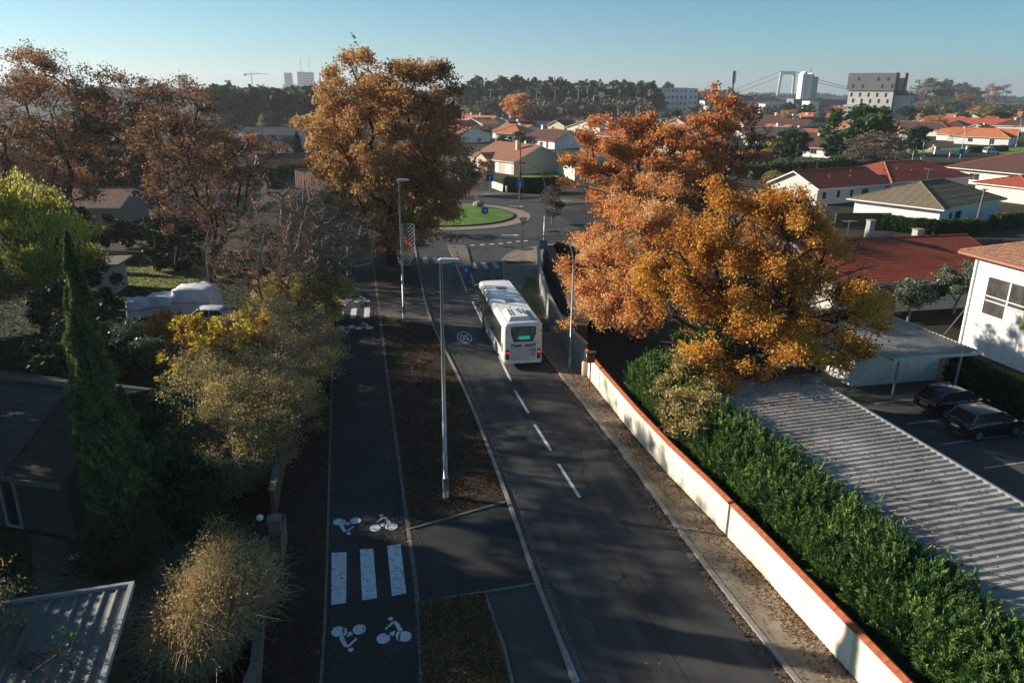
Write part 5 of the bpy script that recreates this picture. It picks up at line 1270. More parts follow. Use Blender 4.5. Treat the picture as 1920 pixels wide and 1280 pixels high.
def far_house(label, px, py, wm_, rotd, W, D, h, rise, wm, rm, rt='gable', wins=(), **k):
    if 2 <= rotd <= 8 and px > 1150 and rt != 'flat':
        rotd = -43 if (px * 7 + py) % 3 else 42; W = W * 0.82
    g = G(px, py); HP.append((g.x, g.y)); r = math.radians(rotd); A = Vector((g.x - W / 2 * math.cos(r), g.y - W / 2 * math.sin(r))); B = A + Vector((W * math.cos(r), W * math.sin(r)))
    return house(label, A, B, D, h, rise, wm, rm, rt, wins=wins, **k)
W1 = [('f', 3, 0.9, 1.4, 1.2), ('f', 7, 0.1, 1.0, 2.1, 'd')]
far_house('grey metal shed with a wide low gable beyond the orange roof', 926, 232, 0, -4, 17, 25, 4.5, 3.4, mat('shed_grey', (0.30, 0.33, 0.37), 0.6), TILE_GREY, 'gablefront', ov=0.4)
far_house('brown roofed low house between the grey shed and the yellow gable', 1005, 233, 0, 5, 15, 10, 2.7, 2.0, CREAM, TILE_BROWN, 'hip', W1)
far_house('small yellow gabled house facing the sun in the centre distance', 1042, 247, 0, -38, 9, 12, 2.8, 2.1, YELLOWW, TILE_BROWN, 'gablefront', W1)
far_house('long house with a dull red roof behind the yellow gable', 1040, 237, 0, 2, 30, 10, 2.8, 2.2, CREAM, TILE_RED, 'gable', W1, chim=[(5, 6, .5, 1.5)])
far_house('white house with a tan hip roof below the road gantry', 1095, 226, 0, 3, 22, 14, 3.0, 2.8, WHITEW, TILE_TAN, 'hip', W1)
far_house('low pale roofed house beneath the twin white gables', 1050, 222, 0, 4, 26, 12, 2.8, 2.0, CREAM, TILE_GREY, 'hip', W1)
far_house('white twin gabled house with its first gable lit', 1007, 219, 0, -15, 11, 12, 5.0, 3.8, WHITEW, TILE_GREY, 'gablefront', W1)
far_house('white twin gabled house with its second gable beside the pines', 1023, 219, 0, -15, 11, 12, 5.0, 3.8, WHITEW, TILE_GREY, 'gablefront', W1)
far_house('two storey white house with a red roof behind the oak crown', 1244, 226, 0, 3, 13, 10, 5.6, 2.0, WHITEW, TILE_RED, 'gable', [('f', 3, 3.2, 1.2, 1.3), ('f', 8, 3.2, 1.2, 1.3), ('f', 3, 0.9, 1.2, 1.3)])
far_house('house with a dusky red roof half hidden by the oak crown', 1290, 262, 0, 4, 18, 11, 2.8, 2.4, CREAM, TILE_RED, 'gable', W1)
far_house('low house with an orange red roof right beside the oak crown', 1330, 250, 0, 2, 16, 10, 2.8, 2.2, CREAM, TILE_RED, 'gable', W1)
# right-hand suburb
A, B = E((1357, 251), (1403, 257.5), 2.8)
house('white gabled house with a grey sheet roof beside the orange hedge', A, B, 24, 2.8, 2.7, CREAM, TILE_GREY, 'gablefront', ov=0.7, wins=[('f', 9, 0.4, 4.0, 1.9, 'w', mat('tan_frame', (0.5, 0.35, 0.2), 0.6)), ('r', 8, 0.4, 2.4, 1.8, 'w', DFRAME)])
far_house('house with a long brown roof and a greenish gable behind the grey roofed one', 1452, 250, 0, 8, 33, 13, 2.9, 3.2, mat('greenish_render', (0.42, 0.50, 0.46), 0.85), TILE_BROWN, 'gable', W1)
far_house('small white gabled house above the brown roofs', 1414, 230, 0, -30, 10, 18, 2.8, 2.6, WHITEW, TILE_BROWN, 'gablefront', W1)
far_house('tiny white gable tucked below the small white gabled house', 1409, 240, 0, -30, 7, 14, 2.6, 2.0, WHITEW, TILE_BROWN, 'gablefront')
far_house('pale blue white gabled house by the dark shrub', 1392, 236, 0, 4, 9, 16, 2.9, 2.3, mat('bluish_render', (0.55, 0.60, 0.66), 0.85), TILE_RED, 'gablefront', W1)
far_house('long bungalow with a flame orange roof before the two storey house', 1520, 231, 0, 4, 36, 12, 2.8, 3.2, CREAM, TILE_ORANGE, 'hip', W1, chim=[(10, 4, .5, 1.2), (30, 4, .5, 1.2)])
far_house('two storey white house with a flame red gable roof', 1563, 221, 0, -28, 14, 18, 5.8, 3.0, WHITEW, TILE_RED, 'gable', [('f', 4, 3.5, 1.3, 1.3), ('f', 9, 3.5, 1.3, 1.3)], chim=[(9, 7, .4, 1)])
far_house('house with a deep red roof touching the big green tree', 1573, 228, 0, 4, 16, 11, 2.8, 2.6, CREAM, TILE_RED, 'gable', W1)
far_house('white edged gable at the end of a dark brown roof', 1492, 244, 0, 30, 10, 9, 2.8, 2.3, WHITEW, TILE_BROWN, 'gablefront', W1)
far_house('wide dark brown roofed house beneath the flame orange roof', 1530, 240, 0, 3, 28, 12, 2.8, 2.6, GREYW, TILE_BROWN, 'gable', W1, chim=[(3, 5, .5, 1.6), (20, 5, .5, 1.0)])
A, B = E((1507, 274), (1560, 277), 2.9)
house('white house with a dark brown roof and a white pot between the dark shrubs', A, B, 14, 2.9, 3.3, WHITEW, TILE_BROWN, 'gable', ov=0.6, wins=[('f', 3.0, 0.9, 1.8, 1.3), ('f', 7.0, 0.9, 1.2, 1.3)], chim=[(7.5, 6, .35, 1.4), (1.5, 6, .3, 1.0)])
far_house('brown roofed house crossed by an orange hip line above the parked cars', 1712, 254, 0, 6, 36, 13, 2.8, 3.0, CREAM, TILE_BROWN, 'hip', W1, ridge=TILE_ORANGE)
far_house('white triangular gable facing the sun with a red roof behind it', 1722, 243, 0, -35, 13, 22, 2.8, 3.2, WHITEW, TILE_RED, 'gablefront')
far_house('long red roof behind the orange roof of the yellow bungalow', 1825, 244, 0, 4, 42, 14, 2.8, 3.0, CREAM, TILE_RED, 'gable', W1, chim=[(34, 6, .5, 1.4)])
far_house('red hip roof beside the bright green rounded tree', 1772, 222, 0, 4, 24, 16, 3.0, 3.6, CREAM, TILE_RED, 'hip', W1)
far_house('white two storey house with a brown hip roof standing above the suburb', 1858, 212, 0, -10, 18, 14, 6.2, 2.4, WHITEW, TILE_BROWN, 'hip', [('f', 4, 3.6, 1.5, 1.3), ('f', 12, 3.6, 1.5, 1.3)])
far_house('wide low dark roof below the white two storey house', 1845, 222, 0, 4, 44, 16, 2.8, 3.0, GREYW, TILE_BROWN, 'hip', W1)
far_house('red roofed house at the far edge beneath the skyline', 1903, 214, 0, 4, 36, 16, 2.8, 3.0, CREAM, TILE_RED, 'hip', W1, chim=[(12, 6, .6, 2.0)])
far_house('pale low gable among bare shrubs at the far edge', 1894, 229, 0, -20, 14, 16, 2.8, 2.4, CREAM, TILE_TAN, 'gablefront')
far_house('brown roofed house behind the curved lamp of the yellow bungalow', 1908, 247, 0, 4, 26, 14, 2.8, 3.4, CREAM, TILE_BROWN, 'hip', W1)
far_house('pale blue house between the tall white tower and the red roofs', 1498, 219, 0, 4, 32, 12, 4.5, 0.8, mat('navy_roofed_wall', (0.30, 0.32, 0.38), 0.7), mat('navy_roof', (0.05, 0.06, 0.12), 0.6), 'flat')
far_house('cream house with a flat roof below the tall white tower', 1513, 209, 0, -18, 22, 14, 4.5, 0.5, YELLOWW, KERB, 'flat', W1)
far_house('dull pink long roofed building behind the palm', 1467, 218, 0, 3, 62, 16, 4.0, 2.8, CREAM, TILE_PINK, 'gable', W1)
far_house('red roof corner showing beside the palm', 1500, 224, 0, 3, 24, 12, 3.0, 2.6, CREAM, TILE_RED, 'gable')
far_house('brown roofed house under the palm fronds', 1452, 236, 0, 3, 26, 12, 2.8, 2.8, CREAM, TILE_BROWN, 'gable', W1, chim=[(8, 6, .5, 1.4), (18, 6, .5, 1)])
far_house('brown roofed house behind the big green tree', 1682, 236, 0, 3, 24, 12, 2.8, 3.0, CREAM, TILE_BROWN, 'hip', W1)
far_house('dusky brown roof in the bare trees below the grey block', 1640, 222, 0, 3, 26, 14, 3.2, 3.0, YELLOWW, TILE_BROWN, 'gable', W1)
far_house('red roof strip in front of the balconies of the grey block', 1618, 218, 0, 3, 26, 12, 3.0, 2.6, CREAM, TILE_RED, 'gable')
far_house('yellowish gable among the bare trees below the grey block', 1692, 224, 0, -25, 14, 18, 2.8, 3.0, YELLOWW, TILE_BROWN, 'gablefront')
fr = random.Random(11)
WMS = [(WHITEW, 'white'), (CREAM, 'cream'), (YELLOWW, 'yellow'), (BEIGE, 'beige')]
RMS = [(TILE_RED, 'red'), (TILE_ORANGE, 'orange'), (TILE_BROWN, 'dark brown'), (TILE_PINK, 'pinkish'), (TILE_ORANGE, 'orange'), (TILE_RED, 'red')]
nf = 0
for (x0, x1, Ds, where) in ((1385, 1910, range(246, 900, 33), 'in the far red roofed suburb'), (885, 1250, range(262, 420, 30), 'before the grey ridge woods'), (1262, 1390, range(230, 560, 36), 'behind the orange red oak')):
    for D_ in Ds:
        x = GY(x0, 200, D_).x; xe = GY(x1, 200, D_).x
        while x < xe:
            gx, gy = x + fr.uniform(-3, 3), D_ + fr.uniform(-5, 5); x += 23.0 if D_ < 600 else 28.0
            if min(math.hypot(gx - a_, gy - b_) for a_, b_ in HP) < 19.5 or fr.random() < 0.10: continue
            if 60 < gx < 235 and gy < 262 and gx > gy * 0.32: continue
            if math.hypot(gx - 210, gy - 466) < 34: continue
            nf += 1
            (wm, wn), (rm, rn) = fr.choice(WMS), fr.choice(RMS); rt = fr.choice(['gable', 'hip', 'gable', 'gablefront']); W_ = fr.uniform(11, 18)
            HP.append((gx, gy)); r_ = math.radians(fr.choice([-43, -43, 47, -40, 44])); c_ = Vector((math.cos(r_), math.sin(r_))); A_ = Vector((gx, gy)) - c_ * W_ / 2
            pxl = x0 + (x1 - x0) * (gx - GY(x0, 200, D_).x) / max(1, xe - GY(x0, 200, D_).x)
            house('%s %s roofed %s house in the %s rows %s' % (wn, rn, {'gable': 'long', 'hip': 'square', 'gablefront': 'gabled'}[rt], 'front' if D_ < 340 else ('middle' if D_ < 520 else 'last'), landmark(pxl)), A_, A_ + c_ * W_, fr.uniform(9, 13), 2.8, fr.uniform(2.0, 2.9), wm, rm, rt,
                  wins=[('f', W_ * 0.3, 0.9, 1.6, 1.3), ('f', W_ * 0.7, 0.3, 1.6, 1.9), ('l', 3.5, 0.9, 1.4, 1.2)] if D_ < 480 else (), chim=[(W_ * 0.4, 5, 0.4, 1.1)] if rt != 'hip' else (), group='houses ' + where)
print('fillers', nf)
# left-hand gardens and houses
far_house('grey two storey house with a dark roof behind the orange maple', 513, 283, 0, 4, 16, 9, 4.8, 1.6, GREYW, mat('dark_slate_roof', (0.07, 0.07, 0.075), 0.8), 'gable', [('f', 8.5, 1.8, 1.3, 2.4, 'w', DFRAME), ('f', 3.5, 3.0, 1.0, 1.2), ('r', 4, 3.0, 1.0, 1.2)])
far_house('pale gable joined beside the dark roofed grey house', 538, 276, 0, 10, 9, 12, 4.4, 2.2, mat('blue_grey_render', (0.42, 0.45, 0.47), 0.85), TILE_GREY, 'gablefront')
far_house('low house with a pale grey slanted roof behind the golden tree', 476, 275, 0, 0, 16, 12, 2.6, 2.4, GREYW, mat('pale_grey_roof', (0.36, 0.37, 0.40), 0.6), 'hip')
far_house('long low white depot wall before the dark pines', 510, 246, 0, 2, 48, 14, 4.0, 0.6, mat('depot_wall', (0.50, 0.50, 0.47), 0.85), TILE_GREY, 'flat')
far_house('small cream house with a steep pink gable beside the big oak', 572, 243, 0, -20, 9, 12, 4.0, 4.2, CREAM, TILE_PINK, 'gablefront', [('f', 4.5, 3.2, 1.2, 1.2)])
far_house('house with a faded green brown roof below the orange maple', 503, 310, 0, 18, 13, 10, 2.7, 2.6, GREYW, mat('mossy_roof', (0.13, 0.16, 0.10), 0.85, (0.20, 0.14, 0.09), 0.6, 4), 'hip', ridge=TILE_PINK)
far_house('house with a pink brown tiled roof seen between the bare oak and the big oak', 492, 335, 0, 22, 14, 11, 2.8, 2.6, CREAM, TILE_PINK, 'hip', W1, ridge=TILE_PINK, chim=[(11, 3, .35, 1.6)])
far_house('brown roofed house whose white verge slopes beside the big oak', 565, 345, 0, 25, 13, 10, 2.7, 2.4, CREAM, mat('brown_pink_tiles', (0.20, 0.11, 0.08), 0.85, (0.13, 0.075, 0.06), 1.5, 6), 'gable', W1)
far_house('shaded house with a brown roof behind the rusty trees', 150, 425, 0, 3, 10, 9, 2.7, 1.6, mat('brown_render', (0.30, 0.24, 0.20), 0.85), mat('brown_pink_tiles', (0, 0, 0)), 'gable', [('f', 3, 1, 1.2, 1.1)])
far_house('pale house hidden behind the spreading bare oak', 400, 395, 0, 10, 13, 9, 2.8, 2.2, GREYW, mat('brown_pink_tiles', (0, 0, 0)), 'gable', W1)
far_house('cream house glimpsed under the crown of the big oak', 640, 385, 0, 15, 12, 9, 2.8, 2.2, CREAM, TILE_PINK, 'gable', W1)
# kiosk with white wall by the lawn
t = thing('garden_shed', 'narrow pale shed with a flat overhanging roof beside the lawn', 'shed', (*G(182, 552)[:2], 0), 0.15)
b = MB(); b.box(0, 0, 0, 1.6, 3.0, 2.5); b.build('wall', mat('shed_pale', (0.42, 0.44, 0.47), 0.8), t)
b = MB(); b.box(-2.4, -0.4, 2.5, 2.2, 3.4, 2.66); b.build('roof', GREYWOOD, t)
# near-left house in shade
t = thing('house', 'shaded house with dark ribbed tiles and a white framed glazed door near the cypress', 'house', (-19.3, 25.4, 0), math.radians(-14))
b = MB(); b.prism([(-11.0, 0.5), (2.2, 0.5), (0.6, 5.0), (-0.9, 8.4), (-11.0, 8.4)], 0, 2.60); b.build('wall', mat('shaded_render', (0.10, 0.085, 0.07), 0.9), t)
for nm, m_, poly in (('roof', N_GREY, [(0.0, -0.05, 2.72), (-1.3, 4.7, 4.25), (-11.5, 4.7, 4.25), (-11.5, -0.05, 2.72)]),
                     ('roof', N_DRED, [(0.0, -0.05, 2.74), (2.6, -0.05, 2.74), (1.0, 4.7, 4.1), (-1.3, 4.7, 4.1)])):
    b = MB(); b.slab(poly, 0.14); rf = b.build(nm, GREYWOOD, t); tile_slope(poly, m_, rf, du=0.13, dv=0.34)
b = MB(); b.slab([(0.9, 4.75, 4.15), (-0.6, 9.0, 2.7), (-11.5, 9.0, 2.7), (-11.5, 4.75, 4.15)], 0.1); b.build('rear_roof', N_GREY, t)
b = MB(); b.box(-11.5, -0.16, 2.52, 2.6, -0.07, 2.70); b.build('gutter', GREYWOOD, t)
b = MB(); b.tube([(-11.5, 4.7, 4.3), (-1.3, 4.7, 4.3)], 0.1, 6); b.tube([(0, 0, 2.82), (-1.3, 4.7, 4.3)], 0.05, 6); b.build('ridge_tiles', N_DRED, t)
b = MB()
for x0, x1, z0, z1 in ((-1.05, -0.95, 0.05, 2.2), (-0.35, -0.27, 0.05, 2.2), (-0.95, -0.35, 2.12, 2.2), (-0.95, -0.35, 0.05, 0.14)): b.box(x0, 0.40, z0, x1, 0.49, z1)
d_ = b.build('door', mat('door_frame_grey', (0.42, 0.43, 0.43), 0.6), t)
b = MB(); b.box(-0.95, 0.455, 0.14, -0.35, 0.48, 2.12); b.build('pane', GLASS, d_)
# near-left garden carport of old sheet
t = thing('carport', 'old streaked sheet roof with a pale frame in the dark garden', 'carport', (*G(190, 1265, 2.4)[:2], 0), math.radians(105))
q0 = G(190, 1265, 2.4).xy; q1 = G(242, 1098, 2.4).xy; q2 = G(0, 1130, 2.4).xy
t.rotation_euler = (0, 0, math.atan2((q1 - q0).y, (q1 - q0).x)); q0 = q0 - (q1 - q0).normalized() * 2.0; t.location = (q0.x, q0.y, 0)
Lw = (q1 - q0).length
rib_roof(t, Lw, 6.0, 2.36, 0.0, 0.36, SHEETD, 0.05)
b = MB(); b.box(-0.05, -0.14, 2.30, Lw + 0.12, 0.0, 2.48); b.box(Lw, 0.0, 2.30, Lw + 0.12, 6.0, 2.48); b.build('edge_trim', mat('trim_grey', (0.34, 0.34, 0.33), 0.7), t)
for x, y in ((Lw - 0.3, 0.2), (Lw - 0.3, 5.0), (0.4, 0.2)):
    b = MB(); b.box(x, y, 0, x + 0.1, y + 0.1, 2.35); b.build('post', GREYWOOD, t)
# things under white tarpaulin
def tarp(label, px, py, W, D, H, rot=0.1, name='covered_boat', cat='tarpaulin', m=None):
    g = G(px, py); rng = random.Random(int(px))
    t = thing(name, label, cat, (g.x, g.y, 0), rot)
    n = 13; v = []; f = []
    for i in range(n):
        for j in range(n):
            x = (i / (n - 1) - 0.5) * 2; y = (j / (n - 1) - 0.5) * 2; e = max(abs(x), abs(y))
            if e > 0.9: q = 1.0 / e if e > 0 else 1; z = 0.06; s = 1.03 + 0.04 * math.sin(9 * (x + y))
            elif e > 0.72: z = H * 0.5; s = (0.97 + 0.02 * math.sin(14 * (x - y))) * 0.95 / e * 0.98
            elif e > 0.55: z = H * (0.93 + 0.03 * math.sin(7 * x)); s = 0.84 / e
            else: z = H * (1.0 + 0.06 * math.cos(x * PI) - 0.05 * abs(math.sin(5 * y + 3 * x))); s = 0.84 / 0.55
            v.append((x * s * W / 2 * (1 if e > 0.55 else 0.92) + rng.uniform(-.03, .03), y * s * D / 2 * (1 if e > 0.55 else 0.92) + rng.uniform(-.03, .03), max(0.05, z + rng.uniform(-.04, .04))))
    for i in range(n - 1):
        for j in range(n - 1): f.append((i * n + j, (i + 1) * n + j, (i + 1) * n + j + 1, i * n + j + 1))
    npmesh('cover', np.array(v), np.array(f), m or mat('tarp_white', (0.70, 0.72, 0.76), 0.7, (0.52, 0.54, 0.58), 1.5, 5), t, smooth=False)
    b = MB(); b.tube([(-W * 0.44, -D * 0.53, H * 0.5), (W * 0.44, -D * 0.53, H * 0.5)], 0.025, 5); b.build('rope', GREYWOOD, t)
    return t
tarp('small white tarpaulin heap beside the tall covered one', 307, 588, 2.1, 1.9, 1.6, 0.1)
tarp('rounded pale tarpaulin mound half hidden by dark twigs', 262, 592, 1.8, 1.7, 1.35, 0.5)
tarp('tall square bulk under a pale tarpaulin near the bare tree', 372, 584, 3.4, 2.6, 2.1, 0.05)
car('white car half hidden by shrubs below the tall covered bulk', (*G(362, 612)[:2], 0.02), math.radians(-86), mat('van_white', (0, 0, 0)), chrome=False, lamp='wedge')
t = thing('garden_table', 'small pale plastic tabletop lying in the dark garden', 'table', (*G(138, 1055)[:2], 0.0), 0.3)
b = MB(); b.tube([(0, 0, 0.30), (0, 0, 0.34)], 0.28, 14); b.build('top', mat('pale_blue', (0.30, 0.38, 0.42), 0.5), t)
b = MB(); b.tube([(0, 0, 0), (0, 0, 0.30)], 0.03, 6); b.build('leg', GREYW, t)
# fences and low walls
t = thing('wooden_fence', 'tall brown board fence in front of the white bungalow', 'fence', (*G(1565, 428)[:2], 0), 0)
a = G(1565, 428).xy; c = G(1666, 428).xy; L_ = (c - a).length; t.rotation_euler = (0, 0, math.atan2((c - a).y, (c - a).x))
b = MB(); x = 0
while x < L_: b.box(x, 0, 0.05, x + 0.22, 0.04, 2.05); x += 0.235
b.build('boards', WOOD, t)
for k in range(5): 
    b = MB(); b.box(L_ * k / 4 - 0.05, 0.045, 0, L_ * k / 4 + 0.05, 0.14, 2.0); b.build('post', GREYWOOD, t)
t = thing('gate', 'grey slatted gate with a white post behind the oak crown', 'gate', (*G(1622, 462)[:2], 0), 0.25)
b = MB(); b.box(-0.2, -0.2, 0, 0.2, 0.2, 2.1); b.build('post', WHITEW, t)
b = MB()
for k in range(4): b.box(0.4, -0.03, 0.3 + k * 0.35, 3.6, 0.03, 0.5 + k * 0.35)
b.build('slats', mat('slat_grey', (0.25, 0.26, 0.28), 0.6), t)
def low_wall(label, p0, p1, h=0.9, m=CREAM, piers=()):
    a = G(*p0).xy; c = G(*p1).xy; t = thing('boundary_wall', label, 'wall', (a.x, a.y, 0), math.atan2((c - a).y, (c - a).x)); L_ = (c - a).length
    b = MB(); b.box(0, 0, 0, L_, 0.3, h); b.build('wall_body', m, t)
    for k in piers: b = MB(); b.box(L_ * k - 0.3, -0.1, 0, L_ * k + 0.3, 0.4, h * 1.7); b.build('pier', m, t)
low_wall('cream boundary wall before the lawn of the yellow bungalow', (1753, 289), (1812, 288), 1.3, CREAM, (0.0, 1.0))
low_wall('cream boundary wall with two piers beside the dark rounded shrub', (1672, 282), (1748, 285), 1.3, CREAM, (0.3, 1.0))
low_wall('cream garden wall curving below the blue dead end sign', (922, 352), (949, 362), 1.2, CREAM)
low_wall('low grey wall in front of the orange hedge', (1300, 330), (1470, 322), 1.0, GREYW)
low_wall('pale wall running behind the dark gardens under the rusty oaks', (120, 455), (470, 420), 1.3, mat('shade_wall', (0.22, 0.19, 0.16), 0.9))
t = thing('gate_post', 'pale square gate post below the bare bush', 'post', (*G(1729, 305)[:2], 0))
b = MB(); b.box(-0.4, -0.4, 0, 0.4, 0.4, 1.6); b.box(-0.5, -0.5, 1.6, 0.5, 0.5, 1.8); b.build('post', CREAM, t)

# ================================================================ TREES AND SHRUBS
rngA = np.random.default_rng(3)
def lob(*l): return [tuple(x) for x in l]
# big oak by the road
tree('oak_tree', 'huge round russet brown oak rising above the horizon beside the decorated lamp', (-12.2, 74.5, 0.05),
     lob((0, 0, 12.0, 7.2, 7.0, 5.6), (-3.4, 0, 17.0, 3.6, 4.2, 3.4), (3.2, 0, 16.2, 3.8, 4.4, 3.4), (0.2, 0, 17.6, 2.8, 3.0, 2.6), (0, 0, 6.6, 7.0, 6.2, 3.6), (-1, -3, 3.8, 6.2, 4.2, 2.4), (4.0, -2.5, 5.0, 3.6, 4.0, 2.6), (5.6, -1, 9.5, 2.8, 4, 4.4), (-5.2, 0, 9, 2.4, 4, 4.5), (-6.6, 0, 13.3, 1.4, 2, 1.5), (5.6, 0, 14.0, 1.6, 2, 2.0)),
     640, 5.0, 135000, 0.17, L_BROWN, BARKD, 11, tr=0.55, spread=0.38, twigs=4, tint=(0.58, 0.26), gap=-0.3, colfn=lambda c, h: 0.12 * np.clip(-c[:, 0] / 8, -1, 1) - 0.12 * h)  # tint shifts paler low on the sun side, light put into the leaves
# orange oaks behind the cream wall
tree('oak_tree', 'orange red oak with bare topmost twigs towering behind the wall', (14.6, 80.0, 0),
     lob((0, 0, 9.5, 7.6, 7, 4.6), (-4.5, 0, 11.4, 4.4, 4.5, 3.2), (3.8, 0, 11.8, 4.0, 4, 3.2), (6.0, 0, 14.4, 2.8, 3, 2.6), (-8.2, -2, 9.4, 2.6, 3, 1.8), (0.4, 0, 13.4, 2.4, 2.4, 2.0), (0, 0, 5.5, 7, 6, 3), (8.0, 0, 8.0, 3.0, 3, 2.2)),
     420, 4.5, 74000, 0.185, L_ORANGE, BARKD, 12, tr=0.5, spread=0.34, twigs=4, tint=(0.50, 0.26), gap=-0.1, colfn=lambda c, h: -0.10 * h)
tree('oak_tree', 'dark bare topped oak with few brown leaves behind the orange red oak', (27.0, 96.0, 0),
     lob((0, 0, 11.5, 5.0, 5, 3.6), (0.5, 0, 15.2, 2.6, 3, 2.4), (-3, 0, 10, 4, 4, 4)),
     320, 6.0, 9000, 0.20, L_RUST, BARKD, 13, tr=0.4, spread=0.3, twigs=6, tint=(0.30, 0.2), thin=0.02)
tree('oak_tree', 'copper coloured oak leaning over the curved wall beside the bus', (8.6, 50.5, 0),
     lob((0, 0, 6.4, 4.2, 4.4, 3.2), (-3.0, -1.5, 5.2, 2.2, 2.6, 2.2), (0.6, 1, 9.4, 2.8, 3.0, 2.2), (-1.2, -5.2, 4.2, 2.6, 2.6, 2.0), (3.5, 0, 6.0, 3, 3, 3), (-3.6, -4.0, 3.0, 1.6, 2.0, 1.0)),
     420, 2.6, 88000, 0.105, L_ORANGE, BARKD, 14, tr=0.36, spread=0.26, twigs=4, twl=0.6, tint=(0.64, 0.24), gap=-0.2)
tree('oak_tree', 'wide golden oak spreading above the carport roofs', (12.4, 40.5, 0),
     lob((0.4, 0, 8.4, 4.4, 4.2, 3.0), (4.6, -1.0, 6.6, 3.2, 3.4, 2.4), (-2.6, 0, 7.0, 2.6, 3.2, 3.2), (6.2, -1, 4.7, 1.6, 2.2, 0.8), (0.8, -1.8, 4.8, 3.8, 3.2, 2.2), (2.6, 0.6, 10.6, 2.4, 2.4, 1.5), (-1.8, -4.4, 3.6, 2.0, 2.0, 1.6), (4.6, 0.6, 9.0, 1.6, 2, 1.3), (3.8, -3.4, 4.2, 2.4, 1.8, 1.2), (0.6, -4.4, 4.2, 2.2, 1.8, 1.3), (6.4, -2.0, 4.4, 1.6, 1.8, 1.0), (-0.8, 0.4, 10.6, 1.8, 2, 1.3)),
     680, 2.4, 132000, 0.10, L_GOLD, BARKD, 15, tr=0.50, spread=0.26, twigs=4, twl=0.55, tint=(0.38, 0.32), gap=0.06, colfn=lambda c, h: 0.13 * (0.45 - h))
# evergreen shrub at the foot of the golden oak
def shrub(name, label, loc, lobes, n, size, m, seed, bark=BARK, tint=(0.5, 0.3), group=None, cat='shrub', stems=5, nsk=90, tr=0.06, spread=0.2, aspect=1.6, twl=0.35, cname='foliage', fork=0.4, twigs=2, droop=0.0, hollow=0.4):
    return tree(name, label, loc, lobes, nsk, fork, n, size, m, bark, seed, tr=tr, spread=spread, twigs=twigs, twl=twl, group=group, cat=cat, tint=tint, aspect=aspect, stems=stems, cname=cname, tname='stems', droop=droop, hollow=hollow, step=0.6)
shrub('evergreen_shrub', 'olive brown leafy shrub hanging over the wall at the foot of the golden oak', (8.6, 32.6, 0), lob((0, 0, 2.0, 1.5, 2.4, 1.5), (0.4, 2.2, 2.3, 1.6, 1.8, 1.7), (-0.3, -1.4, 2.0, 1.0, 1.3, 1.1)), 26000, 0.085, L_SCRUB, 21, tint=(0.50, 0.3))
shrub('evergreen_shrub', 'dark leafy shrub behind the bright conifer hedge end', (9.0, 37.5, 0), lob((0, 0, 2.2, 1.9, 3.2, 1.9), (1.6, 0.4, 3.0, 1.8, 2.4, 1.7)), 30000, 0.09, L_GREEN, 22, tint=(0.45, 0.3))

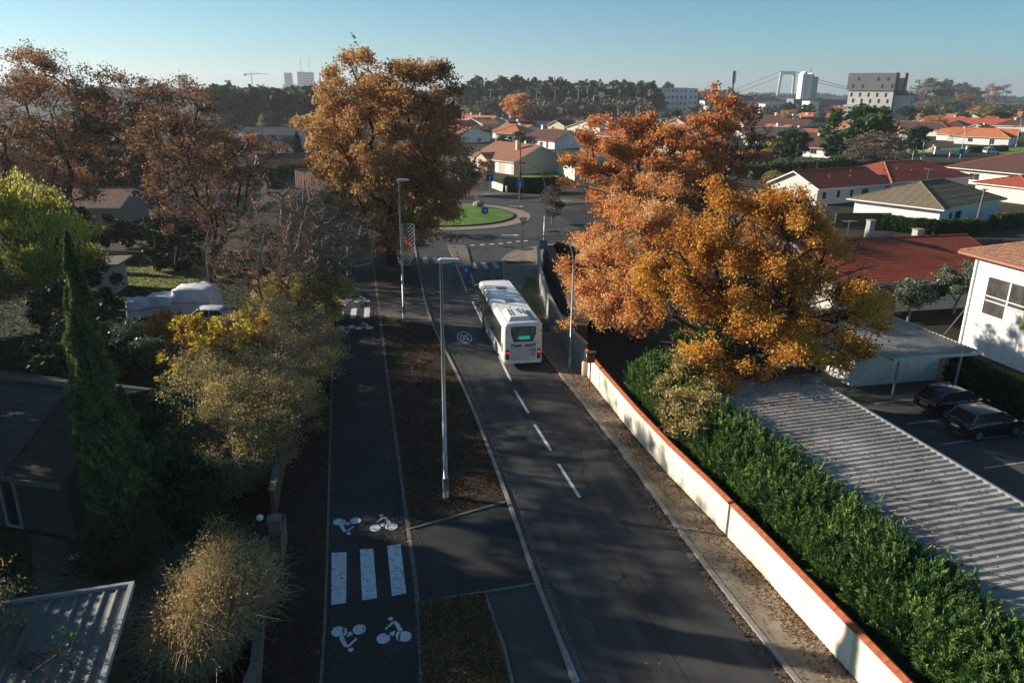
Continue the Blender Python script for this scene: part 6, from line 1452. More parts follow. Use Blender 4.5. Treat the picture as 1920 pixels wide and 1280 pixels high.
# conifer hedge along the wall
def conifer_hedge(label, line, hw, h, n, seed, m=L_CONIF, size=0.22, name='conifer_hedge', lump=1.0, tintm=0.5, core=True, shoots=0, road_side=0.0):
    rng = np.random.default_rng(seed); a = line[0]
    t = thing(name, label, 'hedge', (a[0], a[1], 0))
    L_ = [Vector((p[0] - a[0], p[1] - a[1])) for p in line]
    seg_ = [(L_[i + 1] - L_[i]).length for i in range(len(L_) - 1)]; cum = np.concatenate([[0], np.cumsum(seg_)]); tot = cum[-1]
    def at(s):
        i = np.clip(np.searchsorted(cum, s, side='right') - 1, 0, len(seg_) - 1); u = (s - cum[i]) / np.array(seg_)[i]
        P = np.array([[*p] for p in L_]); p0 = P[i]; p1 = P[i + 1]; d = (p1 - p0) / np.array(seg_)[i][:, None]
        return p0 + (p1 - p0) * u[:, None], d
    s = rng.uniform(0, tot, n); th = rng.uniform(-0.1, PI + 0.1, n) 
    # bushy plants in a row: radius varies along the hedge
    lm = 1 + lump * (0.10 * np.sin(s * 1.27 + seed) + 0.09 * np.sin(s * 0.57 + 1) + 0.07 * np.sin(s * 2.9 + 2 * np.sin(s * 0.8))) - (0.10 * np.abs(np.sin(s * 1.55 + 0.8 * np.sin(s * 0.4))) ** 6 if shoots else 0)
    side = np.cos(th); up = np.sin(th).clip(0)
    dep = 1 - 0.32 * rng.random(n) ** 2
    p, d = at(s); nrm = np.stack([d[:, 1], -d[:, 0]], 1)
    bump = lump * ((0.11 if shoots else 0.07) * np.sin(s * 3.3 + th * 4 + 2 * np.sin(s)) + (0.10 if shoots else 0.07) * np.sin(s * 6.1 - th * 5 + 3 * np.sin(s * 0.7)))
    off = side * hw * (lm * 0.85 + bump) * dep
    z = h * (0.12 + 0.88 * up ** 0.6 * (lm + bump * 0.8)) * (0.75 + 0.25 * dep)
    z = z * rng.uniform(0.25, 1, n) ** np.where(np.abs(side) > 0.75, 1.0, 0.08)
    c = np.stack([p[:, 0] + nrm[:, 0] * off, p[:, 1] + nrm[:, 1] * off, z], 1)
    if road_side: c = np.column_stack([p + nrm * np.maximum(off, -road_side)[:, None], z])
    outd = np.stack([nrm[:, 0] * side, nrm[:, 1] * side, 0.55 + up * 0.7], 1)
    outd += rng.normal(size=(n, 3)) * 0.28
    v, f = leaf_quads(rng, c, size, 4.2 if shoots else 3.0, along=outd / np.linalg.norm(outd, axis=1, keepdims=True))
    cl = np.sin(s * 3.1 + seed) * 0.5 + np.sin(s * 7.3 + th * 5) * 0.5
    cl = cl + 0.9 * np.sin(s * 1.9 + 3 * np.sin(th * 2)) * np.sin(th * 3 + s * 0.8) * (1 if shoots else 0)  # darker tint paints shaded gaps between the sprays
    tn = np.clip(tintm + 0.10 * cl + 0.16 * rng.normal(size=n) + 0.25 * (dep - 0.9), 0.01, 0.99)  # sprays deeper inside tinted darker, shade put into the leaf colour
    if shoots:
        ks = rng.uniform(0, tot, shoots); ts = rng.uniform(0.15, PI - 0.15, shoots); ps, ds = at(ks); ns = np.stack([ds[:, 1], -ds[:, 0]], 1)
        so_ = np.maximum(np.cos(ts) * hw * rng.uniform(0.75, 1.15, shoots), -road_side + 0.15 if road_side else -99); zo = h * (0.35 + 0.65 * np.sin(ts)) * rng.uniform(0.85, 1.1, shoots)
        dirs = np.stack([ns[:, 0] * np.cos(ts) * np.where(np.cos(ts) < 0, 0.25, 1), ns[:, 1] * np.cos(ts) * np.where(np.cos(ts) < 0, 0.25, 1), 0.6 + 0.8 * np.sin(ts)], 1) + rng.normal(size=(shoots, 3)) * 0.3
        dirs /= np.linalg.norm(dirs, axis=1, keepdims=True); Ls = rng.uniform(0.25, 0.7, shoots) * np.where(rng.random(shoots) < 0.12, 1.7, 1.0)
        nb = 42; q = np.tile(np.linspace(0, 1, nb), shoots); si = np.repeat(np.arange(shoots), nb)
        b0 = np.stack([ps[si, 0] + ns[si, 0] * so_[si], ps[si, 1] + ns[si, 1] * so_[si], zo[si]], 1)
        fan = rand_dirs(rng, len(si)); fan -= dirs[si] * np.sum(fan * dirs[si], 1, keepdims=True)
        cc_ = b0 + dirs[si] * (q * Ls[si])[:, None] + fan * (0.13 * (1 - q) + 0.02)[:, None]
        v2, f2 = leaf_quads(rng, cc_, size * 0.95, 4.2, along=dirs[si] + fan * 0.7)
        v = np.concatenate([v, v2]); f = np.concatenate([f, f2 + 4 * n]); tn = np.concatenate([tn, np.clip(tintm + 0.12 + 0.22 * q + 0.12 * rng.normal(size=len(q)) + 0.20 * rng.normal(size=shoots)[si], 0.01, 0.99)])
    npmesh('foliage', v, f, m, t, tint=np.repeat(tn, 4))
    if core:
        b = MB()
        K = 24
        for i in range(int(tot / 0.9)):
            q, dd = at(np.array([i * 0.9 + 0.3])); b.tube([(q[0, 0], q[0, 1], 0), (q[0, 0] + 0.05, q[0, 1], h * 0.7)], [0.05, 0.03], 5)
        b.build('stems', BARK, t)
    return t
HL = [tuple(p) for p in offset([(13.6, 8.0), (10.55, 18.0), (8.7, 25.8), (6.8, 32.5), (5.9, 36.5), (5.5, 38.5)], 2.3)]
conifer_hedge('tall bright green feathery conifer hedge behind the cream wall', smooth_line(HL, 1), 1.6, 2.75, 230000, 31, size=0.040, shoots=6000, tintm=0.40, road_side=1.5)
hr = [(27.6, 43.5), (28.2, 40.0), (29.2, 35.5), (30.3, 31.0)]
conifer_hedge('dark clipped hedge in the car park before the tall white house', hr, 1.0, 1.7, 22000, 32, m=L_DARK, size=0.13, name='clipped_hedge', lump=0.15)
conifer_hedge('low green hedge in front of the white bungalow with the tan roof', [tuple(G(1652, 430)[:2]), tuple(G(1740, 440)[:2]), tuple(G(1838, 440)[:2])], 0.9, 1.8, 14000, 33, m=L_GREEN, size=0.2, name='clipped_hedge', lump=0.3, core=False)
conifer_hedge('green hedge piece at the picture edge beyond the utility pole', [tuple(G(1862, 430)[:2]), tuple(G(1935, 418)[:2])], 1.0, 1.8, 8000, 34, m=L_GREEN, size=0.2, name='clipped_hedge', lump=0.3, core=False)
conifer_hedge('dark green clipped hedge below the lawn of the beige house', [tuple(G(948, 360)[:2]), tuple(G(985, 363)[:2]), tuple(G(1045, 360)[:2])], 1.0, 2.4, 12000, 35, m=L_DARK, size=0.28, name='clipped_hedge', lump=0.1, core=False)
conifer_hedge('rust orange leafy hedge beside the curved street lamp', [tuple(G(1352, 325)[:2]), tuple(G(1438, 318)[:2])], 2.2, 4.2, 9000, 36, m=L_ORANGE, size=0.4, name='orange_hedge', lump=0.4, core=False)
conifer_hedge('dark hedge in the shade of the curved wall by the pavement', [(4.6, 76.0), (6.3, 72), (6.6, 60), (6.9, 52)], 1.2, 2.0, 15000, 37, m=L_DARK, size=0.2, name='clipped_hedge', lump=0.3, core=False)
conifer_hedge('green hedge crossing behind the bare tree and below the pink roofs', [tuple(G(425, 350)[:2]), tuple(G(600, 345)[:2])], 2.2, 3.4, 16000, 38, m=L_GREEN, size=0.3, name='clipped_hedge', lump=0.4, core=False)
conifer_hedge('clipped green hedge on the lawn before the dark brown roofs', [tuple(G(1480, 254)[:2]), tuple(G(1545, 252)[:2])], 2.0, 3.0, 5000, 39, m=L_DARK, size=0.5, name='clipped_hedge', lump=0.1, core=False)
conifer_hedge('dark long hedge behind the street wall of the yellow bungalow', [tuple(G(1812, 286)[:2]), tuple(G(1885, 283)[:2])], 1.2, 1.5, 4000, 40, m=L_DARK, size=0.35, name='clipped_hedge', lump=0.1, core=False)
conifer_hedge('dark uneven hedge along the street behind the red roofed bungalows', [tuple(G(1392, 336)[:2]), tuple(G(1500, 326)[:2]), tuple(G(1640, 314)[:2])], 2.0, 2.6, 9000, 47, m=L_GREEN, size=0.35, name='garden_hedge', lump=1.2, core=False)
conifer_hedge('brown shrubby border beside the near street corner', [tuple(G(1440, 345)[:2]), tuple(G(1475, 352)[:2])], 2.0, 2.0, 4000, 48, m=L_SCRUB, size=0.3, name='garden_hedge', lump=1.2, core=False)
# olive trees
for lab, px, py, s in (('pale rounded olive tree beside the red roofed house', 1700, 603, 1.0), ('taller olive tree propped by a pole near the tall white house', 1788, 588, 1.25)):
    g = G(px, py); tree('olive_tree', lab, (g.x, g.y, 0), lob((0, 0, 2.3 * s, 1.35 * s, 1.3 * s, 1.0 * s)), 70, 1.0, int(11000 * s), 0.11, L_OLIVE, BARKG, int(px), tr=0.10, spread=0.18, twigs=3, twl=0.35, tint=(0.55, 0.3))
g = G(1760, 640); t = thing('prop_pole', 'leaning wooden pole between the olive tree and the hedge', 'pole', (g.x, g.y, 0)); b = MB(); b.tube([(0, 0, 0), (2.6, 1.4, 2.6)], 0.045, 6); b.build('pole', GREYWOOD, t)
# left: rusty oaks, partly bare
tree('oak_tree', 'rusty half bare oak with dark forked limbs near the garden shed', (-37.5, 79.5, 0),
     lob((0, 0, 12.5, 6.8, 6, 5.2), (-3.5, 0, 14.5, 4.0, 4, 3.8), (3, 0, 9, 5, 5, 3.5), (5, 0, 12.5, 3, 3, 3)), 560, 4.0, 13000, 0.17, L_RUST, BARKD, 41, tr=0.36, spread=0.34, twigs=6, twl=0.9, tint=(0.34, 0.28), bf=0.25, gap=0.1, clump=22, leafz=lambda a: np.clip((a[:, 2] - 7) / 8, 0.05, 1), thin=0.014)
tree('oak_tree', 'spreading half bare brown oak in the middle of the gardens', (-27.5, 66.5, 0),
     lob((0, 0, 9.0, 6.2, 6, 4.8), (-2.5, 0, 12, 4.2, 4, 3.3), (3.5, 0, 11, 4.0, 4, 3.2), (-1.0, 0, 15.4, 3.0, 3, 2.4), (0, 0, 5.5, 5.2, 5, 2.6)), 620, 2.6, 14000, 0.14, L_RUST, BARKD, 42, tr=0.36, spread=0.32, twigs=6, twl=0.85, tint=(0.36, 0.28), bf=0.25, gap=0.05, clump=22, leafz=lambda a: np.clip((a[:, 2] - 4) / 7, 0.08, 1), thin=0.013)
tree('oak_tree', 'orange brown oak with a high ragged crown behind the yellow green tree', (-47.5, 80.5, 0),
     lob((0, 0, 14.5, 5.6, 5, 4.6), (-1.0, 0, 18, 3.4, 3, 2.6), (1.0, 0, 9, 4.5, 4.5, 4)), 420, 6.0, 19000, 0.16, L_RUST, BARKD, 43, tr=0.34, spread=0.42, twigs=5, twl=0.8, tint=(0.56, 0.26), bf=0.28)
tree('oak_tree', 'reddish oak cut by the picture edge behind the yellow green tree', (-57.0, 81.0, 0),
     lob((0, 0, 13.5, 4.6, 5, 5.2), (0, 0, 18.0, 3.0, 3, 2.0), (0, 0, 8, 4, 4, 4)), 380, 6.0, 15000, 0.16, L_RUST, BARKD, 44, tr=0.32, spread=0.42, twigs=5, twl=0.8, tint=(0.50, 0.26), bf=0.28)
tree('willow_tree', 'bright yellow green weeping tree at the picture edge', (-33.8, 51.5, 0),
     lob((0, 0, 8.6, 3.4, 3.2, 2.6), (-2.5, 0, 8.8, 2.8, 3, 2.4), (1.8, 0, 6.4, 2.8, 3, 2.6), (-1.0, 0, 5.4, 4.0, 3.5, 2.4)), 300, 3.0, 52000, 0.10, L_LIME, BARK, 45, tr=0.28, spread=0.28, twigs=4, twl=0.6, tint=(0.50, 0.36), droop=0.35, aspect=2.2, clump=30, gap=-0.1, colfn=lambda c, h: 0.45 * (h - 0.5))
# cypress with side spires
def cypress(label, loc, spires, n, seed, m=L_DARK, size=0.10, name='cypress_tree'):
    rng = np.random.default_rng(seed); t = thing(name, label, 'tree', loc)
    w_ = np.array([s[3] * s[2] for s in spires]); w_ = w_ / w_.sum(); ci = rng.choice(len(spires), n, p=w_); S = np.array(spires)[ci]
    u = rng.random(n) ** 0.85; a = rng.uniform(0, 2 * PI, n)
    prof = np.minimum(1, 0.55 + u * 2.2) * (1 - u ** 2.2) ** 0.8 * (1 + 0.22 * np.sin(a * 3 + u * 22) + 0.16 * np.sin(u * 55 + a * 2) + 0.12 * np.sin(u * 31 - a * 5))
    rr = S[:, 3] * prof * (1 - 0.3 * rng.random(n) ** 2)
    z = S[:, 4] + u * (S[:, 2] - S[:, 4])
    c = np.stack([S[:, 0] + np.cos(a) * rr, S[:, 1] + np.sin(a) * rr, z], 1)
    al = np.stack([np.cos(a) * 0.35, np.sin(a) * 0.35, np.full(n, 0.9)], 1)
    v, f = leaf_quads(rng, c, size, 2.4, along=al)
    tn = np.clip(0.5 + 0.16 * np.sin(a * 3 + u * 22) + 0.2 * rng.normal(size=n), 0.01, 0.99)
    npmesh('foliage', v, f, m, t, tint=np.repeat(tn, 4))
    b = MB()
    for s in spires: b.tube([(s[0], s[1], 0), (s[0], s[1], s[2] * 0.8)], [0.14, 0.04], 6)
    b.build('trunk', BARK, t); return t
CYP = (-14.85, 24.8, 0.0)
cypress('tall dark pointed cypress with ragged side spires beside the shaded house', CYP, [(-0.1, 0, 12.2, 0.75, 0.3), (-0.45, 0.1, 9.6, 0.7, 0.2), (0.35, -0.3, 8.8, 0.7, 0.2), (0.55, 0.5, 6.4, 0.7, 0.1), (0.2, -0.5, 7.4, 0.75, 0.1), (-0.5, 0.4, 8.0, 0.75, 0.1)], 70000, 51, m=L_CYP, size=0.085)
g = G(562, 330); cypress('slim black green cypress beside the pink roofed house', (g.x, g.y, 0), [(0, 0, 8.5, 1.0, 0.1)], 9000, 52, size=0.25)
g = G(112, 505); cypress('young green columnar conifer behind the tall cypress', (g.x, g.y, 0), [(0, 0, 5.0, 0.8, 0.1)], 9000, 53, m=L_GREEN, size=0.14)
# grey green shrubs beside the cypress
for i, (px, py, hh, rr) in enumerate(((215, 700, 3.2, 1.1), (245, 720, 3.6, 1.3), (285, 745, 3.3, 1.2))):
    g = G(px, py); shrub('laurel_shrub', ['glossy grey green shrub touching the cypress', 'taller glossy grey green shrub between its two neighbours', 'glossy grey green shrub next to the yellow leaved bush'][i], (g.x, g.y, 0), lob((0, 0, hh * 0.55, rr, rr, hh * 0.45), (0.1, 0, hh * 0.85, rr * 0.5, rr * 0.5, hh * 0.2)), 12000, 0.10, L_OLIVE, 60 + i, tint=(0.42, 0.35), group=None)
# tall scrub between garden and cycle path
shrub('bramble_hedge', 'tall tangled brown and golden scrub along the cycle path', (-13.2, 38.0, 0), lob((0.8, 2.5, 2.4, 2.4, 4.0, 2.2), (0.9, -3.2, 2.2, 2.1, 3.2, 2.1), (-2.2, 0, 2.6, 2.2, 3.0, 2.0), (-0.6, 3.5, 3.4, 2.0, 2.4, 1.8), (0.8, -6.4, 1.8, 1.8, 2.4, 1.7), (-1.6, -4.0, 2.0, 2.0, 2.6, 1.9)), 62000, 0.058, L_SCRUB, 71, nsk=600, tint=(0.62, 0.34), spread=0.2, twigs=11, twl=0.95, cat='shrub', bark=BARKG, stems=7, tr=0.07)
shrub('bramble_hedge', 'lower tangle of olive and straw coloured scrub nearer the brick gate pillar', (-11.6, 30.6, 0), lob((0, 0, 1.7, 1.7, 3.0, 1.6), (-2.0, 0.6, 1.9, 1.7, 2.4, 1.7), (0.3, 3.0, 2.0, 1.6, 1.8, 1.7), (-0.6, -2.6, 1.2, 1.4, 1.5, 1.1)), 52000, 0.055, L_SCRUB, 76, nsk=380, tint=(0.56, 0.34), spread=0.18, twigs=10, twl=0.8, bark=BARKG, stems=7)
shrub('yellow_leaved_shrub', 'shrub with bright yellow feathery leaf sprays in the scrub', (-16.4, 37.2, 0), lob((0, 0, 3.0, 2.0, 2.2, 2.2), (1.6, 0.6, 4.2, 2.4, 1.6, 1.1)), 3000, 0.12, L_YEL, 72, nsk=110, tint=(0.45, 0.35), spread=0.16, twigs=5, twl=0.8, aspect=2.2, bark=BARK)
shrub('dark_shrub', 'dark green leafy shrub in the shade under the yellow sprays', (-15.4, 33.6, 0), lob((0, 0, 1.7, 2.4, 2.8, 1.8), (1.5, -3, 1.4, 1.8, 2.0, 1.5), (-1.6, -3.4, 1.2, 1.9, 2.2, 1.3)), 34000, 0.10, L_GREEN, 73, nsk=180, tint=(0.45, 0.3))
shrub('orange_leaved_shrub', 'small orange leaved shrub in front of the white car', (-22.5, 47.5, 0), lob((0, 0, 1.6, 1.7, 1.2, 1.1)), 4500, 0.13, L_GOLD, 74, nsk=60, tint=(0.4, 0.3))
shrub('leafy_shrub', 'yellow green leafy shrub around the foot of the bare trees', (-15.6, 54.0, 0), lob((0, 0, 2.2, 2.9, 2.6, 2.1), (-2.2, 0.6, 1.8, 1.8, 2.2, 1.6), (2.0, 0.4, 1.9, 1.7, 2.2, 1.7)), 42000, 0.095, L_SCRUB, 75, nsk=200, tint=(0.68, 0.26), spread=0.22, twigs=4)
tree('bare_tree', 'leafless grey tree with forked limbs above the leafy shrub', (-17.2, 53.2, 0), lob((0, 0, 5.6, 3.6, 3.4, 2.8), (-3.0, 0, 5.0, 3.2, 3, 2.6), (1.8, 0, 5.2, 2.6, 2.8, 2.6), (-1.0, 0, 8.2, 2.2, 2.2, 1.6)), 420, 1.5, 1200, 0.10, L_RUST, BARKG, 81, tr=0.13, spread=0.25, twigs=6, twl=0.9, bf=0.3, thin=0.011, tint=(0.5, 0.3), stems=3)
tree('bare_tree', 'leafless grey tree standing close to the cycle path', (-14.8, 54.6, 0), lob((0, 0, 6.0, 3.2, 3.0, 3.0), (2.4, 0, 5.8, 2.6, 2.8, 2.4), (-0.5, 0, 9.0, 2.4, 2.4, 1.6)), 340, 1.2, 900, 0.10, L_RUST, BARKG, 82, tr=0.12, spread=0.25, twigs=6, twl=0.9, bf=0.3, thin=0.011, stems=3)
tree('bare_tree', 'pale leafless tree overhanging the far cycle path', (-18.6, 70.0, 0), lob((0, 0, 5.4, 3.8, 3.2, 3.2), (2.6, -1, 4.4, 2.8, 3.0, 2.4)), 420, 1.2, 1500, 0.12, L_RUST, BARKG, 83, tr=0.15, spread=0.25, twigs=6, twl=0.9, bf=0.3, thin=0.02, stems=2)
# dry shrub in front
rng = np.random.default_rng(91)
t = thing('dry_shrub', 'sunlit mass of dry straw coloured stems over the low mossy wall', 'shrub', (-9.2, 19.6, 0))
n = 5600; a = rng.uniform(0, 2 * PI, n); r = rng.random(n) ** 0.5
base = np.stack([np.cos(a) * r * 0.95, np.sin(a) * r * 1.75, np.full(n, 0.1)], 1)
gx0 = np.floor(base[:, 0] * 2.2) * 7.1 + np.floor(base[:, 1] * 1.8) * 3.3
hh = (2.2 + 0.35 * np.sin(gx0)) * (1 - 0.3 * r ** 2) * rng.uniform(0.55, 1.12, n)
gx = np.floor(base[:, 0] * 2.2) * 7.1 + np.floor(base[:, 1] * 1.8) * 3.3; outv = np.stack([np.cos(a) * r * 0.16 + 0.22 * np.sin(gx), np.sin(a) * r * 0.25 + 0.22 * np.cos(gx * 1.7), np.zeros(n)], 1) + rng.normal(size=(n, 3)) * 0.17
p1 = base + outv * 0.6 + np.stack([np.zeros(n), np.zeros(n), hh * 0.6], 1); p2 = p1 + outv * 1.0 + np.stack([np.zeros(n), np.zeros(n), hh * 0.4], 1) + rng.normal(size=(n, 3)) * 0.1
p3_ = p2 + outv * 0.8 - np.stack([np.zeros(n), np.zeros(n), rng.uniform(-0.05, 0.35, n)], 1) + rng.normal(size=(n, 3)) * 0.1
V = []; FF = []; off = 0
for q0_, q1_, ra, rb in ((base, p1, 0.010, 0.008), (p1, p2, 0.008, 0.006), (p2, p3_, 0.006, 0.003)):
    v, f = tubes_np(q0_, q1_, np.full(n, ra), np.full(n, rb), 3); V.append(v); FF.append(f + off); off += len(v)
V = np.concatenate(V); npmesh('stems', V, np.concatenate(FF), L_DRY, t, tint=np.repeat(np.clip(0.5 + 0.3 * rng.normal(size=len(V) // 6), 0, 1), 6))
v, f, tn, c = foliage_cloud(rng, p2, 24000, 0.05, 0.15, tint=(0.6, 0.3)); npmesh('foliage', v, f, L_SCRUB, t, tint=tn)
pp = p2[(p2[:, 1] > 0.6)]; v, f, tn, c = foliage_cloud(rng, pp, 5000, 0.06, 0.14, tint=(0.75, 0.2)); npmesh('ivy', v, f, L_GREEN, t, tint=tn)
shrub('red_berry_shrub', 'thin shrub with red shoots behind the dry straw shrub', (-9.8, 22.3, 0), lob((0, 0, 1.7, 0.9, 0.6, 1.0)), 2600, 0.055, L_SCRUB, 92, nsk=60, tint=(0.6, 0.3), twigs=5, twl=0.5)
shrub('conifer_shrub', 'yellow green twiggy shrub on the sheet roofed carport edge', (-11.9, 15.3, 0), lob((0, 0, 1.6, 1.2, 1.2, 1.5)), 9000, 0.06, L_GREEN, 93, nsk=90, tint=(0.75, 0.2), twigs=5, twl=0.5)
shrub('conifer_shrub', 'bare twiggy bush at the picture corner by the old sheet roof', (-14.8, 17.0, 0), lob((0, 0, 2.2, 1.2, 1.2, 1.6)), 3500, 0.06, L_SCRUB, 94, nsk=140, tint=(0.5, 0.2), twigs=6, twl=0.6, bark=BARKG)
for i, (x, y, s) in enumerate(((-15.3, 31.2, 1.1), (-23.5, 38.0, 1.5), (-25.5, 43.5, 1.4), (-29.0, 47.5, 1.6), (-13.6, 26.2, 1.0), (-14.4, 23.0, 0.7), (-35.5, 57.5, 1.6), (-32.5, 70.5, 1.7), (-24.0, 72.5, 1.5), (-46.0, 77.0, 1.8))):
    shrub('dark_shrub', ['shaded dark shrub between the low house and the golden scrub', 'large shaded shrub left of the laurels by the lawn', 'shaded shrub near the pale tarpaulin mound', 'shaded shrub beneath the yellow green tree', 'shaded shrub at the foot of the tall cypress', 'shaded shrub by the gravel near the old carport', 'shaded shrub beside the flat roofed shed', 'dark shrub behind the lawn under the rusty oaks', 'dark evergreen behind the spreading brown oak', 'dark evergreen beyond the yellow green tree'][i],
          (x, y, 0), lob((0, 0, 1.5 * s, 1.7 * s, 1.7 * s, 1.5 * s), (1.2 * s, 0.4, 1.2 * s, 1.2 * s, 1.2 * s, 1.1 * s)), 12000, 0.11 * s, L_DARK, 100 + i, tint=(0.45, 0.3), nsk=70)
# trees standing outside the picture on the sun side; only their shade is seen
for i, (x, y, hh, rr) in enumerate(((-33.5, 30.2, 13.5, 2.3), (-31.5, 23, 9.3, 3.2), (-34.5, 26.5, 10.0, 2.8), (-34, 34.5, 10.0, 2.6), (-25.5, 18.5, 7.6, 2.6), (-25.5, 13.0, 8.0, 3.0), (-43, 49, 8.5, 3.4), (-38.5, 40.5, 8.5, 3.0), (-41, 37, 8.5, 3.6), (-44, 43, 8.5, 3.6), (-24, 6, 8.5, 3.0), (-36, 14, 9, 4))):
    tree('shade_tree', 'broad evergreen standing beyond the picture on the sun side', (x, y, 0), lob((0, 0, hh * 0.55, rr, rr, hh * 0.42)), 160, 2.0, 15000, 0.32, L_DARK, BARK, 200 + i, tr=0.3, spread=0.35, twigs=2, group='evergreens beyond the picture')
for i, (x, y, hh, rr) in enumerate(((-34, 34.5, 15.6, 4.6), (-37, 41.5, 16.6, 4.8), (-42, 50.0, 17.6, 4.2), (-33.5, 28.0, 14.0, 3.0))):
    tree('shade_tree', 'leafless tree standing beyond the picture on the sun side', (x, y, 0), lob((0, 0, hh * 0.915, rr, rr, hh * 0.075)), 110, hh * 0.72, 1500, 0.18, L_RUST, BARKD, 230 + i, tr=0.34, spread=0.3, twigs=4, twl=1.1, thin=0.035, group='leafless trees beyond the picture')
# ---- middle distance trees: one of each kind built, the rest copied
PROTO = {}
def proto(kind):
    if kind in PROTO: return None
    spec = dict(
        green=(lob((0, 0, 5.2, 4.2, 4.0, 3.8), (1.5, 0, 7.0, 2.6, 2.6, 2.2)), 60, 1.6, 5200, 0.42, L_GREEN, 0.45),
        dark=(lob((0, 0, 4.6, 3.8, 3.8, 3.8), (-1.2, 0, 6.4, 2.4, 2.4, 2.0)), 60, 1.2, 5200, 0.40, L_DARK, 0.5),
        orange=(lob((0, 0, 5.4, 3.6, 3.6, 3.2), (0, 0, 7.6, 2.4, 2.4, 1.8)), 80, 1.8, 4600, 0.36, L_ORANGE, 0.55),
        gold=(lob((0, 0, 4.6, 3.0, 3.0, 3.2),), 70, 1.4, 4200, 0.36, L_GOLD, 0.5),
        lime=(lob((0, 0, 4.2, 3.0, 3.0, 3.0),), 60, 1.2, 4200, 0.36, L_LIME, 0.5),
        rust=(lob((0, 0, 6.0, 3.8, 3.8, 4.0),), 120, 1.8, 2600, 0.34, L_RUST, 0.5),
        bare=(lob((0, 0, 5.8, 4.0, 4.0, 4.2),), 220, 1.6, 2600, 0.30, L_BARE, 0.55),
        olive=(lob((0, 0, 3.8, 3.2, 3.2, 2.8),), 60, 1.0, 4000, 0.34, L_OLIVE, 0.4),
        pine=(lob((0, 0, 8.6, 3.6, 3.6, 1.8), (1.0, 0, 6.6, 2.6, 2.6, 1.4)), 90, 4.0, 4600, 0.38, L_DARK, 0.5),
        scrub=(lob((0, 0, 3.6, 3.4, 3.4, 2.8),), 90, 0.8, 3600, 0.34, L_SCRUB, 0.45))[kind]
    l, n, fk, nl, sz, m, tn = spec
    o = tree('tree', 'x', (0, 0, 0), l, n, fk, nl, sz, m, BARK if kind != 'bare' else BARKG, 300 + len(PROTO), tr=0.22, spread=0.4, twigs=3 if kind != 'bare' else 6, twl=0.7 if kind != 'bare' else 1.0, tint=(tn, 0.28), thin=0.02 if kind != 'bare' else 0.035)
    PROTO[kind] = o; return o
HT = dict(green=9.3, dark=8.5, orange=9.5, gold=8, lime=7.4, rust=10.2, bare=10.2, olive=6.8, pine=10.6, scrub=6.6)
NM = dict(green='broadleaf_tree', dark='evergreen_tree', orange='maple_tree', gold='birch_tree', lime='lime_tree', rust='oak_tree', bare='bare_tree', olive='olive_tree', pine='pine_tree', scrub='bush')
def mid_tree(kind, label, px, pyb, wpx, hpx, group=None):
    """a tree whose foot is at (px, pyb) and which is wpx wide and hpx tall in the photograph"""
    o = proto(kind)
    if o is None: o = copy_tree(PROTO[kind])
    o.name = NM[kind]; g = G(px, pyb); s = math.hypot(g.y, CH) / F
    o.location = (g.x, g.y, 0); sx = wpx * s / 8.2; o.scale = (sx, sx, hpx * s / HT[kind]); o.rotation_euler = (0, 0, (px * 7.3) % 6.28)
    if 'group' in o: del o['group']
    tag(o, label, 'tree' if kind != 'scrub' else 'bush', group); return o
mid_tree('green', 'very large dome shaped green tree among the suburban roofs', 1606, 306, 118, 102)
mid_tree('dark', 'dark green rounded tree in front of the big green tree', 1562, 304, 58, 52)
mid_tree('dark', 'dark rounded holm oak beside the pale shrub and curved lamp', 1482, 308, 66, 58)
mid_tree('lime', 'light green shrub touching the dark rounded holm oak', 1448, 300, 48, 42)
mid_tree('olive', 'cream flowering shrub below the light green one', 1447, 306, 28, 26)
mid_tree('dark', 'olive dark tree behind the bare bush', 1640, 290, 50, 46)
mid_tree('bare', 'leafless pale bush between the curved lamp and the red hip roof', 1640, 316, 110, 66)
mid_tree('bare', 'leafless low bush left of the curved pale lamp', 1600, 318, 60, 34)
mid_tree('dark', 'dark round tree on the street corner by the cream piers', 1713, 290, 52, 48)
mid_tree('orange', 'small orange tree in front of the white triangular gable', 1746, 246, 44, 28)
mid_tree('orange', 'orange shrub between brown roofs above the white gable', 1722, 218, 30, 24)
mid_tree('green', 'bright green rounded tree beside the red hip roof', 1785, 222, 34, 30)
mid_tree('rust', 'brown autumn tree next to the bright green rounded tree', 1806, 218, 36, 40)
mid_tree('scrub', 'broad brown bush mass below the brown autumn tree', 1842, 228, 66, 30)
mid_tree('bare', 'tall leafless domed tree right of the grey block', 1738, 216, 60, 64)
mid_tree('bare', 'leafless tree in front of the grey block balconies', 1660, 222, 50, 60)
mid_tree('bare', 'leafless tree against the dark side of the grey block', 1690, 218, 44, 44)
mid_tree('dark', 'dark conifer clump on the skyline beyond the leafless dome', 1773, 200, 28, 44)
mid_tree('dark', 'dark tree on the skyline next to the conifer clump', 1795, 202, 34, 40)
mid_tree('dark', 'wide dark tree on the skyline left of the white house', 1822, 202, 44, 34)
mid_tree('rust', 'brown domed tree above the white two storey house', 1862, 200, 42, 40)
mid_tree('pine', 'dark palm shaped tree among the brown roofs', 1475, 226, 24, 30)
mid_tree('olive', 'grey green rounded tree beside the small white gable', 1437, 232, 34, 30)
mid_tree('dark', 'dark green shrub next to the pale blue gable', 1380, 246, 28, 38)
mid_tree('green', 'green tree below the cream flat roofed house', 1536, 212, 40, 26)
mid_tree('bare', 'leafless brown tree mass below the white terraces', 1420, 214, 70, 34)
mid_tree('bare', 'leafless brown tree by the phone mast', 1375, 216, 60, 40)
mid_tree('rust', 'dull brown tree near the phone mast base', 1345, 226, 50, 44)
mid_tree('olive', 'olive green tree on the ridge left of the phone mast', 1330, 205, 60, 34)
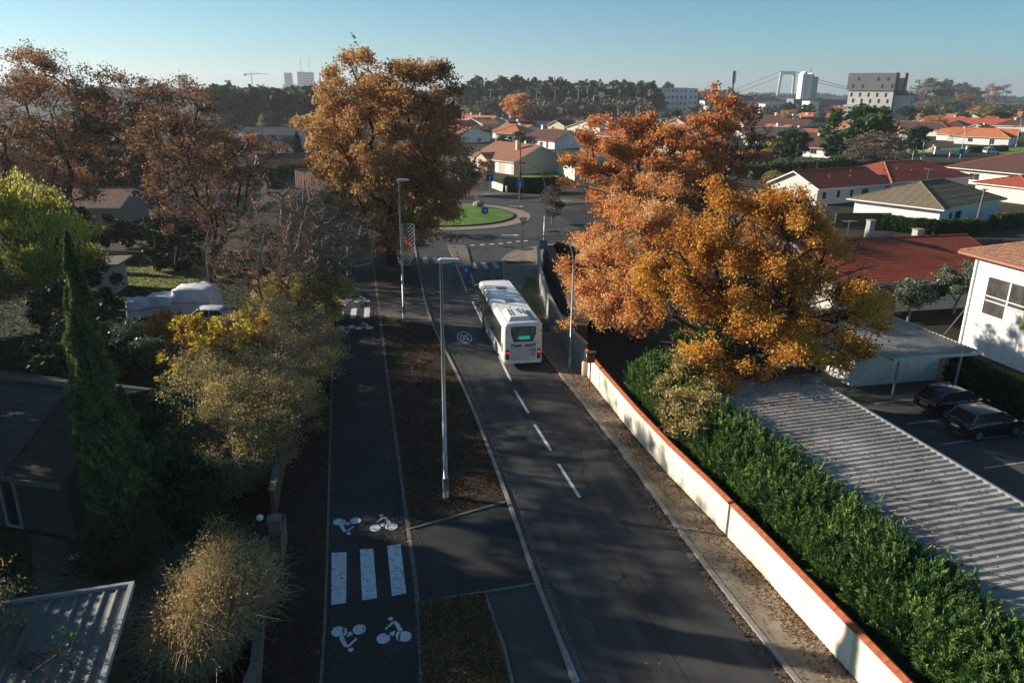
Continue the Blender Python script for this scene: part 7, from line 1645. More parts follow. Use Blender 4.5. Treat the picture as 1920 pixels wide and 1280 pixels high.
mid_tree('dark', 'dark ridge tree over the white apartment block', 1290, 205, 44, 30)
mid_tree('pine', 'pointed pine on the ridge before the white apartment block', 1248, 205, 24, 44)
mid_tree('orange', 'orange brown oak standing alone before the grey woods', 970, 238, 56, 60)
mid_tree('green', 'dark palm like shrub beside the trimmed grey bush', 945, 275, 26, 20)
mid_tree('olive', 'rounded grey green bush before the white house with red trim', 972, 275, 32, 28)
mid_tree('rust', 'small reddish tree on the pavement by the blue dead end sign', 911, 350, 34, 52)
mid_tree('olive', 'large grey green tree merging with the crown of the big oak', 872, 366, 66, 64)
mid_tree('scrub', 'bare shrub beneath the pink roofs', 905, 262, 40, 26)
mid_tree('bare', 'leafless thin tree on the verge near the bus exit lamp', 1035, 420, 44, 70)
mid_tree('green', 'green round shrub between the oak crown and the pale blue gable', 1263, 236, 26, 30)
mid_tree('green', 'second green round shrub deeper in the oak crown', 1370, 240, 24, 28)
mid_tree('orange', 'flame orange maple before the grey two storey house', 473, 284, 34, 32)
mid_tree('gold', 'golden birch with a green tip before the dark pines', 460, 246, 26, 30)
mid_tree('lime', 'yellow green shrub with a red top beside the slim cypress', 538, 306, 28, 30)
mid_tree('gold', 'golden twiggy shrub between the slim cypress and the big oak', 582, 300, 26, 36)
mid_tree('green', 'spreading green cedar above the slim cypress', 565, 270, 46, 40)
mid_tree('dark', 'dark bush against the pale gable of the grey house', 540, 285, 30, 24)
mid_tree('bare', 'leafless shrub before the grey two storey house wall', 505, 290, 38, 26)
mid_tree('dark', 'black green tree behind the garden shed', 300, 470, 80, 60)
mid_tree('dark', 'black green tree beneath the spreading brown oak', 240, 465, 60, 50)
mid_tree('dark', 'black green tree behind the leafless tree', 560, 470, 70, 76)
mid_tree('rust', 'rusty bush behind the lawn', 400, 440, 70, 60)
mid_tree('green', 'green shrub in the gardens under the rusty oak', 130, 400, 40, 30)
mid_tree('olive', 'grey green shrub by the house behind the rusty oaks', 275, 380, 60, 36)
mid_tree('dark', 'dark conifer standing over the brown oak crown', 395, 232, 30, 58)
mid_tree('dark', 'dark low tree behind the big oak trunk', 640, 450, 80, 60)
mid_tree('rust', 'rusty low tree below the crown of the big oak', 810, 440, 60, 50)
# scattered suburb trees, all their own objects
rs = random.Random(5)
kinds = ['bare', 'dark', 'green', 'rust', 'scrub', 'olive', 'orange', 'pine']
desc = dict(bare='leafless garden tree', dark='dark evergreen garden tree', green='green garden tree', rust='rusty brown garden tree', scrub='brown garden bush', olive='grey green garden tree', orange='orange garden tree', pine='dark garden pine')
areas = [((885, 1200), (206, 236), 34, 'in the central suburb before the grey woods'), ((1380, 1900), (206, 240), 40, 'between roofs of the far red roofed suburb'), ((430, 600), (225, 262), 14, 'in the gardens near the depot and grey house'), ((0, 420), (250, 380), 34, 'seen through the rusty oaks')]
for (xa, xb), (ya, yb), n_, where in areas:
    for i in range(n_):
        k = rs.choice(kinds if where[:2] != 'se' else ['bare', 'dark', 'rust', 'dark', 'scrub'])
        y = rs.uniform(ya, yb); sz = rs.uniform(7, 12); pxx = rs.uniform(xa, xb)
        D_ = CH / math.tan(PITCH + math.atan((y - 640) / F)); px_m = F / D_
        mid_tree(k, ('tall ' if sz > 10.3 else ('small ' if sz < 8.4 else '')) + desc[k] + {'in': ' among the houses ', 'be': ' between the roofs ', 'se': ' seen low '}[where[:2]] + landmark(pxx), pxx, y, sz * px_m * 0.95, sz * px_m * 0.8, (desc[k] + 'es ' if k == 'scrub' else desc[k] + 's ') + where)

# ================================================================ FAR WOODS, CITY, BRIDGE
def far_wood(label, spots, seed, h=(9, 15), w=(5, 9), nq=110, m=L_FAR, size=1.6, tint=(0.45, 0.3), name='far_wood'):
    """a wood that reads as one mass; spots = list of (x, y)"""
    rng = np.random.default_rng(seed); V = []; T = []; F_ = []; off = 0
    for (x, y) in spots:
        H_ = rng.uniform(*h); R_ = rng.uniform(*w) * 0.5; n = nq
        d = rand_dirs(rng, n); d[:, 2] = np.abs(d[:, 2]) * 1.0 - 0.25 * rng.random(n)
        r = 1 - 0.35 * rng.random(n) ** 2
        c = np.stack([x + d[:, 0] * R_ * r, y + d[:, 1] * R_ * r, H_ * 0.5 + d[:, 2] * H_ * 0.5 * r], 1)
        v, f = leaf_quads(rng, c, size * (0.6 + 0.05 * H_), 1.3)
        V.append(v); F_.append(f + off); off += len(v)
        T.append(np.repeat(np.clip(tint[0] + tint[1] * (rng.random() - 0.5) * 2 + 0.1 * rng.normal(size=n), 0.01, 0.99), 4))
    o = npmesh(name, np.concatenate(V), np.concatenate(F_), m, tint=np.concatenate(T)); o['kind'] = 'stuff'; o['label'] = label; return o
def spots(xa, xb, D0, D1, n, seed):
    rng = np.random.default_rng(seed); o = []
    for i in range(n):
        D = rng.uniform(D0, D1); px = rng.uniform(xa, xb); o.append(((px - 960) / F * (D * 0.95 + 5.3), D))
    return o
far_wood('dark pine wood behind the gardens', spots(395, 600, 300, 420, 150, 1), 1, (13, 19), (8, 13), 130, L_DARK, 1.5, (0.45, 0.3))
far_wood('grey and brown wood on the low ridge', spots(870, 1225, 480, 640, 190, 2), 2, (18, 27), (11, 17), 130, L_FAR, 1.7, (0.5, 0.45))
far_wood('pale grey wood edge in front of the ridge', spots(880, 1210, 400, 470, 110, 3), 3, (9, 15), (8, 13), 110, L_BARE, 1.2, (0.5, 0.3))
far_wood('dark wood on the horizon behind the rusty oaks', spots(-100, 640, 650, 1300, 260, 4), 4, (10, 18), (12, 22), 90, L_FAR, 2.2, (0.4, 0.3))
far_wood('trees among the far red roofs', spots(1180, 2000, 620, 1000, 230, 5), 5, (6, 11), (9, 16), 90, L_FAR, 1.8, (0.45, 0.35))
far_wood('faint wooded horizon', spots(-300, 2300, 1500, 3200, 420, 6), 6, (10, 20), (40, 80), 70, L_FAR, 6.0, (0.4, 0.3))
far_wood('wood beside the far river', spots(1180, 1480, 1100, 1500, 90, 7), 7, (8, 14), (18, 30), 80, L_FAR, 3.0, (0.45, 0.3))
def block(label, px, D, W, Dp, H, m, rot=0, bands=0, name='building', cat='building', cols=0, parts=None):
    x = GY(px, 165, D).x; t = thing(name, label, cat, (x, D, 0), math.radians(rot))
    b = MB(); b.box(-W / 2, 0, 0, W / 2, Dp, H); b.build('wall', m, t)
    b = MB(); b.box(-W / 2 - 0.3, -0.3, H, W / 2 + 0.3, Dp + 0.3, H + 0.5); b.build('roof', mat('flat_roof_grey', (0.30, 0.30, 0.30), 0.8), t)
    if bands:
        for k in range(bands):
            z = H * (k + 0.35) / bands
            if cols:
                for c in range(cols):
                    xx = -W / 2 + W * (c + 0.5) / cols; b = MB(); b.box(xx - W / cols * 0.28, -0.08, z, xx + W / cols * 0.28, -0.002, z + H / bands * 0.45); b.build('window', GLASS, t)
            else: b = MB(); b.box(-W / 2 + 0.5, -0.08, z, W / 2 - 0.5, -0.002, z + H / bands * 0.4); b.build('window_band', GLASS, t)
    return t
FW = mat('far_white', (0.72, 0.72, 0.70), 0.8); FG = mat('far_grey', (0.35, 0.37, 0.40), 0.8); FD = mat('far_dark_grey', (0.16, 0.17, 0.19), 0.7); FB = mat('far_beige', (0.62, 0.57, 0.48), 0.8)
# big grey and beige block
t = thing('apartment_block', 'stacked apartment block with dark grey upper storeys and white lower storeys', 'apartments', (GY(1593, 160, 464).x, 464, 0), math.radians(-32))
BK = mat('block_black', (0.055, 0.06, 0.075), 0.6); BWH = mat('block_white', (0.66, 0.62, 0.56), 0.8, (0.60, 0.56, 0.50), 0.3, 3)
b = MB(); b.box(0, 0, 0, 24, 16, 19.4); b.build('white_storeys', BWH, t)
b = MB(); b.box(-1.2, -0.6, 19.42, 24.0, 14, 29.0); b.build('grey_storeys', mat('block_grey', (0.20, 0.20, 0.21), 0.7), t)
b = MB(); b.box(24.003, -0.7, 17.4, 24.4, 14.2, 29.3); b.build('shaded_end', BK, t)  # black slab stands in for shade on the end turned from the sun
b = MB(); b.box(17.5, 16.1, 16.0, 27, 28, 29.2); b.build('beige_storeys', FB, t)
b = MB(); b.box(27.003, 15.9, 15.0, 27.5, 28.2, 29.5); b.build('shaded_end', BK, t)  # second slab, shade of the unlit end put into its colour
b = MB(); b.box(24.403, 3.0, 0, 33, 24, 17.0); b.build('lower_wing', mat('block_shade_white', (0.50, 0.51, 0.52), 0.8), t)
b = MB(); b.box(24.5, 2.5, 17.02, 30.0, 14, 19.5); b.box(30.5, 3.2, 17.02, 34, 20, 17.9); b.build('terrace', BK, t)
b = MB(); b.box(33.003, 2.5, 10.2, 34.2, 24.5, 11.0); b.build('canopy_slab', BK, t)
for k in range(5):
    for c in range(5):
        x = 1.2 + c * 4.6 + (k % 2) * 1.3; z = 2.4 + k * 3.4
        b = MB(); b.box(x, -0.08, z, x + 1.1, -0.003, z + 2.2); b.build('window', GLASS, t)
for k in range(2):
    for c in (0, 1, 3, 4)[k:]:
        x = 1.5 + c * 5.2 - k * 2.6; z = 20.8 + k * 4.0
        b = MB(); b.box(x, -0.68, z, x + 1.1, -0.603, z + 2.0); b.build('window', GLASS, t)
for (y, z) in ((5, 12.5), (10, 12.5), (15, 12.5), (7, 6), (14, 6)):
    b = MB(); b.box(33.003, y, z, 33.08, y + 1.6, z + 1.8); b.build('window', GLASS, t)
for k in range(4):
    b = MB(); b.box(-1.5, -2.6, 2.0 + k * 2.8, 10.5, -0.09, 2.3 + k * 2.8); b.build('balcony', WHITEW, t)
    b = MB(); b.box(-1.5, -2.6, 2.3 + k * 2.8, 10.5, -2.55, 3.2 + k * 2.8); b.build('railing', mat('rail_grey', (0.5, 0.5, 0.5), 0.5), t)
# white tower
x = GY(1519, 155, 900).x; t = thing('office_tower', 'slim white tower with slanting roof fins beside the bridge', 'tower', (x * 1.0, 900, 0), math.radians(6)); t.scale = (0.78, 0.78, 1)
HT_ = GY(1518, 137, 900).z
b = MB(); b.extr([(-12, 0), (-5.2, 0), (-5.2, HT_ - 1), (-8.5, HT_ + 1.5), (-12, HT_ - 2)], 'y', 0, 14); b.build('fin', FW, t)
b = MB(); b.extr([(-4.6, 0), (2.5, 0), (2.5, HT_ - 0.5), (1.0, HT_), (-4.6, HT_ - 7)], 'y', -1.5, 14); b.build('fin', FW, t)
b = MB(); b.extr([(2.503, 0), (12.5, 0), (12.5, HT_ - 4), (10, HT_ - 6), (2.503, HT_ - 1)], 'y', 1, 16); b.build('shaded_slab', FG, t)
b = MB(); b.box(-5.2, 2, 0, -4.6, 12, HT_ - 6); b.build('glass_slot', GLASS, t)
b = MB(); b.tube([(1.0, 4, HT_), (1.0, 4, HT_ + 5)], 0.7, 6); b.build('roof_mast', FD, t)
# suspension bridge
D = 2300; cx = GY(1476.5, 150, D).x; Hb = GY(1476, 133.5, D).z
t = thing('suspension_bridge', 'suspension bridge with an H shaped pale pylon on the horizon', 'bridge', (cx, D, 0), 0)
for s in (-1, 1):
    b = MB(); b.extr([(s * 22 - 3.4, 0), (s * 22 + 3.4, 0), (s * 19 + 2.8, Hb), (s * 19 - 2.8, Hb)], 'y', 0, 7); b.build('pylon_leg', mat('pylon_concrete', (0.55, 0.56, 0.55), 0.8), t)
b = MB(); b.box(-21.5, 1, Hb - 9, 21.5, 6, Hb - 0.5); b.build('crossbeam', mat('pylon_concrete', (0, 0, 0)), t)
b = MB(); b.extr([(-17, 0), (17, 0), (21, 20), (-21, 20)], 'y', -2, 8); b.build('pier_base', FW, t)
for (dy, xo) in ((0, -19), (14, 19)):
    for sgn, Lc_, zend in ((-1, 175, 12), (1, 420, 14)):
        pts = []
        for k in range(13):
            u = k / 12; z = Hb + (zend - Hb) * (u if sgn < 0 else (1 - (1 - u) ** 2)); pts.append((xo + sgn * Lc_ * u, dy, z))
        b = MB(); b.tube(pts, 1.0, 5); b.build('cable', FG, t)
b = MB(); b.box(-600, 2, 30, 900, 6, 32.5) if False else b.box(-260, 2, 9, 900, 8, 12); b.build('deck', FG, t)
# phone mast
g = GY(1373, 175, 420); Hm = GY(1374, 133, 420).z
t = thing('phone_mast', 'slender dark phone mast with pale aerial panels on the skyline', 'mast', (g.x, 420, 0), 0)
b = MB(); b.tube([(0, 0, 0), (0, 0, Hm - 6)], [0.75, 0.5], 8); b.build('pole', mat('mast_grey', (0.10, 0.13, 0.13), 0.6), t)
b = MB(); b.tube([(0, 0, Hm - 6), (0, 0, Hm)], 0.8, 8); b.build('head', mat('mast_grey', (0, 0, 0)), t)
for a in (-0.9, 0.5): b = MB(); b.box(a - 0.35, -1.0, Hm - 6, a + 0.35, -0.6, Hm); b.build('aerial_panel', WHITES, t)
b = MB(); b.box(-1.5, -1.0, Hm - 17, -0.8, -0.4, Hm - 11); b.build('aerial_panel', WHITES, t)
# white terraces and blocks near the bridge
for i, (px, D, W, H, bands, cols, m_, lab) in enumerate(((1408, 640, 74, 11, 2, 14, FW, 'long white terrace with rows of dark windows below the bridge'), (1470, 560, 24, 10, 2, 5, FW, 'white low block with tall windows below the pylon base'),
        (1445, 760, 80, 11, 1, 0, FG, 'long grey roofed hall between white terrace and pylon'), (1408, 900, 24, 14, 3, 4, FW, 'white cube building on the skyline beside the phone mast'), (1387, 1000, 34, 12, 1, 0, FB, 'pale row of sheds on the skyline next to the phone mast'),
        (1432, 1000, 30, 12, 1, 0, FW, 'pale shed on the skyline below the falling cable'), (1455, 1100, 36, 13, 1, 0, FW, 'thin white shed left of the pylon'), (1360, 560, 20, 8, 1, 4, FB, 'small sunlit beige building at the mast foot'),
        (1545, 620, 46, 13, 0, 0, mat('far_slate', (0.22, 0.24, 0.28), 0.8), 'grey slab building behind the white tower'), (1531, 590, 7, 12, 0, 0, FW, 'narrow white gable end of the grey slab building'),
        (1580, 1200, 40, 9, 1, 0, FW, 'distant white shed between slab and big block'), (1259, 700, 30, 21, 4, 8, FW, 'white apartment block on the wooded ridge'), (1288, 760, 22, 21, 4, 5, FW, 'second white apartment block on the wooded ridge'),
        (1190, 520, 12, 12, 0, 0, FG, 'grey distant block among the ridge trees'), (895, 520, 12, 12, 2, 2, FB, 'pale building at the edge of the ridge wood'), (1128, 480, 26, 5, 0, 0, FG, 'long low roof under the road gantry'),
        (1240, 560, 10, 11, 0, 0, mat('far_navy', (0.10, 0.12, 0.20), 0.7), 'navy block below the pointed pine'), (505, 900, 34, 9, 1, 0, FW, 'distant pale shed above the dark pines'), (425, 1000, 30, 11, 1, 0, FW, 'distant white sheds near the crane'))):
    block(lab, px, D, W, 14, H, m_, 3, bands, cols=cols)
# three hazy towers, plinth, masts, spire
for px, wv, top, lab in ((541, 12, 137, 'hazy grey tower block standing apart from the pair'), (566, 13, 135, 'hazy grey tower block with an aerial in the middle'), (581, 13, 136, 'hazy grey tower block with an aerial next to the oak')):
    D = 2400; H_ = GY(px, top, D).z; t = block(lab, px, D, wv / F * D * 1.0, 22, H_, FG, 5, 9, name='tower_block', cat='tower')
    b = MB(); b.box(wv / F * D / 2 - 6, -1.5, 0, wv / F * D / 2, -0.6, H_); b.build('stair_strip', FD, t)
    if px > 550: b = MB(); b.tube([(0, 10, H_), (0, 10, H_ + 38)], 0.9, 5); b.build('aerial', FG, t)
block('hazy low plinth building under the three towers', 562, 2380, 100, 20, 30, FG, 0, 2)
t = thing('church_spire', 'thin hazy spire close to the oak crown', 'spire', ((597 - 960) / F * 1900 * 0.95, 1900, 0)); b = MB(); b.tube([(0, 0, 0), (0, 0, 30), (0, 0, 55)], [4, 3.4, 0.2], 6); b.build('spire', FD, t)
block('hazy grey high rise behind the rusty oaks at the picture edge', 42, 1100, 24, 16, GY(42, 130, 1100).z, FG, 0, 6, name='tower_block', cat='tower')
block('hazy small tower above the spreading brown oak', 342, 1700, 16, 14, GY(342, 141, 1700).z, FG, 0, 6, name='tower_block', cat='tower')
# crane
D = 1500; x = GY(472, 150, D).x; Hc_ = GY(472, 138, D).z
t = thing('tower_crane', 'small pale construction crane on the hazy horizon', 'crane', (x, D, 0))
b = MB(); b.tube([(0, 0, 0), (0, 0, Hc_ - 2)], 0.9, 4); b.tube([(0, 0, Hc_ - 2), (0, 0, Hc_ + 3)], [0.9, 0.3], 4); b.build('tower', FG, t)
b = MB(); b.tube([(-14, 0, Hc_ - 1.5), (34, 0, Hc_ - 0.2)], [0.8, 0.4], 4); b.build('jib', FG, t)
b = MB(); b.tube([(-13, 0, Hc_ - 1.5), (0, 0, Hc_ + 3), (20, 0, Hc_ - 0.6)], 0.2, 4); b.build('tie', FG, t)
b = MB(); b.box(-14, -1.2, Hc_ - 4.5, -10, 1.2, Hc_ - 2); b.build('counterweight', FD, t)
t = thing('water_tower', 'tiny flat topped water tower on the hazy horizon', 'tower', ((424 - 960) / F * 1300 * 0.95, 1300, 0)); b = MB(); b.tube([(0, 0, 0), (0, 0, 26), (0, 0, 27), (0, 0, 30)], [1.2, 1.0, 5, 5.5], 12); b.build('tank', FG, t)
# road gantry and tall highway lamps before the ridge
D = 430; x0 = GY(1113, 185, D).x; x1 = GY(1145, 185, D).x; zt = GY(1120, 179, D).z
t = thing('road_gantry', 'pale road gantry with a white sign among the ridge trees', 'gantry', (x0, D, 0))
b = MB(); b.tube([(0, 0, 0), (0, 0, zt - 0.6), (0.3, 0, zt), (x1 - x0, 0, zt)], 0.22, 6); b.build('frame', FW, t)
b = MB(); b.box((x1 - x0) * 0.35, -0.2, zt - 1.2, (x1 - x0) * 0.62, 0.1, zt + 1.8); b.build('sign_panel', FW, t)
for i, px in enumerate((920, 971, 1006, 1041, 1085, 1102, 1187, 1196)):
    D = 440 + 8 * i; top = (168, 170, 168, 164, 163, 162, 162, 163)[i]; g = GY(px, top, D)
    t = thing('highway_lamp', 'tall slim highway lamp before the ridge wood', 'street lamp', (g.x, D, 0), 0, 'highway lamps along the ridge wood')
    b = MB(); b.tube([(0, 0, 0), (0, 0, g.z)], [0.20, 0.12], 5); b.build('pole', FG, t)
    b = MB(); b.box(-1.4, -0.3, g.z - 0.2, 1.4, 0.3, g.z + 0.2); b.build('lamp_head', FW, t)
g = G(1790, 220); t = thing('utility_pole', 'thin pale pole rising from the red roofs near the skyline', 'pole', (g.x, g.y, 0)); b = MB(); b.tube([(0, 0, 0), (0, 0, 11)], 0.2, 6); b.build('pole', FW, t)
g = G(1776, 300); 
for i, (px, py) in enumerate(((1779, 300), (1852, 287))):
    g = G(px, py); t = thing('bollard_post', ['dark red and white street post beside the street crossing', 'dark red and white street post near the white van'][i], 'post', (g.x, g.y, 0))
    for k in range(3): b = MB(); b.tube([(0, 0, k * 1.0), (0, 0, k * 1.0 + 1.0)], 0.17, 6); b.build('band', REDP if k % 2 == 0 else WHITES, t)
for i, (px, py, h_) in enumerate(((1710, 303, 3.5), (1726, 306, 6.0), (1800, 297, 7.5))):
    g = G(px, py); t = thing('street_post', ['short grey post with a small plate by the street corner', 'grey post with a cross arm by the pale gate post', 'tall white post with a blue plate by the street'][i], 'post', (g.x, g.y, 0))
    b = MB(); b.tube([(0, 0, 0), (0, 0, h_)], 0.12, 6); b.build('pole', GALV, t)
    b = MB(); b.box(-0.7, -0.15, (h_ - 0.6) if i < 2 else 1.2, 0.7, -0.1, h_ if i < 2 else 2.6); b.build('plate', BLUEP if i == 2 else FG, t)
# birds over the big oak
for i, (px, py) in enumerate(((658, 62), (661, 66), (665, 72), (663, 69), (666, 80))):
    p = GY(px, py, 84); t = thing('bird', 'small dark bird in the string above the big oak', 'bird', p, 0.6 * i, 'birds above the big oak')
    b = MB(); b.tube([(0, -0.22, 0), (0, -0.05, 0.02), (0, 0.12, 0.02), (0, 0.2, 0.0)], [0.015, 0.06, 0.055, 0.01], 6)
    b.face([(0, -0.06, 0.02), (0.30, -0.1, 0.14), (0.12, 0.08, 0.08), (0, 0.08, 0.03)]); b.face([(0, 0.08, 0.03), (-0.12, 0.08, 0.08), (-0.30, -0.1, 0.14), (0, -0.06, 0.02)])
    b.build('body', BLACKP, t)

# ================================================================ FALLEN LEAVES AND GROUND COVER
def litter(label, pts, z, size, seed, m=L_FALL, tint=(0.5, 0.3), name='fallen_leaves'):
    rng = np.random.default_rng(seed); n = len(pts); c = np.column_stack([pts, np.full(n, z) + rng.uniform(0, 0.015, n)])
    v, f = leaf_quads(rng, c, size, 1.3, flat=0.75)
    tn = np.clip(tint[0] + tint[1] * rng.normal(size=n), 0.01, 0.99)
    o = npmesh(name, v, f, m, tint=np.repeat(tn, 4)); o['kind'] = 'stuff'; o['label'] = label; return o
def along(line, d0, d1, n, seed, clump=2.0, power=1.0, ymax=60):
    rng = np.random.default_rng(seed); L0 = np.array(offset(line, d0)); L1 = np.array(offset(line, d1))
    sl_ = np.linalg.norm(np.diff(L0, axis=0), axis=1); cum = np.concatenate([[0], np.cumsum(sl_)])
    s = rng.uniform(0, cum[-1], n * 3); keep = rng.random(n * 3) < (0.25 + 0.75 * (0.5 + 0.5 * np.sin(s * clump) * np.sin(s * 0.61 * clump + 1))) ; s = s[keep][:n]
    i = np.clip(np.searchsorted(cum, s) - 1, 0, len(sl_) - 1); u = ((s - cum[i]) / sl_[i])[:, None]; w_ = (rng.random(len(s)) ** power)[:, None]
    p = (L0[i] * (1 - u) + L0[i + 1] * u) * (1 - w_) + (L1[i] * (1 - u) + L1[i + 1] * u) * w_
    return p[p[:, 1] < ymax]
litter('brown leaves drifted against the cream wall', along(WF[:split + 1], -0.02, -1.0, 9000, 1, 1.3, 2.0), 0.112, 0.055, 1, tint=(0.62, 0.25))
litter('dark leaves lying in the gutter', along(near_r, -0.2, -0.62, 6500, 2, 1.5, 1.6), 0.036, 0.05, 2, tint=(0.35, 0.25))
litter('leaves gathered along the kerb of the planting strip', along(ROAD_L, 0.03, 0.5, 2600, 22, 1.1, 1.8), 0.034, 0.05, 22, tint=(0.4, 0.25))
litter('leaves scattered on the pavement', along(WF[:split + 1], -0.3, -2.2, 2500, 3, 0.9), 0.112, 0.045, 3, tint=(0.5, 0.3))
litter('leaves along the edge of the cycle path', along(BIKE_R, -1.1, 0.5, 6000, 4, 0.8, 0.5), 0.075, 0.055, 4, tint=(0.45, 0.3))
litter('leaves on the dark verge by the cycle path', along(BIKE_L, -3.0, 0.25, 9000, 5, 0.7), 0.036, 0.055, 5, tint=(0.3, 0.25))
strip_pts = []
rng = np.random.default_rng(6)
SLa, SRa = np.array(SL), np.array(SR)
k = rng.uniform(0, len(SL) - 1.001, 26000); i = k.astype(int); u = (k - i)[:, None]; w_ = rng.random((len(k), 1))
pp = (SLa[i] * (1 - u) + SLa[i + 1] * u) * (1 - w_) + (SRa[i] * (1 - u) + SRa[i + 1] * u) * w_
litter('brown leaves covering the planting strip', pp[(np.sin(pp[:, 0] * 2.3 + pp[:, 1] * 0.9) + np.sin(pp[:, 1] * 1.7 - pp[:, 0]) + 0.9 * rng.normal(size=len(pp))) > -0.3], 0.094, 0.055, 6, tint=(0.20, 0.26))
litter('moss and weeds on the planting strip', pp[(np.sin(pp[:, 0] * 1.3) + np.sin(pp[:, 1] * 0.8 + 1)) > 0.7][:5000], 0.094, 0.05, 66, m=L_GREEN, tint=(0.25, 0.2), name='weeds')
gp_ = np.array(gp([(785, 1131), (910, 1115), (955, 1285), (790, 1290)]))
k = rng.random((6500, 2)); pq = (gp_[0] * (1 - k[:, :1]) + gp_[1] * k[:, :1]) * (1 - k[:, 1:]) + (gp_[3] * (1 - k[:, :1]) + gp_[2] * k[:, :1]) * k[:, 1:]
litter('leaves and grass blades on the small grass patch', pq, 0.105, 0.06, 7, m=L_FALL, tint=(0.45, 0.3))
litter('grass tufts on the small grass patch', pq[:1300] + rng.normal(size=(1300, 2)) * 0.05, 0.11, 0.06, 17, m=L_GREEN, tint=(0.7, 0.25), name='grass_tufts')
kk = rng.random(900); bx = rng.uniform(-7.2, -3.6, 900); by = rng.uniform(17.5, 26, 900)
litter('dark wet leaves sticking to the white bars', np.column_stack([bx, by])[:420], 0.037, 0.06, 8, tint=(0.08, 0.1))
rx = along(ROAD_L, 0.3, 3.0, 260, 9, 0.5); litter('stray leaves on the road and driveway', rx, 0.03, 0.05, 9, tint=(0.6, 0.3))
q = G(1650, 800, 2.7); ex = np.random.default_rng(10)
lx = ex.uniform(0.2, 6.0, 2600); ly = 29 - 17 * ex.random(2600) ** 2.4; cc = c0 - v13 * 29
cp = np.array([[cc.x + u13.x * a + v13.x * b_, cc.y + u13.y * a + v13.y * b_] for a, b_ in zip(lx, ly)])
o = litter('fallen leaves lying on the long carport roof', cp, 0, 0.055, 11, tint=(0.45, 0.3))
me = o.data; co = np.empty(len(me.vertices) * 3, np.float32); me.vertices.foreach_get('co', co); co = co.reshape(-1, 3); co[:, 2] += np.repeat(2.62 + 0.035 * lx, 4)
me.vertices.foreach_set('co', co.ravel()); me.update()
# ---- wear of the carriageway: patches, joints, covers, grates
TAR = mat('tar_patch', (0.020, 0.020, 0.021), 0.8, (0.030, 0.030, 0.030), 120, 3, bump=0.003, bscale=200)
PALEA = mat('pale_patch', (0.050, 0.048, 0.045), 0.8, (0.070, 0.066, 0.060), 90, 3, bump=0.003, bscale=200)
rd = Vector((-0.19, 0.98)).normalized(); rn = Vector((rd.y, -rd.x))
for i, (px, py, al, wd, m_) in enumerate(((1060, 760, 2.2, 0.35, PALEA), (1000, 900, 3.0, 0.30, PALEA), (1300, 1220, 1.6, 0.3, PALEA))):
    paint('road_patch', [rect(G(px, py), rd, rn, al, wd)], 0.0235, m_)
WT = mat('wheel_track', (0.044, 0.0435, 0.043), 0.68, (0.073, 0.070, 0.067), 240, 3, bump=0.003, bscale=250, big=0.5, spec=0.45)
for d_ in (-0.95, -2.25, -3.9, -5.3):
    b = MB(); L0 = [p for p in offset(ROAD_R, d_ + 0.22) if 10 < p[1] < 84]; L1 = [p for p in offset(ROAD_R, d_ - 0.22) if 10 < p[1] < 84]; n_ = min(len(L0), len(L1))
    for i in range(n_ - 1): b.face([(*L1[i], 0.0222), (*L0[i], 0.0222), (*L0[i + 1], 0.0222), (*L1[i + 1], 0.0222)])
    struct('x', b.build('wheel_track', WT))
rc_ = random.Random(4); cr = []
for px, py, n_, dx in ((1120, 1180, 26, 0.1), (980, 830, 30, -0.05), (1180, 1000, 22, 0.0), (890, 1040, 14, 0.3), (1090, 890, 18, 0.1)):
    p = G(px, py).xy; d = Vector((dx + rc_.uniform(-.3, .3), 1)).normalized()
    for k in range(n_):
        d = (d + Vector((rc_.uniform(-.35, .35), rc_.uniform(-.1, .1)))).normalized(); q = p + d * 0.28; cr.append(seg(p, q, 0.022)); p = q
paint('road_crack', cr, 0.0265, mat('crack', (0.012, 0.012, 0.012), 0.95))
paint('road_joint', [seg(Vector(a_), Vector(b_), 0.03) for a_, b_ in zip(offset(ROAD_R, -3.1)[6:40], offset(ROAD_R, -3.1)[7:41])], 0.0245, mat('joint', (0.024, 0.024, 0.025), 0.9))
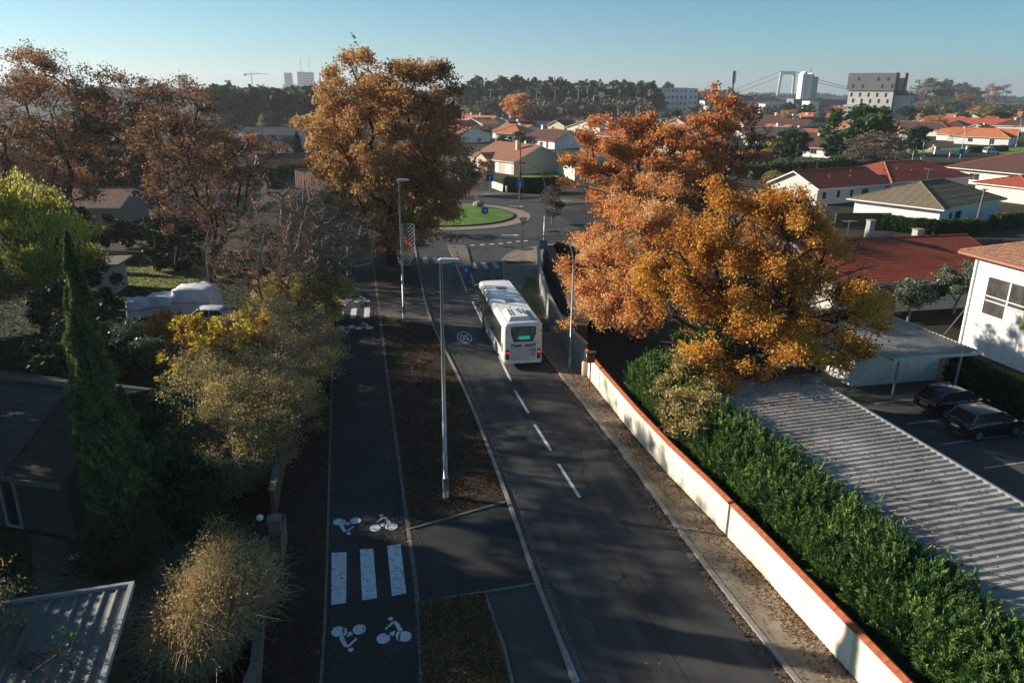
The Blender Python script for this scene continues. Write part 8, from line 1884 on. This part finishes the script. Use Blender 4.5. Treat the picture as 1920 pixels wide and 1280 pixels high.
for i, (px, py, r_) in enumerate(((1060, 960, 0.33), (1150, 1080, 0.33), (905, 700, 0.33), (680, 760, 0.30))):
    g = G(px, py); b = MB(); b.disc((0, 0, 0), r_, 'z', 22, 0.02); b.disc((0, 0, 0.008), r_ * 0.85, 'z', 22, 0.012)
    o = b.build('manhole_cover', mat('cast_iron', (0, 0, 0)), loc=(g.x, g.y, 0.026 if i < 3 else 0.034))
    tag(o, ['round iron cover in the wheel track beside the last dashes', 'round iron cover in the wide lane near the lamp shadow', 'round iron cover beside the speed roundel', 'round iron cover on the dark cycle path'][i], 'manhole cover')
for i, y in enumerate((23.5, 33.0, 42.5)):
    p = min(offset(ROAD_R, -0.2), key=lambda q: abs(q[1] - y)); b = MB()
    b.box(-0.16, -0.3, 0, 0.16, 0.3, 0.012); 
    o = b.build('drain_grate', mat('cast_iron', (0, 0, 0)), loc=(p[0], p[1], 0.027), rotz=0.2); tag(o, ['iron drain grate in the gutter nearest the lamp shadow', 'iron drain grate in the gutter midway along the cream wall', 'iron drain grate in the gutter behind the bus'][i], 'drain')
    b = MB()
    for k in range(6): b.box(-0.12, -0.26 + k * 0.09, 0.0125, 0.12, -0.22 + k * 0.09, 0.016)
    b.build('slot', BLACKP, o)
# rough garden grass
rng = np.random.default_rng(12); pts = np.column_stack([rng.uniform(-42, -9, 60000), rng.uniform(16, 76, 60000)])
pts = pts[(pts[:, 0] > -0.68 * pts[:, 1] - 6) & (pts[:, 0] < -0.165 * pts[:, 1] - 6.6)]
litter('rough garden ground cover', pts, 0.03, 0.10, 12, m=L_GREEN, tint=(0.3, 0.25), name='ground_cover')

# ================================================================ HAZE
hz = MB(); hz.box(-7000, -80, -1.5, 7000, 9500, 190)
hm = bpy.data.materials.new('haze'); hm.use_nodes = True; hn = hm.node_tree; hn.nodes.clear()
pv = hn.nodes.new('ShaderNodeVolumePrincipled'); pv.inputs['Color'].default_value = (0.80, 0.86, 0.92, 1); pv.inputs['Density'].default_value = 0.00019; pv.inputs['Anisotropy'].default_value = 0.3
ho = hn.nodes.new('ShaderNodeOutputMaterial'); hn.links.new(pv.outputs[0], ho.inputs['Volume'])
o = hz.build('haze', hm); o['kind'] = 'stuff'
